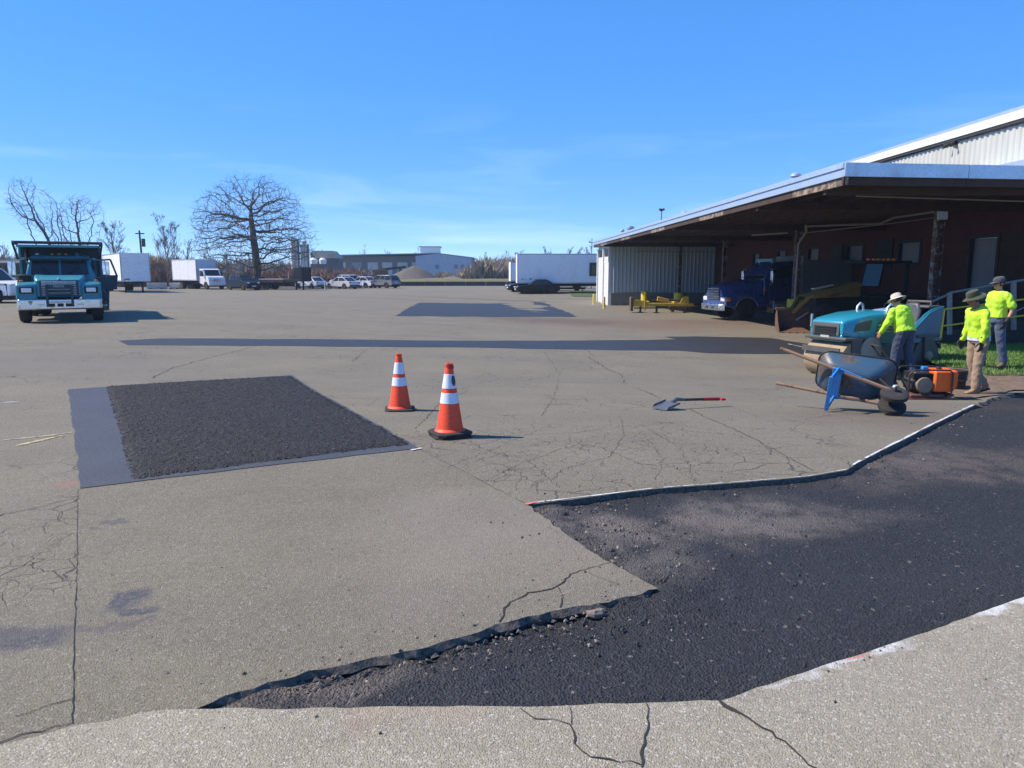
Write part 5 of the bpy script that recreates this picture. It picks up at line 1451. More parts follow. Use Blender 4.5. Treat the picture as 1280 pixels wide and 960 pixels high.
# x=0 at the front axle; y>0 is the right side in the picture
def fr(mb, name, mat, bev=.02, par=dt, sm=40): return mb.build(name, mat, par, bev, sm)
fr(MB().loft([[(.62,-.62,.80),(.62,.62,.80),(.62,.60,1.38),(.62,-.60,1.38)],[(.45,-.66,.80),(.45,.66,.80),(.45,.66,1.50),(.45,-.66,1.50)],[(-.95,-.74,.80),(-.95,.74,.80),(-.95,.74,1.66),(-.95,-.74,1.66)]]), 'hood', M_teal, .05)
for s in (1,-1):
    fr(MB().prism([(.66,.62),(.66,1.16),(.55,1.27),(-.35,1.30),(-.72,1.20),(-.78,.62)] + [(x,z) for x,z in reversed(arch(-.02,.62,.45))],'y',min(s*.60,s*1.16),max(s*.60,s*1.16)), 'fender', M_teal, .06)
    h = fr(MB().bx(.62,.70,s*.87-.19,s*.87+.19,.92,1.12), 'headlight_bezel', M_under, .01)
    MB().bx(.69,.72,s*.87-.135,s*.87+.135,.955,1.085).build('lens', M_lens_w, h, .01)
    fr(MB().box((.1,s*1.03,1.36),(.16,.10,.08)), 'turn_signal', M_lens_o, .02)
    wheel(dt, -.02, s*1.0, .52, .30, s)
    for dx in (-4.2,-5.4):
        for yy in (.72,1.05): wheel(dt, dx, s*yy, .52, .26, s)
# grille, slats, guard
fr(MB().bx(.60,.64,-.53,.53,.83,1.39), 'grille_frame', M_teal_dull, .01)
for i in range(9): fr(MB().bx(.642,.672,-.47,.47,.86+i*.057,.885+i*.057), 'grille_slat', M_chrome if i > 5 else M_alu, .004)
for s in (1,-1): fr(MB().bx(.72,.78,s*.34-.035,s*.34+.035,.50,1.20), 'guard_post', M_teal_dull, .01)
fr(MB().bx(.722,.776,-.302,.302,1.08,1.19), 'guard_board', M_teal_dull, .005)
for z in (.62,.86,.98): fr(MB().bx(.728,.77,-.303,.303,z,z+.05), 'guard_bar', M_alu if z < .7 else M_teal_dull, .005)
me = text_mesh('MACK', .105, .004); o = link('lettering', me, paint('pale_lettering', (.55,.58,.6), .4, 0, .1), dt, 0, 0); o.location = (.781,0,1.135); o.rotation_euler = (PI/2,0,PI/2)
fr(MB().box((.55,0,1.47),(.16,.05,.09)), 'hood_ornament', M_chrome, .01)
fr(MB().loft([[(.60,-1.17,.40),(.60,1.17,.40),(.60,1.17,.74),(.60,-1.17,.74)],[(.72,-1.10,.42),(.72,1.10,.42),(.72,1.10,.73),(.72,-1.10,.73)]]), 'bumper', M_chrome, .03)
for y in (-.23,0,.23): fr(MB().bx(.721,.735,y-.085,y+.085,.50,.60), 'bumper_slot', M_under, .0)
for y in (-.52,.55): fr(MB().bx(.721,.732,y-.10,y+.10,.545,.59), 'fog_lamp', M_lens_w, .005)
fr(MB().prism([(-.86,.69),(-.72,.69),(-.79,.55)],'x',.7215,.73), 'bumper_badge', paint('badge_dull', (.36,.33,.22), .5), .004)
# cab
fr(MB().loft([[(-.96,-.98,1.0),(-.96,.98,1.0),(-2.45,1.02,1.0),(-2.45,-1.02,1.0)],[(-.96,-.98,1.58),(-.96,.98,1.58),(-2.45,1.02,1.58),(-2.45,-1.02,1.58)],[(-1.22,-.86,2.22),(-1.22,.86,2.22),(-2.45,.92,2.24),(-2.45,-.92,2.24)],[(-1.34,-.78,2.32),(-1.34,.78,2.32),(-2.40,.84,2.36),(-2.40,-.84,2.36)]]), 'cab', M_teal, .04)
for s in (1,-1):
    a = s*.03; b = s*.83
    g_ = fr(MB().loft([[(-.955,a,1.64),(-.955,b,1.64),(-1.172,b*.94,2.15),(-1.172,a,2.15)],[(-1.0,a,1.64),(-1.0,b,1.64),(-1.22,b*.94,2.15),(-1.22,a,2.15)]]), 'windscreen', M_carglass, 0)
    MB().beam((-.935,s*.2,1.66),(-1.05,s*.55,1.93),.02,.02).build('wiper', M_under, g_)
    fr(MB().prism([(-1.2,1.62),(-2.2,1.62),(-2.2,2.12),(-1.36,2.12)],'y',s*.972-.012,s*.972+.012), 'side_window', M_carglass, 0)
    fr(MB().bx(-1.15,-1.05,s*1.34-.11,s*1.34+.11,1.62,2.12), 'mirror', M_chrome, .02)
    fr(MB().tube([(-1.1,s*.98,2.18),(-1.02,s*1.32,2.16),(-1.02,s*1.36,1.55),(-1.1,s*1.0,1.48)], .016, 6), 'mirror_bracket', M_alu, 0)
    fr(MB().tube([(-.95,s*.95,2.22),(-.95,s*1.05,2.22)], .02, 6), 'grab_bar', M_alu, 0)
fr(MB().bx(-1.30,-.98,-.90,.90,2.19,2.25), 'sun_visor', M_teal_dull, .015)
for y in (-.62,-.2,0,.2): 
    fr(MB().ell((-1.28,y,2.40),(.07,.055,.05),8,6), 'marker_light', M_lens_o if abs(y) < .3 else M_lens_w, 0)
fr(MB().cyl((-1.5,.5,2.33),(-1.45,.56,2.50),.05,.09,10), 'air_horn', M_chrome, 0)
# dump body
fr(MB().loft([[(-2.70,-1.19,1.0),(-2.70,1.19,1.0),(-2.70,1.19,2.86),(-2.70,-1.19,2.86)],[(-2.62,-1.19,1.0),(-2.62,1.19,1.0),(-2.62,1.19,2.86),(-2.62,-1.19,2.86)]]), 'headboard', M_teal_dull, .015)
for s in (1,-1):
    fr(MB().bx(-6.8,-2.702,min(s*1.11,s*1.19),max(s*1.11,s*1.19),1.0,2.72), 'body_side', M_teal, .015)
    for i in range(6): fr(MB().bx(-6.7+i*.74,-6.58+i*.74,min(s*1.191,s*1.25),max(s*1.191,s*1.25),1.05,2.65), 'side_rib', M_teal, .01)
    fr(MB().beam((-2.62,s*1.18,2.86),(-1.15,s*1.24,2.98),.06,.08), 'cab_guard_side', M_teal_dull, .01)
    fr(MB().beam((-1.35,s*1.28,2.97),(-1.5,s*1.18,2.18),.05,.05), 'tarp_arm', M_under, .005)
    fr(MB().box((-2.66,s*1.205,1.9),(.14,.08,1.9)), 'corner_post', M_teal, .01)
fr(MB().bx(-6.8,-2.702,-1.108,1.108,.98,1.06), 'body_floor', M_teal_dull, 0); fr(MB().bx(-6.88,-6.802,-1.15,1.15,1.0,2.6), 'tailgate', M_teal_dull, .02)
fr(MB().loft([[(-2.62,-1.16,2.80),(-2.62,1.16,2.80),(-2.62,1.16,2.86),(-2.62,-1.16,2.86)],[(-1.15,-1.16,2.84),(-1.15,1.16,2.84),(-1.15,1.16,2.90),(-1.15,-1.16,2.90)]]), 'cab_guard', M_teal_dull, .01)
fr(MB().bx(-1.16,-1.10,-1.17,1.17,2.76,2.88), 'cab_guard_lip', M_teal, .01)
fr(MB().tube([(-1.28,-1.30,3.0),(-1.28,1.30,3.0)], .06, 10), 'tarp_roller', paint('dark_tarp', (.045,.042,.04), .8), 0)
fr(MB().bx(-6.6,.4,-.42,.42,.62,.97), 'chassis', M_under, 0)
fr(MB().bx(-.1,.3,-.98,.98,.42,.60), 'front_axle', M_under, .02)
fr(MB().cyl((-1.1,-1.02,.75),(-2.3,-1.02,.75),.30,None,16), 'fuel_tank', M_alu, .02); fr(MB().cyl((-1.1,1.02,.75),(-2.3,1.02,.75),.30,None,16), 'fuel_tank', M_teal_dull, .02)
fr(MB().lathe([(.19,1.02),(.20,1.05),(.20,1.62),(.16,1.66)], (-.7,-1.0,0), 14), 'air_cleaner', M_under, 0)
fr(MB().tube([(-2.52,-1.0,.8),(-2.52,-1.0,2.7),(-2.62,-1.0,2.82)], .07, 10), 'exhaust_stack', M_under, 0)
# open driver's door, swung out to the right of the picture
dr = fr(MB().loft([[(-1.18,1.02,.98),(-1.25,1.62,.98),(-1.29,1.62,.98),(-1.22,1.02,.98)],[(-1.18,1.02,1.62),(-1.25,1.70,1.62),(-1.29,1.70,1.62),(-1.22,1.02,1.62)]]), 'open_door', M_teal_dull, .01)
for a, b in (((-1.2,1.05,1.6),(-1.2,1.02,2.15)),((-1.2,1.02,2.15),(-1.26,1.50,2.20)),((-1.26,1.50,2.20),(-1.27,1.66,1.6))): MB().beam(a,b,.06,.06).build('window_frame', M_teal_dull, dr, .01)
MB().bx(-1.30,-1.27,1.12,1.2,1.30,1.34).build('handle', M_chrome, dr)
fr(MB().bx(-1.9,-1.3,1.02,1.30,.40,.46), 'step', M_alu, .01)

def zwarp(z):
    for (a, b, c, e) in ((1.2,1.66,1.2,1.50),(1.66,2.32,1.50,2.12),(2.32,2.98,2.12,2.52),(2.98,9,2.52,8.5)):
        if a <= z <= b: return c + (z-a)/(b-a)*(e-c)
    return z
def warp_tree(o):
    for ch in children(o):
        if ch.type == 'MESH' and not ch.name.startswith('lettering'):
            for v in ch.data.vertices: v.co.z = zwarp(v.co.z)
        if not ch.name.startswith('wheel'): warp_tree(ch)
warp_tree(dt)

# ------------------------------------------------------------------ dark blue truck parked under the canopy
bp = G(926, 400.5)
tk = thing('blue_truck', 'shiny dark blue truck with a chrome bumper parked under the canopy', 'truck', (bp.x, bp.y+1.05, bp.z), R(191))
def ft_(mb, name, mat, bev=.02, sm=40): return mb.build(name, mat, tk, bev, sm)
# x=0 front axle, left side (+y) faces the camera
hoodr = []
for x, w_, zt_, zm in ((1.16,.78,1.62,1.30),(.95,.88,1.74,1.36),(.4,.95,1.86,1.42),(-.3,.99,1.97,1.48),(-.95,1.02,2.06,1.5)):
    hoodr.append([(x,w_,.75),(x,w_,zm),(x,w_*.86,zt_-.12),(x,w_*.5,zt_),(x,-w_*.5,zt_),(x,-w_*.86,zt_-.12),(x,-w_,zm),(x,-w_,.75)])
ft_(MB().loft(hoodr), 'hood', M_blue, .03, 50)
for s in (1,-1):
    ft_(MB().prism([(1.12,.70),(1.16,1.05),(.98,1.27),(.3,1.42),(-.45,1.36),(-.92,1.12),(-.98,.62),(-.66,.62)]+[(x,z) for x,z in reversed(arch(0,.60,.50))]+[(.68,.62)],'y',min(s*.92,s*1.22),max(s*.92,s*1.22)), 'fender', M_blue, .06)
    ft_(MB().tube([(math.cos(a)*.63,s*1.215,.50+math.sin(a)*.63) for a in [PI*i/10 for i in range(1,10)]],.035,8), 'wheel_arch_trim', M_alu, 0)
    h = ft_(MB().bx(1.02,1.17,min(s*.70,s*1.12),max(s*.70,s*1.12),.92,1.14), 'headlight', M_lens_w, .04)
    ft_(MB().box((1.0,s*1.18,1.03),(.26,.12,.22)), 'turn_signal', M_lens_o, .05)
    wheel(tk, 0, s*1.02, .52, .30, s, M_alu)
    for yy in (.72,1.04): wheel(tk, -5.6, s*yy, .52, .26, s)
    ft_(MB().prism([(-1.30,2.05),(-2.3,2.05),(-2.3,2.62),(-1.62,2.62)],'y',s*1.132-.01,s*1.132+.012), 'side_window', M_carglass, 0)
    ft_(MB().bx(-1.25,-1.12,s*1.38-.11,s*1.38+.11,1.82,2.42), 'mirror', M_chrome, .03)
    ft_(MB().tube([(-1.2,s*1.1,2.5),(-1.18,s*1.36,2.48),(-1.18,s*1.38,1.8),(-1.2,s*1.12,1.72)],.016,6), 'mirror_bracket', M_alu, 0)
    ft_(MB().cyl((-1.5,s*1.0,.66),(-2.75,s*1.0,.66),.30,None,18), 'fuel_tank', M_alu, .02)
    ft_(MB().bx(-1.45,-1.37,s*1.0-.31,s*1.0+.31,.35,.98), 'tank_strap', M_chrome, .01)
    ft_(MB().ell((-1.0,s*1.06,1.48),(.09,.03,.06),8,6), 'side_marker', M_lens_o, 0)
ft_(MB().bx(1.162,1.19,-.62,.62,.98,1.60), 'grille_frame', M_black_metal, .02)
for i in range(9): ft_(MB().bx(1.192,1.212,-.56,.56,1.02+i*.062,1.05+i*.062), 'grille_slat', M_blue if i % 2 else M_chrome, .004)
ft_(MB().loft([[(1.14,-1.18,.46),(1.14,1.18,.46),(1.14,1.18,.82),(1.14,-1.18,.82)],[(1.36,-.92,.48),(1.36,.92,.48),(1.36,.92,.80),(1.36,-.92,.80)]]), 'bumper', M_chrome, .05)
for y in (-.3,.3): ft_(MB().bx(1.345,1.372,y-.12,y+.12,.56,.68), 'tow_slot', M_under, .01)
ft_(MB().loft([[(-.96,-1.06,.70),(-.96,1.06,.70),(-2.75,1.10,.70),(-2.75,-1.10,.70)],[(-.96,-1.06,2.0),(-.96,1.06,2.0),(-2.75,1.10,2.0),(-2.75,-1.10,2.0)],[(-1.42,-.98,2.68),(-1.42,.98,2.68),(-2.75,1.04,2.72),(-2.75,-1.04,2.72)],[(-1.62,-.86,2.82),(-1.62,.86,2.82),(-2.70,.94,2.88),(-2.70,-.94,2.88)]]), 'cab', paint('shaded_blue_cab', (.022,.042,.125), .3, 0, .15, (.06,.06,.06), 2, .02, .4), .05)  # same truck blue, darkened to paint in the shade on the cab
ft_(MB().loft([[(-.985,-.90,2.04),(-.985,.90,2.04),(-1.40,.86,2.64),(-1.40,-.86,2.64)],[(-1.03,-.90,2.02),(-1.03,.90,2.02),(-1.44,.86,2.62),(-1.44,-.86,2.62)]]), 'windscreen', M_carglass, 0)
ft_(MB().bx(-1.75,-1.50,-.75,.75,2.84,3.02), 'light_bar', paint('teal_light_bar', (.10,.30,.36), .3), .03)
for y in (-.6,.6): ft_(MB().bx(-1.7,-1.6,y-.05,y+.05,2.78,2.838), 'bar_foot', M_chrome, 0)
dd = ft_(MB().bx(-2.28,-1.25,1.108,1.128,.86,1.98), 'door', paint('shaded_blue_cab', (0,0,0)), .01)
MB().bx(-2.2,-2.08,1.129,1.15,1.55,1.60).build('handle', M_chrome, dd)
ft_(MB().bx(-2.1,-1.35,1.0,1.24,.36,.42), 'step', M_chrome, .01)
ft_(MB().bx(-6.6,1.0,-.42,.42,.62,.95), 'chassis', M_under, 0)
M_boxgrey = paint('grey_truck_box', (.17,.18,.19), .6, 0, .3, (.1,.09,.08), 1.2)
ft_(MB().bx(-6.9,-2.95,-1.22,1.22,.98,1.18), 'bed_floor', M_under, .01); ft_(MB().bx(-3.05,-2.92,-1.22,1.22,1.182,3.15), 'bed_headboard', M_boxgrey, .02)
for s in (1,-1):
    for i in range(5): ft_(MB().bx(-6.9+i*.77,-6.14+i*.77,s*1.2-.02-.004*(i%2),s*1.2+.02+.004*(i%2),1.183,2.95), 'side_board', M_boxgrey, .006)
ft_(MB().beam((-2.98,1.0,3.1),(-4.2,1.0,2.2),.08,.08), 'hoist_arm', M_under, .01)

# ------------------------------------------------------------------ wheel loader in the canopy shade behind the roller
M_cat = paint('dirty_machine_yellow', (.20,.125,.03), .6, 0, .5, (.09,.07,.05), 2.5)
M_bucket = rusty('rusty_bucket', (.095,.062,.048), (.12,.062,.042), .7, .75, 3)
lb = at_y(990, 412, 28.1); lb.z = zt(lb.x, 28.1)
D0 = lb.y - .6
a0 = at_y(1077,357,D0); b0 = at_y(1098,357.5,D0); c0 = at_y(1104,330,D0+.2); d0 = at_y(1084,330,D0+.2)
ws = thing('wheel_loader', 'old loader with rusty bucket and windscreen coloured with reflected blue parked in the canopy shade', 'loader', (lb.x, lb.y-.15, lb.z))
O = Vector(ws.location)
def fw_(mb, name, mat, bev=.02, par=None): return mb.build(name, mat, par or ws, bev, 40)
BM = Matrix.Rotation(R(-102), 4, 'Z')
bpz = [(.55,.0),(.0,.02),(-.36,.10),(-.50,.36),(-.48,.66),(-.30,.86),(-.27,.84),(-.44,.64),(-.46,.38),(-.33,.15),(.0,.07),(.55,.03)]
bu = fw_(MB(BM).prism(bpz,'y',-.60,.60), 'bucket', M_bucket, .01)
for s in (1,-1): MB(BM).prism([(.52,.0),(-.36,.10),(-.50,.36),(-.48,.66),(-.28,.86),(.0,.45)],'y',s*.60-.02,s*.60+.02).build('side_plate', M_bucket, bu, .005)
MB(BM).bx(-.38,-.26,-.66,.66,.84,.93).build('top_lip', M_bucket, bu, .01)
for i in range(5): MB(BM).bx(.5,.66,-.5+i*.25-.04,-.5+i*.25+.04,.0,.05).build('tooth', M_bucket, bu, .005)
h0 = at_y(1022,372,D0+.2)-O; h1 = at_y(1076,356,D0+.2)-O
for k_, (dy, nm) in enumerate(((-.2,'loader_arm'),(.75,'loader_arm'))):
    fw_(MB().tube([(.05,.35+dy*.3,.72),(.55,.2+dy,1.35),tuple(h0+Vector((.2,dy,.1))),tuple(h1+Vector((-.1,dy,.0)))], .09, 8), nm, M_cat, 0)
fw_(MB().tube([(.2,.3,.45),(1.0,.2,1.0),(1.5,.2,1.2)], .05, 8), 'bucket_ram', M_alu, 0)
q1 = at_y(1018,373,D0)-O; q2 = at_y(1076,371,D0)-O; q3 = at_y(1076,352,D0)-O; q4 = at_y(1030,362,D0)-O
V = Vector((0,1.0,0))
fw_(MB().loft([[q1,q2,q3,q4],[q1+V,q2+V,q3+V,q4+V]]), 'hood', M_cat, .03)
u1 = at_y(1016,361,D0-.02)-O; u2 = at_y(1040,356,D0-.02)-O
fw_(MB().beam(u1,u2,.3,.05), 'hood_edge', M_alu, .005)
fw_(MB().loft([[a0-O,b0-O,c0-O,d0-O],[a0-O+V*.04,b0-O+V*.04,c0-O+V*.04,d0-O+V*.04]]), 'windscreen', paint('reflected_blue_glass', (.20,.42,.62), .10, .3, .12, (.2,.3,.4), 3, 0), 0)  # reflected blue is painted into the glass colour
fw_(MB().beam(b0-O+Vector((.03,.02,-.1)), c0-O+Vector((.04,.02,.05)), .06, .06), 'cab_post', M_under, .005)
fw_(MB().beam(a0-O+Vector((-.03,.02,-.1)), d0-O+Vector((-.04,.02,.05)), .06, .06), 'cab_post', M_under, .005)
rz_ = c0.z-O.z; cx_ = c0.x-O.x
fw_(MB().bx(cx_-.85, cx_+.95, a0.y-O.y-.1, a0.y-O.y+1.5, rz_+.03, rz_+.12), 'cab_roof', M_under, .03)
for i in range(6): fw_(MB().box((cx_-.7+i*.19, a0.y-O.y-.06, rz_+.16),(.10,.10,.08)), 'roof_lamp', M_lens_o, .01)
for x in (cx_+.9,): fw_(MB().bx(x-.05,x+.05,a0.y-O.y+.1,a0.y-O.y+.2,.9,rz_+.02), 'cab_post', M_under, 0)
fw_(MB().bx(q1.x+.1, cx_+1.2, a0.y-O.y+.1, a0.y-O.y+1.2, .5, q1.z-.02), 'chassis', M_under, .03)
for x in (q1.x+.45, cx_+.75):
    for yy in (a0.y-O.y-.12, a0.y-O.y+1.45):
        fw_(MB().lathe([(.3,-.17),(.5,-.17),(.56,-.1),(.56,.1),(.5,.17),(.3,.17)],(x,yy,.56-(O.z-zt(O.x+x,O.y+yy))),20,'y'), 'wheel', M_rubber, 0)
# ------------------------------------------------------------------ yellow plough frame near the shed
q = G(800, 391)
pf = thing('plough_frame', 'yellow steel plough frame standing on black jack feet by the blue truck', 'plough frame', (q.x, q.y, q.z), R(-6))
k = q.y/920
def fp_(mb, name, mat, bev=.01): return mb.build(name, mat, pf, bev)
M_yel2 = paint('worn_yellow_steel', (.58,.38,.03), .55, 0, .5, (.14,.07,.035), 3)
fp_(MB().bx(-.55,3.2,-.25,-.10,.42,.58), 'long_beam', M_yel2); fp_(MB().bx(-.55,3.2,.65,.80,.42,.58), 'long_beam', M_yel2)
fp_(MB().bx(-.60,-.45,-.35,.9,.12,.95), 'end_plate', M_bucket); fp_(MB().prism([(-.44,.40),(.40,.40),(.40,.70),(-.2,.82),(-.44,.82)],'y',-.30,-.26), 'side_plate', M_yel2); fp_(MB().bx(.22,.30,-.36,-.28,.15,1.25), 'mast', M_yel2)
fp_(MB().bx(.4,.55,-.24,.79,.585,.70), 'cross_beam', M_yel2); fp_(MB().bx(2.0,2.15,-.24,.79,.585,.70), 'cross_beam', M_yel2)
fp_(MB().prism([(1.0,.72),(1.75,.66),(1.72,.84),(1.05,1.0)],'y',-.05,.1), 'hitch_plate', M_yel2, .02); fp_(MB().prism([(2.35,.585),(2.95,.585),(2.85,1.05),(2.55,1.0)],'y',-.2,-.12), 'gusset', M_yel2)
fp_(MB().tube([(.7,.1,.75),(1.2,.15,.72),(1.7,.2,.80),(2.4,.2,.72)],.06,8), 'hydraulic_hose', M_under)
fp_(MB().beam((-.4,-.2,.3),(3.1,-.2,.33),.05,.08), 'lower_bar', M_rust)
for x, y in ((.0,-.18),(.95,-.42),(2.9,.7)):
    fp_(MB().bx(x-.06,x+.06,y-.06,y+.06,.06,.45), 'jack_leg', M_black_metal); fp_(MB().bx(x-.17,x+.17,y-.17,y+.17,-.01,.06), 'jack_foot', M_black_metal)
pl_ = thing('timber_stack', 'pale timber beams stacked behind the yellow frame beside the blue truck', 'timber', (q.x+3.5, q.y+1.2, zt(q.x+3.5, q.y+1.2)), R(-4))
for j in range(3):
    for i in range(3): MB().bx(-1.4+.05*i,2.2-.1*j,i*.24,.21+i*.24,.12+j*.18,.27+j*.18).build('beam', rusty('weathered_timber_%d' % ((i+j) % 2), (.20,.15,.10) if (i+j) % 2 else (.15,.10,.07), (.10,.06,.04), .4, .9), pl_, .008)
for x in (-1.2,1.8): MB().bx(x,x+.12,0,.7,-.02,.118).build('bearer', M_rust, pl_)
c_ = gpt(777, 380); cbx = thing('equipment_box', 'low grey green box with pale lid beside the shed', 'box', c_, R(3))
MB().bx(-.45,.5,-.4,.4,.0,.36).build('box', paint('grey_green_box', (.13,.17,.15), .7, 0, .4), cbx, .02); MB().bx(-.49,.54,-.44,.44,.362,.42).build('lid', M_conc, cbx, .01)

# ------------------------------------------------------------------ traffic cones
M_cone = paint('cone_orange', (.86,.075,.022), .55, 0, .35, (.30,.05,.025), 4, .06, 0, .12)
M_collar = paint('reflective_white', (.72,.75,.82), .4, 0, .12, (.35,.33,.3), 9, .03)
M_conebase = paint('cone_rubber_base', (.024,.022,.021), .85, 0, .6, (.085,.068,.055), 8, .3)
M_scuff = paint('grey_scuff', (.06,.075,.07), .8, 0, .2)
def make_cone(label, loc, rz, double):
    c = thing('traffic_cone', label, 'traffic cone', loc, rz, 'orange traffic cones')
    z0 = 0.0
    for k_ in range(2 if double else 1):
        a = .03*k_; m = MB(Matrix.Rotation(R(9)*k_, 4, 'Z'))
        h = .185
        pts = [(-h,-h*.7),(-h*.7,-h),(h*.7,-h),(h,-h*.7),(h,h*.7),(h*.7,h),(-h*.7,h),(-h,h*.7)]
        m.loft([[(x,y,.002+a) for x,y in pts],[(x,y,.026+a) for x,y in pts],[(x*.86,y*.86,.036+a) for x,y in pts]]); m.build('base', M_conebase, c, .004)
        z0 = a
    z0 += .03
    R0, R1, Hc = .135, .032, .675
    rr = lambda z: R0 + (R1-R0)*z/Hc
    prof = [(R0+.022, 0), (R0+.016, .012), (rr(.03), .03)] + [(rr(z), z) for z in (.25,.278,.279,.385,.386,.425,.426,.57,.571,.62)] + [(R1+.002,.655),(R1+.008,.66),(R1+.008,.672),(R1-.006,.676),(R1-.008,.60)]
    MB().lathe(prof, (0,0,z0), 28, 'z', False).build('cone_body', M_cone, c, 0, 30)
    for a, b in ((.281,.384),(.428,.568)):
        MB().lathe([(rr(a)+.0005,a),(rr(a)+.003,a+.002),(rr(b)+.003,b-.002),(rr(b)+.0005,b)], (0,0,z0), 28, 'z', False).build('reflective_collar', M_collar, c, 0, 30)
    if double:
        m = MB(); n_ = 5
        for i, (z, wd_) in enumerate(((.555,.010),(.54,.020),(.50,.026),(.47,.018),(.455,.006))):
            r_1 = rr(z)+.0090; a0_ = R(-48) - rz
            m.av([(r_1*math.cos(a0_-wd_/r_1*.9), r_1*math.sin(a0_-wd_/r_1*.9), z0+z), (r_1*math.cos(a0_+wd_/r_1), r_1*math.sin(a0_+wd_/r_1), z0+z)])
        for i in range(n_-1): m.f.append((2*i,2*i+1,2*i+3,2*i+2))
        m.build('scuff', M_scuff, c, 0, 0)
        MB().lathe([(R1-.002,.612),(R1+.010,.618),(R1+.010,.648),(R1-.002,.654)], (.004,0,z0), 20).build('tip_ring', paint('dark_orange', (.42,.02,.012), .5), c)
    return c
g1 = G(562.5, 545.5); make_cone('nearer traffic cone on a doubled black base with a scuffed upper collar', (g1.x, g1.y, g1.z), R(20), True)
g2 = G(500, 512.5); make_cone('farther traffic cone on a single base beside the dark square patch', (g2.x, g2.y, g2.z), R(8), False)
g3 = G(858, 376); c3 = copy_tree([o for o in COL.objects if o.name.startswith('traffic_cone') and o.parent is None][-1], (g3.x, g3.y, g3.z), R(30), 'small distant traffic cone standing behind the yellow frame', 'orange traffic cones')

# ------------------------------------------------------------------ shovel lying on the asphalt
s0 = G(822, 512.5); s1 = G(902, 508.0)
dx_ = Vector((s1.x-s0.x, s1.y-s0.y)); Ls = dx_.length
shv = thing('shovel', 'short flat shovel with a red grip lying on the cracked asphalt', 'shovel', (s0.x, s0.y, s0.z), math.atan2(dx_.y, dx_.x))
M_blade = paint('scoured_steel', (.13,.145,.17), .45, .4, .35, (.10,.07,.05), 9)
bl = [[(.0,-.13,.012),(.0,.13,.012),(.0,.13,.016),(.0,-.13,.016)],[(.12,-.14,.03),(.12,.14,.03),(.12,.14,.034),(.12,-.14,.034)],[(.24,-.135,.075),(.24,.135,.075),(.24,.135,.079),(.24,-.135,.079)],[(.29,-.10,.075),(.29,.10,.075),(.29,.10,.079),(.29,-.10,.079)]]
MB().loft(bl).build('blade', M_blade, shv, 0, 40)
for s in (1,-1): MB().loft([[(.02,s*.135,.014),(.25,s*.137,.075),(.25,s*.137,.10),(.06,s*.138,.055)],[(.02,s*.141,.014),(.25,s*.141,.075),(.25,s*.141,.10),(.06,s*.141,.055)]]).build('blade_side', M_blade, shv)
MB().tube([(.24,0,.085),(.30,0,.115),(.36,0,.110),(.44,0,.098)],[.024,.028,.024,.020],10).build('socket', M_blade, shv)
MB().tube([(.42,0,.099),(Ls*.72,0,.075)],.019,10).build('shaft', paint('dark_shaft', (.035,.028,.026), .7, 0, .3), shv)
MB().tube([(Ls*.70,0,.076),(Ls*.92,0,.060),(Ls*.95,0,.058)],[.022,.024,.024],10).build('grip', paint('red_grip', (.38,.018,.02), .5, 0, .3), shv)
MB().tube([(Ls*.94,-.055,.058),(Ls*1.0,-.055,.055),(Ls*1.0,.055,.055),(Ls*.94,.055,.058)],.015,8).build('d_handle', paint('red_grip', (0,0,0)), shv)

# ------------------------------------------------------------------ wheelbarrow tipped over on its side
M_tray = rusty('blue_tray_paint', (.035,.085,.14), (.085,.07,.06), .38, .45, 3)
M_blueleg = paint('bright_blue_steel', (.035,.22,.55), .45, 0, .25, (.08,.09,.1), 5)
M_wood = rusty('weathered_handle_wood', (.22,.135,.085), (.10,.065,.045), .35, .85, 8)
PHI = R(68)
wbx = thing('wheelbarrow', 'blue wheelbarrow tipped over on its side with wooden handles pointing left', 'wheelbarrow', (0,0,0))
RW = Matrix.Scale(.83, 4) @ Matrix.Rotation(R(-32), 4, 'Z') @ Matrix.Rotation(R(8), 4, 'Y') @ Matrix.Rotation(-PHI, 4, 'X')
pend = []
def wbp(mb, name, mat, bev=0.0, sm=40, par=None):
    o = mb.build(name, mat, par or wbx, bev, sm); pend.append(o); return o
hp = lambda s, x: (x, s*(.13 + (.62-x)/1.72*.20), .24 + (.62-x)/1.72*.30)     # handle line
for s in (1,-1):
    wbp(MB().beam(hp(s,.66), hp(s,-1.08), .042, .05), 'handle', M_wood, .008)
    wbp(MB().beam((-.16,s*.25,.36),(-.20,s*.27,.0),.075,.03,(1,0,0)), 'leg', M_blueleg, .006)
    wbp(MB().beam((-.16,s*.25,.36),(.18,s*.19,.32),.05,.02), 'leg_brace', M_blueleg, .004)
    wbp(MB().beam((.36,s*.16,.52),(.60,s*.13,.28),.03,.02), 'tray_brace', M_black_metal, .003)
    wbp(MB().lathe([(.07,-.05),(.155,-.05),(.19,-.03),(.195,0),(.19,.03),(.155,.05),(.07,.05)],(.66,s*.105,.195),22,'y'), 'tyre', M_rubber)
    wbp(MB().lathe([(.02,-.04),(.11,-.045),(.12,0),(.11,.045),(.02,.04)],(.66,s*.105,.195),16,'y'), 'rim', M_rim)
    wbp(MB().ell((.64,s*.215,.225),(.035,.03,.035),8,6), 'axle_clamp', M_galv)
wbp(MB().beam((-.20,-.30,.012),(-.20,.30,.012),.06,.025), 'foot_bar', M_blueleg, .005)
wbp(MB().beam((-.17,-.27,.35),(-.17,.27,.35),.14,.03), 'cross_plate', M_blueleg, .005)
wbp(MB().cyl((.66,-.24,.195),(.66,.24,.195),.014,None,8), 'axle', M_black_metal)
wbp(MB().beam((.66,-.15,.40),(.66,.15,.40),.05,.05), 'nose_guard', M_wood, .005)
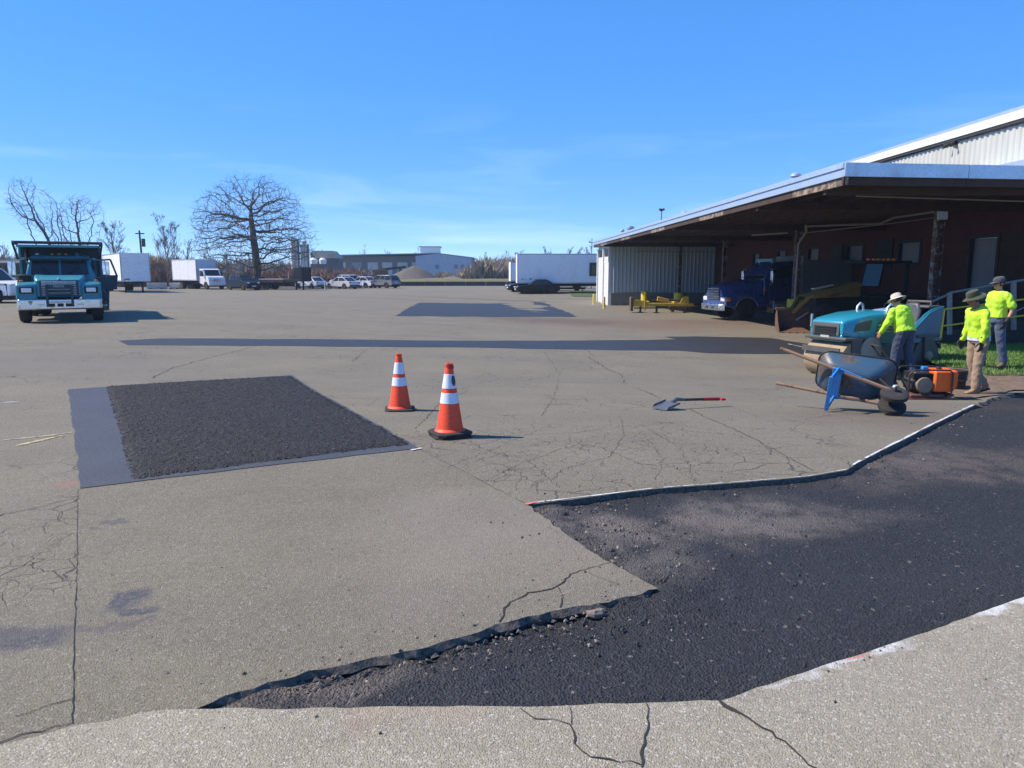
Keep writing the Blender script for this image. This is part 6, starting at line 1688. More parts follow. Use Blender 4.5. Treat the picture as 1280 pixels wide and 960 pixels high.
# tray: rounded-rectangle sections from floor to rim, open top, with thickness
def rrect(cx, lx, wy, z, r, n=4, zf=0.0):
    out = []
    for qx, qy, a0_ in ((1,1,0),(-1,1,PI/2),(-1,-1,PI),(1,-1,3*PI/2)):
        for i in range(n+1):
            a = a0_ + PI/2*i/n
            x = cx + qx*(lx/2-r) + r*math.cos(a); y = qy*(wy/2-r) + r*math.sin(a)
            out.append((x, y, z + zf*(x-cx)))
    return out
secs = [rrect(.02,.50,.34,.40,.09,zf=-.10), rrect(.02,.66,.46,.42,.12,zf=-.02), rrect(.03,.86,.56,.52,.14,zf=.04), rrect(.04,1.00,.63,.64,.15,zf=.08), rrect(.05,1.10,.68,.735,.16,zf=.10)]
inn = [[(x*.985, y*.98, z+.012) for x,y,z in s] for s in reversed(secs)]
wbp(MB().loft(secs + inn), 'tray', M_tray, 0, 50)
wbp(MB().tube(rrect(.05,1.11,.69,.738,.16,zf=.10)+[rrect(.05,1.11,.69,.738,.16,zf=.10)[0]], .014, 8, cap=False), 'tray_rim', M_black_metal)
for o in pend:
    o.data.transform(RW)
lo = min((v.co.z for o in pend for v in o.data.vertices))
wg = G(1052, 517)
wbx.location = (wg.x, wg.y, wg.z - lo - .004)

# ------------------------------------------------------------------ plate compactor
pc = G(1159, 499)
M_orange = paint('orange_tank', (.85,.13,.012), .45, 0, .12, (.3,.08,.03), 6)
M_redrust = rusty('red_base_plate', (.17,.06,.04), (.10,.06,.045), .45, .7, 6)
M_engine = paint('oily_engine', (.035,.032,.030), .5, .3, .5, (.10,.08,.06), 8)
pcx = thing('plate_compactor', 'plate compactor with a bright orange water tank by the black pail', 'plate compactor', (pc.x, pc.y+.12, pc.z), R(-6))
def fpc(mb, name, mat, bev=.01, sm=40): return mb.build(name, mat, pcx, bev, sm)
fpc(MB().prism([(-.34,.0),(.24,.0),(.36,.09),(.34,.105),(.22,.03),(-.32,.03),(-.40,.10),(-.42,.085)],'y',-.24,.24), 'base_plate', M_redrust, .006)
fpc(MB().bx(-.28,.24,-.20,.20,.031,.09), 'exciter_deck', M_redrust, .02); fpc(MB().cyl((-.05,-.2,.13),(-.05,.2,.13),.09,None,16), 'exciter', M_engine)
fpc(MB().bx(-.26,.12,-.16,.16,.14,.32), 'engine', M_engine, .03); fpc(MB().lathe([(.02,-.02),(.115,-.015),(.125,.04),(.09,.06),(.02,.062)],(-.08,-.20,.23),20,'y'), 'recoil_starter', paint('dusty_starter', (.20,.16,.12), .6, 0, .4), 0)
for i in range(5): fpc(MB().bx(-.24,.08,-.18,.18,.33+i*.018,.338+i*.018), 'cooling_fin', M_engine, 0)
fpc(MB().cyl((-.2,.05,.36),(.1,.05,.36),.06,None,14), 'muffler', M_engine, .01); fpc(MB().bx(-.22,.02,-.15,.02,.345,.43), 'fuel_tank', paint('dark_tank', (.03,.03,.032), .4), .03)
fpc(MB().box((.0,.02,.46),(.09,.08,.07)), 'fuel_cap', M_blueleg, .01)
fpc(MB().prism([(.05,.13),(.34,.13),(.40,.22),(.40,.46),(.05,.46)],'y',-.22,.20), 'water_tank', M_orange, .03); fpc(MB().cyl((.2,0,.46),(.2,0,.495),.04,None,14), 'tank_cap', M_black_metal)
fpc(MB().bx(.24,.30,-.07,.07,.10,.20), 'tank_bracket', M_black_metal, .01)
for s in (1,-1):
    fpc(MB().tube([(.30,s*.245,.10),(.30,s*.245,.42),(.26,s*.245,.47),(-.26,s*.235,.47),(-.33,s*.235,.40),(-.33,s*.235,.10)],.014,8), 'roll_frame', M_engine)
    fpc(MB().tube([(-.30,s*.15,.13),(-.52,s*.17,.48),(-.74,s*.17,.78)],.014,8), 'handle_tube', M_engine)
fpc(MB().tube([(-.74,-.17,.78),(-.78,-.15,.82),(-.78,.15,.82),(-.74,.17,.78)],.016,8), 'handle_bar', M_rubber)

# ------------------------------------------------------------------ black pail
bk_ = G(1194, 488)
pa_ = thing('pail', 'dark brown plastic pail standing behind the orange tank', 'pail', (bk_.x, bk_.y, bk_.z))
M_pail = paint('dirty_black_pail', (.032,.024,.020), .6, 0, .6, (.10,.065,.045), 6)
MB().lathe([(.01,.004),(.135,.004),(.14,.01),(.155,.18),(.158,.185),(.165,.30),(.172,.302),(.173,.345),(.168,.366),(.158,.366),(.150,.20),(.128,.02),(.01,.02)], n=26).build('bucket', M_pail, pa_, 0, 30)
for z in (.20,.30,.345): MB().lathe([(.165,z),(.178,z+.002),(.178,z+.012),(.165,z+.014)], n=26).build('rib', M_pail, pa_, 0)
MB().tube([(.178*math.cos(a), .178*math.sin(a)*.9, .325-.13*abs(math.sin(a))) for a in [PI+PI*i/10 for i in range(11)]], .005, 6).build('handle', M_alu, pa_)
# ------------------------------------------------------------------ white hose or stick marks: scrap timber by the loader
sc_ = G(1024, 392); 
tl = thing('leaning_timber', 'rough timber post leaning beside the yellow guards', 'timber', (sc_.x, sc_.y, sc_.z))
e0 = at_y(1012,386,sc_.y)-Vector(tl.location); e1 = at_y(1023,354,sc_.y+.2)-Vector(tl.location)
MB().beam(e0, e1, .12, .12, (0,1,0)).build('post', M_wood, tl, .01); MB().ell(tuple((e0+e1)*.5+Vector((-.12,-.05,.12))), (.14,.12,.12), 10, 8).build('knot', paint('blue_bag', (.10,.20,.32), .6), tl)
# ------------------------------------------------------------------ road roller
rq = G(1022, 460)
rp = Vector((0,0,0)); r_rear = at_y(1131, 455, 15.8); r_front = r_rear + Vector((-.93,-.37,0))*2.15
vx = Vector((r_front.x-r_rear.x, r_front.y-r_rear.y)); WB = vx.length
ro = thing('road_roller', 'teal tandem road roller with dusty drums parked behind the workers', 'road roller', (r_rear.x, r_rear.y, zt(r_rear.x, r_rear.y)-.02), math.atan2(vx.y, vx.x))
ro.scale = (.95,.95,.95)
M_rteal = paint('roller_teal', (.018,.25,.345), .32, 0, .10, (.12,.16,.14), 3, .04, .5)
M_rgreen = paint('faded_green_teal', (.015,.135,.12), .42, 0, .25, (.08,.09,.07), 3)
M_dust = paint('dusty_drum', (.34,.26,.165), .75, .1, .4, (.20,.15,.10), 4, .15)
M_rgrey = paint('roller_grey', (.085,.085,.085), .6, .1, .5, (.16,.13,.10), 5)
M_dustpan = paint('dusty_beige_panel', (.30,.29,.24), .65, 0, .4, (.2,.17,.12), 5)
M_decal = paint('pale_decal', (.42,.45,.36), .5, 0, .2)
def fR(mb, name, mat, bev=.01, sm=40, par=None): return mb.build(name, mat, par or ro, bev, sm)
HW = .52
# x: 0 rear drum axle, WB front drum axle; y>0 faces the camera
for x in (0, WB):
    d_ = fR(MB().lathe([(.30,-HW),(.395,-HW),(.40,-HW+.015),(.40,HW-.015),(.395,HW),(.30,HW)], (x,0,.40), 40, 'y'), 'drum', M_dust if x else M_rgrey, 0)
    for s in (1,-1): MB().lathe([(.02,s*(HW-.10)),(.30,s*(HW-.10)),(.31,s*(HW-.01)),(.302,s*(HW-.01)),(.29,s*(HW-.12)),(.02,s*(HW-.12))], (x,0,.40), 30, 'y').build('drum_web', M_dustpan if x else M_rgrey, d_)
    for s in (1,-1):
        fR(MB().prism([(x-.12,.34),(x+.12,.34),(x+.14,.88),(x-.14,.88)],'y',s*(HW+.03)-.025,s*(HW+.03)+.025), 'yoke_plate', M_rgrey, .01)
        fR(MB().lathe([(.02,0),(.11,0),(.09,s*.05),(.02,s*.06)], (x,s*(HW+.056),.42), 16, 'y'), 'hub', M_dust, 0)
    fR(MB().bx(x-.35,x+.35,-HW-.05,HW+.05,.83,.90), 'drum_frame', M_rgrey, .02)
    for s in (1,-1): fR(MB().beam((x+s*.44,-HW,.62),(x+s*.44,HW,.62),.03,.12), 'scraper', M_rgrey, .005)
fR(MB().lathe([(.30,HW+.058),(.30,HW+.075),(.02,HW+.08)], (WB-.38,0,.60), 24, 'y'), 'side_cover', M_dustpan, 0)
fR(MB().bx(.35,WB-.45,-.40,.40,.35,.66), 'chassis', M_rgrey, .03); fR(MB().prism([(.45,.34),(WB-.55,.34),(WB-.42,.80),(.42,.80)],'y',HW-.10,HW-.02), 'side_skirt', M_rgrey, .02)
# bonnet
def sect(x, hw, zb, zt_, r): return [(x,hw,zb),(x,hw,zt_-r),(x,hw-r*.35,zt_-r*.3),(x,hw-r*1.1,zt_),(x,-hw+r*1.1,zt_),(x,-hw+r*.35,zt_-r*.3),(x,-hw,zt_-r),(x,-hw,zb)]
x0 = WB-1.18
fR(MB().loft([sect(x0,.50,.66,1.43,.14), sect(x0+.35,.50,.66,1.42,.14), sect(x0+.8,.50,.74,1.39,.12), sect(x0+1.15,.49,.86,1.33,.11), sect(x0+1.40,.47,.92,1.28,.09), sect(x0+1.50,.45,.94,1.22,.05)]), 'bonnet', M_rteal, .02, 50)
gr = fR(MB().loft([[(x0+1.44,.40,.93),(x0+1.44,-.40,.93),(x0+1.40,-.38,1.21),(x0+1.40,.38,1.21)],[(x0+1.535,.38,.93),(x0+1.535,-.38,.93),(x0+1.515,-.36,1.19),(x0+1.515,.36,1.19)]]), 'nose_grille', M_rgrey, .01)
for i in range(4): MB().bx(x0+1.50,x0+1.555,-.30,.30,.955+i*.048,.975+i*.048).build('grille_slot', M_under, gr)
fR(MB().prism([(x0+.78,1.04),(x0+1.22,1.02),(x0+1.16,1.20),(x0+.72,1.26)],'y',.492,.506), 'side_vent', M_rgrey, .008)
fR(MB().prism([(x0+.02,.70),(x0+.62,.78),(x0+.60,1.12),(x0+.45,1.30),(x0+.02,1.34)],'y',.498,.512), 'green_panel', M_rgreen, .01)
for i in range(3): fR(MB().bx(x0+.12,x0+.56,.5125,.516,1.12-i*.065,1.145-i*.065-(0 if i else -.01)), 'pale_decal', M_decal, 0)
fR(MB().bx(x0+1.10,x0+1.50,-.44,.44,.80,.955), 'nose_bumper', M_rteal, .03); fR(MB().bx(x0+1.498,x0+1.53,-.12,.12,.86,.95), 'number_plate', M_decal, .005)
me = text_mesh('SAKAI', .085, .002); o = link('lettering', me, M_whitemetal, ro, 0, 0); o.matrix_local = Matrix.Translation((x0+.22,.4635,1.375)) @ Matrix.Rotation(PI,4,'Z') @ Matrix.Rotation(R(58),4,'X')
# operator station
fR(MB().bx(.30,x0-.02,-.48,.48,.64,.74), 'floor_plate', M_rgrey, .01)
fR(MB().prism([(x0-.02,.74),(x0-.28,.74),(x0-.22,1.36),(x0-.02,1.42)],'y',-.42,.42), 'console', M_black_metal, .03)
fR(MB().cyl((x0-.22,0,1.25),(x0-.40,0,1.44),.025,None,8), 'steering_column', M_black_metal, 0)
ring_ = [(x0-.40 + .17*math.cos(a)*.55, .17*math.sin(a), 1.44 + .17*math.cos(a)*.83) for a in [2*PI*i/20 for i in range(21)]]
fR(MB().tube(ring_, .014, 8, cap=False), 'steering_wheel', M_black_metal, 0)
for s in (1,-1): fR(MB().tube([(x0-.06,s*.44,.95),(x0-.05,s*.44,1.42),(x0+.0,s*.42,1.54),(x0+.10,s*.40,1.57),(x0+.18,s*.40,1.50),(x0+.20,s*.40,1.40)], .026, 10), 'grab_rail', M_galv, 0)
fR(MB().cyl((x0+.02,-.1,1.40),(x0+.02,.28,1.46),.05,None,12), 'exhaust', M_chrome, 0)
# seat and rear body
st_ = fR(MB().loft([[(.42,-.24,.98),(.42,.24,.98),(-.02,.24,.98),(-.02,-.24,.98)],[(.44,-.25,1.10),(.44,.25,1.10),(-.04,.25,1.08),(-.04,-.25,1.08)]]), 'seat', M_black_metal, .04)
MB().loft([[(.02,-.24,1.06),(.02,.24,1.06),(-.10,.24,1.06),(-.10,-.24,1.06)],[(-.06,-.22,1.40),(-.06,.22,1.40),(-.17,.22,1.40),(-.17,-.22,1.40)],[(-.10,-.13,1.58),(-.10,.13,1.58),(-.18,.13,1.58),(-.18,-.13,1.58)]]).build('seat_back', paint('worn_vinyl', (.075,.078,.085), .35, 0, .2), st_, .05, 50)
for s in (1,-1):
    fR(MB().prism([(.52,.70),(-.46,.74),(-.50,1.46),(-.42,1.48),(-.06,1.38),(.16,1.22),(.40,1.02),(.52,.98)],'y',s*.47-.05,s*.47+.05), 'rear_panel', paint('shaded_roller_teal', (.012,.12,.20), .35, 0, .15, (.1,.1,.09), 3, .03, .4), .02)  # roller teal darkened to stand for shade on these panels
    fR(MB().tube([(.50,s*.50,1.0),(.38,s*.50,1.14),(.12,s*.50,1.34),(-.08,s*.50,1.44),(-.46,s*.50,1.50)], .016, 8), 'edge_rail', M_rteal, 0)
    fR(MB().prism([(-.36,.80),(-.44,.80),(-.48,1.44),(-.43,1.44)],'y',s*.525-.004,s*.525+.004), 'yellow_stripe', M_yellow, 0)
fR(MB().bx(-.58,-.42,-.46,.46,.74,1.47), 'rear_tank', M_black_metal, .03); fR(MB().bx(-.55,-.12,-.40,.40,1.46,1.52), 'rear_lid', M_rgrey, .02)
fR(MB().bx(-.4,.5,-.42,.42,.74,.96), 'seat_box', M_black_metal, .02)
fR(MB().tube([(-.3,-.3,1.5),(-.32,-.3,1.60),(-.32,.3,1.60),(-.3,.3,1.5)], .03, 8), 'folded_guard', M_rgrey, 0)
fR(MB().beam((x0+1.5,-.42,1.08),(x0+1.5,-.42,1.36),.035,.035), 'marker_rod', M_alu, 0)

# ------------------------------------------------------------------ people
M_hivis = None
def cloth(name, c, c2=None, scale=7, rough=.85, fold=.35):
    t = NT(name); n = t.noise(scale, 4, .55, t.scale_co((1,1,.6))); n2 = t.noise(160, 2)
    col = t.mix(t.ramp(n, .35, .7), c, c2 or sc(c, .8))
    t.set(col, rough, 0, t.bump(t.math('ADD', n, t.math('MULTIPLY', n2, .15)), fold*1.4, .03)); t.b.inputs['Sheen Weight'].default_value = .15; return t.m
M_hivis = cloth('hivis_shirt', (.46,.80,.030), (.40,.72,.03))
M_hivis2 = cloth('hivis_shirt_paler', (.50,.80,.035), (.42,.72,.03))
M_hivis3 = cloth('hivis_long_shirt', (.47,.74,.025), (.40,.66,.02))
M_denim = cloth('blue_denim', (.045,.070,.125), (.085,.115,.175), 5)
M_denim2 = cloth('dark_denim', (.022,.035,.070), (.045,.065,.115), 5)
M_tan = cloth('tan_work_trousers', (.30,.215,.14), (.22,.155,.10), 5)
M_undershirt = cloth('pale_undershirt', (.50,.56,.68))
M_skin = paint('skin', (.42,.21,.13), .5, 0, .1, (.3,.13,.08), 6); M_skin2 = paint('tanned_skin', (.26,.125,.075), .5, 0, .1, (.2,.09,.05), 6)
M_hat = cloth('beige_sun_hat', (.58,.52,.44), (.48,.43,.36), 12); M_bhat = cloth('olive_sun_hat', (.050,.062,.026), (.035,.045,.02), 12); M_cap = cloth('grey_cap', (.075,.080,.085), (.05,.055,.06), 12)
M_glove = cloth('black_glove', (.014,.014,.016), (.025,.025,.028), 14); M_boot = cloth('tan_boot', (.33,.19,.085), (.22,.13,.06), 10); M_boot2 = cloth('brown_boot', (.15,.095,.06), (.10,.065,.04), 10)
M_sole = paint('boot_sole', (.03,.027,.025), .9); M_hair = paint('dark_hair', (.018,.012,.009), .6, 0, 0, bump=.3, scale=30)
M_lens = paint('sunglass_lens', (.006,.006,.007), .12, 0, 0, bump=0)

def V3(*a): return Vector(a)
def limb(mb, pts, rs, n=12):
    pts = [Vector(p) for p in pts]; P = []; Rr = []
    for i in range(len(pts)-1):
        k = 5
        for j in range(k):
            t = j/k; P.append(pts[i].lerp(pts[i+1], t)); s_ = t*t*(3-2*t) if False else t; Rr.append(rs[i]*(1-s_)+rs[i+1]*s_)
    P.append(pts[-1]); Rr.append(rs[-1])
    for it in range(2):
        Q = [P[0]] + [(P[i-1]+P[i]*2+P[i+1])/4 for i in range(1, len(P)-1)] + [P[-1]]; P = Q
    mb.tube(P, Rr, n)
    mb.ell(P[0], (Rr[0],)*3, 10, 8); mb.ell(P[-1], (Rr[-1],)*3, 10, 8)
def trunk(mb, spine, lat, dims, off=0.0, n=18):
    """rings of an ellipse: spine points, lateral vectors, (half width, half depth)"""
    rings = []
    for i, p in enumerate(spine):
        t = (Vector(spine[min(i+1,len(spine)-1)]) - Vector(spine[max(i-1,0)])).normalized()
        l = Vector(lat[i]); l = (l - t*l.dot(t)).normalized(); f = l.cross(t)
        a, b = dims[i][0]+off, dims[i][1]+off
        rings.append([Vector(p) + l*a*math.copysign(abs(math.cos(u))**.85, math.cos(u)) + f*b*math.copysign(abs(math.sin(u))**.85, math.sin(u)) for u in [2*PI*k/n for k in range(n)]])
    mb.loft(rings)
def hand(mb, wrist, d, palm_n, side, curl=.5, s=1.0):
    """d: wrist->fingers, palm_n: the way the palm faces, side: +1/-1 thumb on d x palm_n"""
    d = Vector(d).normalized(); pn = Vector(palm_n); pn = (pn - d*pn.dot(d)).normalized(); th = d.cross(pn)*side; w_ = Vector(wrist)
    rot = Matrix((th, pn, d)).transposed()
    mb.ell(w_ + d*.048*s, (.042*s, .017*s, .055*s), 12, 8, rot)
    for i, (o, L) in enumerate(((.030,.070),(.010,.080),(-.010,.074),(-.030,.058))):
        p = w_ + d*.088*s + th*o*s; dd = d.copy(); pts = [w_ + d*.05*s + th*o*.8*s, p]
        for j in range(3):
            ang = curl*(.55+.25*j)*(1+.08*i); dd = (dd*math.cos(ang) + pn*math.sin(ang)).normalized(); pn2 = (pn - dd*pn.dot(dd))
            p = p + dd*L*s*(.45,.32,.25)[j]; pts.append(p)
        mb.tube(pts, [.0105*s,.0105*s,.0100*s,.0090*s,.0075*s], 8); mb.ell(pts[-1], (.0078*s,)*3, 8, 6)
    p = w_ + d*.02*s + th*.030*s; q = p + (d*.55 + th*.75 + pn*.25).normalized()*.042*s; r = q + (d*.85 + th*.25 + pn*.45).normalized()*.034*s; e = r + (d*.9 + pn*.5).normalized()*.024*s
    mb.tube([w_ + d*.02*s, p, q, r, e], [.012*s,.014*s,.0125*s,.011*s,.0085*s], 8); mb.ell(e, (.0088*s,)*3, 8, 6)
def head(mb, c, fwd, up, s=1.0):
    f = Vector(fwd).normalized(); u = Vector(up); u = (u - f*u.dot(f)).normalized(); l = u.cross(f); rot = Matrix((f, l, u)).transposed(); c = Vector(c)
    L = lambda x, y, z: c + (f*x + l*y + u*z)*s
    mb.ell(L(-.006,0,.03), (.098*s,.076*s,.098*s), 16, 12, rot); mb.ell(L(.018,0,-.045), (.070*s,.060*s,.075*s), 14, 10, rot)
    mb.ell(L(.055,0,-.092), (.028*s,.030*s,.024*s), 10, 8, rot); mb.ell(L(.082,0,.028), (.02*s,.055*s,.016*s), 10, 8, rot)
    mb.tube([L(.086,0,.018), L(.104,0,-.012), L(.112,0,-.030), L(.092,0,-.040)], [.010*s,.012*s,.016*s,.010*s], 8)
    for y in (.014,-.014): mb.ell(L(.094,y,-.034), (.012*s,.010*s,.009*s), 8, 6)
    mb.ell(L(.086,0,-.062), (.014*s,.026*s,.008*s), 8, 6, rot); mb.ell(L(.083,0,-.074), (.014*s,.023*s,.008*s), 8, 6, rot)
    for y in (.050,-.050): mb.ell(L(.058,y,-.020), (.026*s,.022*s,.022*s), 8, 6)
    for y in (.078,-.078): mb.ell(L(-.012,y,-.008), (.020*s,.010*s,.032*s), 8, 8, rot)
    return L, rot
def boot(name, parent, ankle, toe_dir, mat, roll=0.0):
    """ankle point ~0.09 above the sole; toe_dir horizontal-ish"""
    d = Vector(toe_dir).normalized(); u = Vector((0,0,1)); u = (u - d*u.dot(d)).normalized(); l = u.cross(d); a = Vector(ankle)
    P = lambda x, y, z: a + d*x + l*y + u*z
    m = MB(); rings = []
    for x, w_, z0, z1 in ((-.085,.026,-.082,-.01),(-.06,.040,-.088,.05),(.0,.042,-.088,.065),(.06,.044,-.088,.0),(.12,.050,-.088,-.030),(.17,.046,-.086,-.042),(.20,.030,-.080,-.055)):
        rings.append([P(x, w_*math.copysign(abs(math.cos(t))**.7, math.cos(t)), (z0+z1)/2 + (z1-z0)/2*math.copysign(abs(math.sin(t))**.7, math.sin(t))) for t in [2*PI*k/14 for k in range(14)]])
    m.loft(rings); m.tube([P(-.01,0,-.02),P(-.012,0,.10)], [.056,.058], 14)
    o = link(name, bake_remesh(m, .009, 3), mat, parent, 0, 60)
    s_ = MB(); s_.loft([[P(-.09,.038,-.112),P(-.09,-.038,-.112),P(.07,-.044,-.112),P(.15,-.050,-.112),P(.20,-.028,-.108),P(.20,.028,-.108),P(.15,.050,-.112),P(.07,.044,-.112)],[P(-.09,.038,-.084),P(-.09,-.038,-.084),P(.07,-.044,-.084),P(.15,-.050,-.084),P(.21,-.028,-.078),P(.21,.028,-.078),P(.15,.050,-.084),P(.07,.044,-.084)]])
    s_.build('sole', M_sole, o, .004)
def wrinkles(k, sx=9, sz=16, seed=0):
    def f(p):
        return k*(noise.noise((p.x*sx+seed, p.y*sx, p.z*sz)) + .6*noise.noise((p.x*sx*2.2+p.z*9, p.y*sx*2.2, p.z*sz*.8+seed)))
    return f
def person(label, loc, rz, J, shirt_mat, trouser_mat, skin, boots, sleeve, gloves=(), headgear=None, group=None, shirt_hem=.0, undershirt=False, hair=True, bulk=1.0, look=None):
    """local frame: faces +X, left is +Y. J: joints."""
    p = thing('person', label, 'person', loc, rz, group)
    pel, waist, chest, neck, hd = [Vector(J[k]) for k in ('pelvis','waist','chest','neck','head')]
    sh = {s: Vector(J['sh'+s]) for s in 'lr'}; el = {s: Vector(J['el'+s]) for s in 'lr'}; wr = {s: Vector(J['wr'+s]) for s in 'lr'}
    hip = {s: Vector(J['hip'+s]) for s in 'lr'}; kn = {s: Vector(J['kn'+s]) for s in 'lr'}; an = {s: Vector(J['an'+s]) for s in 'lr'}
    lat_p = (hip['l']-hip['r']).normalized(); lat_s = (sh['l']-sh['r']).normalized()
    crotch = (hip['l']+hip['r'])/2 + V3(0,0,-.06)
    spine = [crotch, pel, waist, chest, (sh['l']+sh['r'])/2*.6 + chest*.4, (sh['l']+sh['r'])/2 + V3(0,0,.035), neck]
    lats = [lat_p, lat_p, (lat_p+lat_s)/2, lat_s, lat_s, lat_s, lat_s]
    b = bulk
    dims = [(.13*b,.095*b),(.165*b,.115*b),(.148*b,.108*b),(.172*b,.125*b),(.178*b,.112*b),(.135*b,.075*b),(.055,.058)]
    body = MB(); trunk(body, spine, lats, dims, -.008)
    f = Vector(look) if look else V3(1,0,-.1); up_v = (hd-neck).normalized()
    limb(body, [neck-up_v*.05, hd-up_v*.04], [.056,.052])
    head(body, hd, f, up_v)
    for s in 'lr':
        limb(body, [sh[s]+V3(0,-.02 if s == 'l' else .02,-.04), el[s], wr[s]], [.046*b,.038*b,.026]); limb(body, [hip[s], kn[s], an[s]], [.078*b,.053*b,.040])
        sg = 1 if s == 'l' else -1
        hm = body if s not in gloves else MB()
        dh = Vector(J.get('hd'+s, wr[s]-el[s])); pn = Vector(J.get('pn'+s, (.25, -sg, 0)))
        hand(hm, wr[s]-dh.normalized()*.01, dh, pn, -1 if (dh.normalized().cross(pn)).dot(V3(1,0,0)) < 0 else 1, J.get('curl', .5), 1.10 if s in gloves else 1.0)
        if s in gloves:
            limb(hm, [wr[s]-dh.normalized()*.07, wr[s]], [.040,.036]); link('glove', bake_remesh(hm, .0055, 2), M_glove, p, 0, 60)
    link('body', bake_remesh(body, .0085, 3), skin, p, 0, 60)
    # trousers
    t = MB(); trunk(t, [crotch, pel, (pel*.45+waist*.55)], [lat_p]*3, [(.145*b,.115*b),(.182*b,.135*b),(.165*b,.125*b)])
    for s in 'lr':
        a_ = an[s] + (kn[s]-an[s]).normalized()*.03
        limb(t, [hip[s], kn[s], a_], [.100*b,.078*b,.074*b])
    link('trousers', bake_remesh(t, .011, 3, wrinkles(.010, 10, 15, 2)), trouser_mat, p, 0, 60)
    # shirt
    sm = MB(); hem = pel + (waist-pel)*shirt_hem
    sp_ = [hem, (hem+waist)/2, waist, chest, spine[4], spine[5], neck-up_v*.015]
    ld = [lat_p, lat_p, lats[2], lat_s, lat_s, lat_s, lat_s]
    trunk(sm, sp_, ld, [(.185*b,.142*b),(.182*b,.138*b),(.176*b,.132*b),(.192*b,.142*b),(.205*b,.134*b),(.172*b,.096*b),(.074,.074)])
    for s in 'lr':
        if sleeve == 'long': limb(sm, [sh[s]+V3(0,-.012 if s == 'l' else .012,-.028), el[s], wr[s]-(wr[s]-el[s]).normalized()*.015], [.068*b,.060*b,.044])
        else: limb(sm, [sh[s]+V3(0,-.012 if s == 'l' else .012,-.028), sh[s].lerp(el[s], .78)], [.070*b,.073*b])
    link('shirt', bake_remesh(sm, .010, 3, wrinkles(.014, 9, 13, 5)), shirt_mat, p, 0, 60)
    if undershirt:
        u_ = MB(); trunk(u_, [hem-V3(0,0,.05), hem+V3(0,0,.03)], [lat_p]*2, [(.190*b,.143*b),(.186*b,.140*b)]); u_.build('undershirt', M_undershirt, p, 0, 60)
    for s in 'lr': boot('boot', p, an[s] - V3(0,0,0), J.get('toe'+s, (1,0,0)), boots)
    # head gear
    f = (f - up_v*f.dot(up_v)).normalized(); l = up_v.cross(f); rot = Matrix((f, l, up_v)).transposed(); Q = lambda x, y, z: hd + f*x + l*y + up_v*z
    def dome(m, base_z, r0, prof):
        m.loft([[Q(-.006 + a*math.cos(u)*1.14, a*.92*math.sin(u), base_z + z) for u in [2*PI*i/22 for i in range(22)]] for a, z in prof])
    if headgear in ('sun','olive'):
        mt = M_hat if headgear == 'sun' else M_bhat
        h = MB(); dome(h, .045, 0, [(.092,-.012),(.094,.0),(.093,.045),(.085,.078),(.055,.092),(.01,.096)]); o = h.build('hat', mt, p, 0, 50)
        br = MB(); n = 26; wv = lambda u: .012*math.sin(u*2+.6)
        rg = []
        for a, dz in ((.090,.002),(.125,-.008),(.162,-.026),(.165,-.030),(.160,-.032),(.125,-.014),(.090,-.004)):
            rg.append([Q(-.006 + a*math.cos(u)*1.10, a*.97*math.sin(u), .038 + dz + wv(u)*(a-.09)/.07) for u in [2*PI*i/n for i in range(n)]])
        br.loft(rg, cap=False, closed=True); br.build('brim', mt, o, 0, 50)
        bd = MB(); bd.loft([[Q(-.006+.0965*math.cos(u)*1.14,.0965*.92*math.sin(u),.040+z) for u in [2*PI*i/22 for i in range(22)]] for z in (.0,.022)], cap=False); bd.build('hat_band', mt, o, 0, 50)
    if headgear == 'cap':
        h = MB(); dome(h, .030, 0, [(.092,-.01),(.094,.01),(.091,.05),(.076,.082),(.045,.096),(.008,.100)]); o = h.build('cap', M_cap, p, 0, 50)
        vs = MB(); r1 = []; r2 = []
        for i in range(11):
            u = R(-62) + R(124)*i/10; a = Vector((math.cos(u), math.sin(u)))
            c_ = .082*max(0.0, math.cos(u*1.42)); r1.append((Q(.092*a.x*1.08, .088*a.y, .036), Q((.092*a.x*1.08)+c_, .088*a.y, .034-.18*c_)))
        for i in range(10): vs.quad(r1[i][0], r1[i+1][0], r1[i+1][1], r1[i][1])
        n_ = len(vs.v); vs.v += [tuple(Vector(v) - up_v*.006) for v in vs.v[:]]; vs.f += [tuple(n_+i for i in reversed(q)) for q in vs.f[:]]
        vs.build('visor', M_cap, o, 0, 0)
        sg_ = MB()
        for y in (.033,-.033): sg_.ell(Q(.092,y,.010), (.012,.030,.019), 10, 8, rot)
        sg_.tube([Q(.092,.06,.014), Q(.03,.083,.012), Q(-.02,.084,.008)], .004, 6); sg_.tube([Q(.092,-.06,.014), Q(.03,-.083,.012), Q(-.02,-.084,.008)], .004, 6); sg_.tube([Q(.1,.02,.012), Q(.1,-.02,.012)], .004, 6)
        sg_.build('sunglasses', M_lens, p, 0, 50)
    if headgear != 'cap':
        for y in (.030,-.030): MB().ell(Q(.086,y,.006), (.012,.014,.009), 10, 8, rot).build('eye', M_hair, p, 0)
    if hair:
        h = MB(); h.loft([[Q(-.018 + a*math.cos(u)*1.05, a*.92*math.sin(u), z) for u in [R(62) + R(236)*i/16 for i in range(17)]] + [Q(-.018 + a*.9*math.cos(u)*1.05, a*.9*.92*math.sin(u), z) for u in [R(62) + R(236)*i/16 for i in range(16,-1,-1)]] for a, z in ((.074,-.055),(.088,-.02),(.092,.03),(.088,.06))]); h.build('hair', M_hair, p, 0, 50)
    return p
crew = 'workers in bright yellow green shirts'
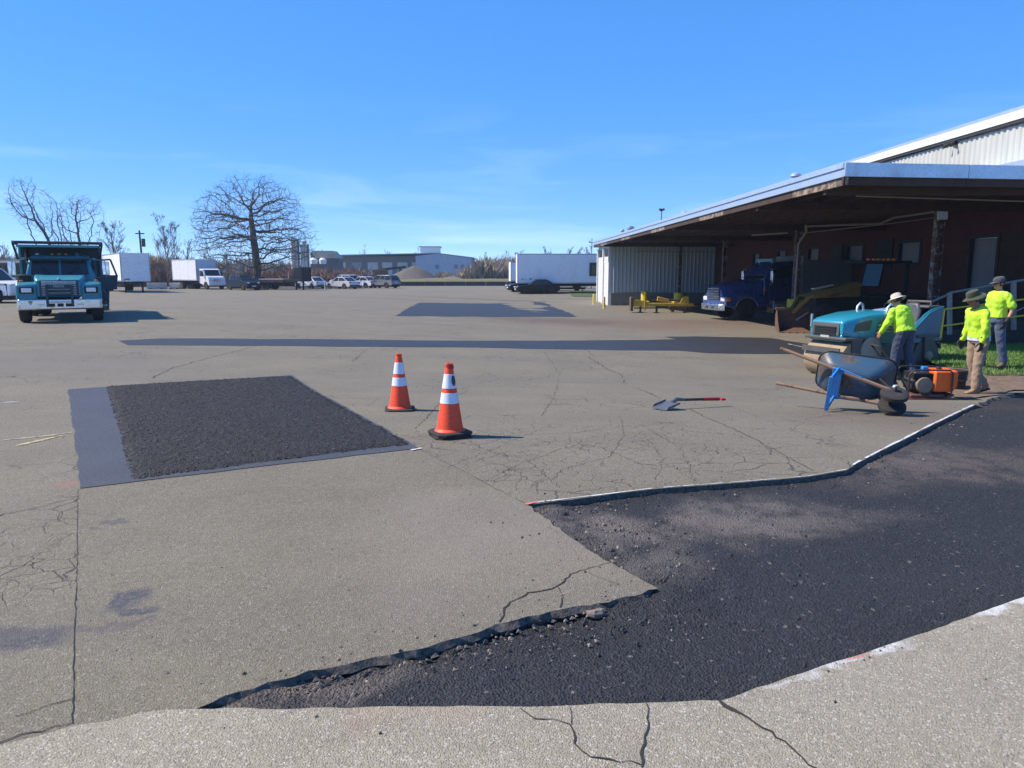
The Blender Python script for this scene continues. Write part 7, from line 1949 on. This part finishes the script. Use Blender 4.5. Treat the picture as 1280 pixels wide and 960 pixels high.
def base_J(h=1.0):
    return dict(pelvis=(0,0,.96), waist=(0,0,1.09), chest=(.0,0,1.28), neck=(-.01,0,1.49), head=(.015,0,1.625), shl=(-.01,.185,1.42), shr=(-.01,-.185,1.42), ell=(-.04,.245,1.13), elr=(-.04,-.245,1.13), wrl=(.05,.27,.89), wrr=(.05,-.27,.89),
      hipl=(0,.095,.92), hipr=(0,-.095,.92), knl=(.02,.11,.50), knr=(.02,-.11,.50), anl=(-.02,.115,.10), anr=(-.02,-.115,.10))
# 1: front man in olive hat, walking to the left of the picture
J = base_J(); J.update(pelvis=(0,0,.95), waist=(.02,0,1.08), chest=(.05,0,1.27), neck=(.10,0,1.475), head=(.155,.0,1.60), shl=(.06,.19,1.40), shr=(.07,-.19,1.40), ell=(.12,.27,1.14), wrl=(.17,.30,.90), elr=(.0,-.26,1.13), wrr=(.08,-.28,.89),
   knl=(.06,.11,.51), anl=(.06,.11,.112), knr=(.02,-.10,.50), anr=(-.23,-.10,.145), toer=(1,0,-.25), toel=(1,.15,0), hdl=(.15,.1,-1), hdr=(.1,-.05,-1))
w1 = G(1217, 492.5)
person('man in an olive sun hat and tan trousers walking beside the black pail', (w1.x, w1.y, w1.z), R(184), {k: v for k, v in J.items()}, M_hivis3, M_tan, M_skin2, M_boot, 'long', ('l','r'), 'olive', crew, .05, True, True, 1.0, look=(1,-.10,-.42))
# 2: man with cap and sunglasses on the lawn
J = base_J(); J.update(ell=(-.10,.26,1.14), wrl=(.02,.25,.90), elr=(-.06,-.24,1.13), wrr=(.10,-.22,.90), anr=(.14,-.11,.11), knr=(.12,-.11,.52), anl=(-.14,.12,.11), knl=(-.04,.115,.50), toel=(.9,.3,0), toer=(1,-.1,0))
w2 = at_y(1239, 461, 14.05)
person('man in a grey cap and sunglasses standing on the lawn', (w2.x, w2.y, zt(w2.x, w2.y)+lawn_lift(w2.x, w2.y)+.012), R(192), J, M_hivis2, M_denim, M_skin, M_boot2, 'short', ('l',), 'cap', crew, .08, False, True, 1.03, look=(1,-.25,-.12))
# 3: man in beige hat, seen from behind, reaching down towards the roller
J = base_J(); J.update(pelvis=(-.02,0,.95), waist=(.02,0,1.07), chest=(.09,.01,1.26), neck=(.17,.02,1.45), head=(.23,.02,1.575), shl=(.12,.215,1.385), shr=(.14,-.20,1.40), ell=(.13,.32,1.13), wrl=(.24,.36,.93), elr=(.24,-.27,1.15), wrr=(.42,-.20,1.0),
   knl=(.06,.14,.50), anl=(.00,.17,.11), knr=(-.02,-.12,.50), anr=(-.14,-.14,.12), toel=(1,.3,0), toer=(1,-.2,0), hdl=(.4,.1,-.8), hdr=(.8,.1,-.5))
w3 = G(1126, 474.5)
person('man in a beige sun hat and jeans with his back turned beside the teal roller', (w3.x, w3.y, w3.z), R(108), J, M_hivis, M_denim2, M_skin, M_boot2, 'long', (), 'sun', crew, .02, False, True, 1.14, look=(1,.2,-.45))
# 4: person behind the dump truck's open door
J = base_J(); J.update(ell=(.18,.25,1.22), wrl=(.38,.2,1.30), elr=(.18,-.25,1.22), wrr=(.38,-.2,1.30), anl=(-.10,.13,.11), anr=(.12,-.13,.11), knl=(-.02,.12,.50), knr=(.06,-.12,.52))
w4 = G(133, 388)
person('person in dark clothes standing behind the open door of the dump truck', (w4.x, w4.y, w4.z), R(150), J, cloth('dark_shirt', (.05,.05,.085)), M_denim2, M_skin2, M_boot2, 'long', (), None, None, .05, False, True, 1.0)
# ------------------------------------------------------------------ thin spring haze over the yard
t = bpy.data.materials.new('haze_air'); t.use_nodes = True; t.node_tree.nodes.clear()
_o = t.node_tree.nodes.new('ShaderNodeOutputMaterial'); _v = t.node_tree.nodes.new('ShaderNodeVolumePrincipled')
_v.inputs['Color'].default_value = (.62,.80,1,1); _v.inputs['Density'].default_value = .00045; _v.inputs['Anisotropy'].default_value = .2
t.node_tree.links.new(_v.outputs[0], _o.inputs['Volume'])
m = MB(); m.bx(-330, 330, -60, 420, -3.0, 40)
tag(m.build('haze', t, None, 0, 0), kind='stuff', label='thin pale haze')
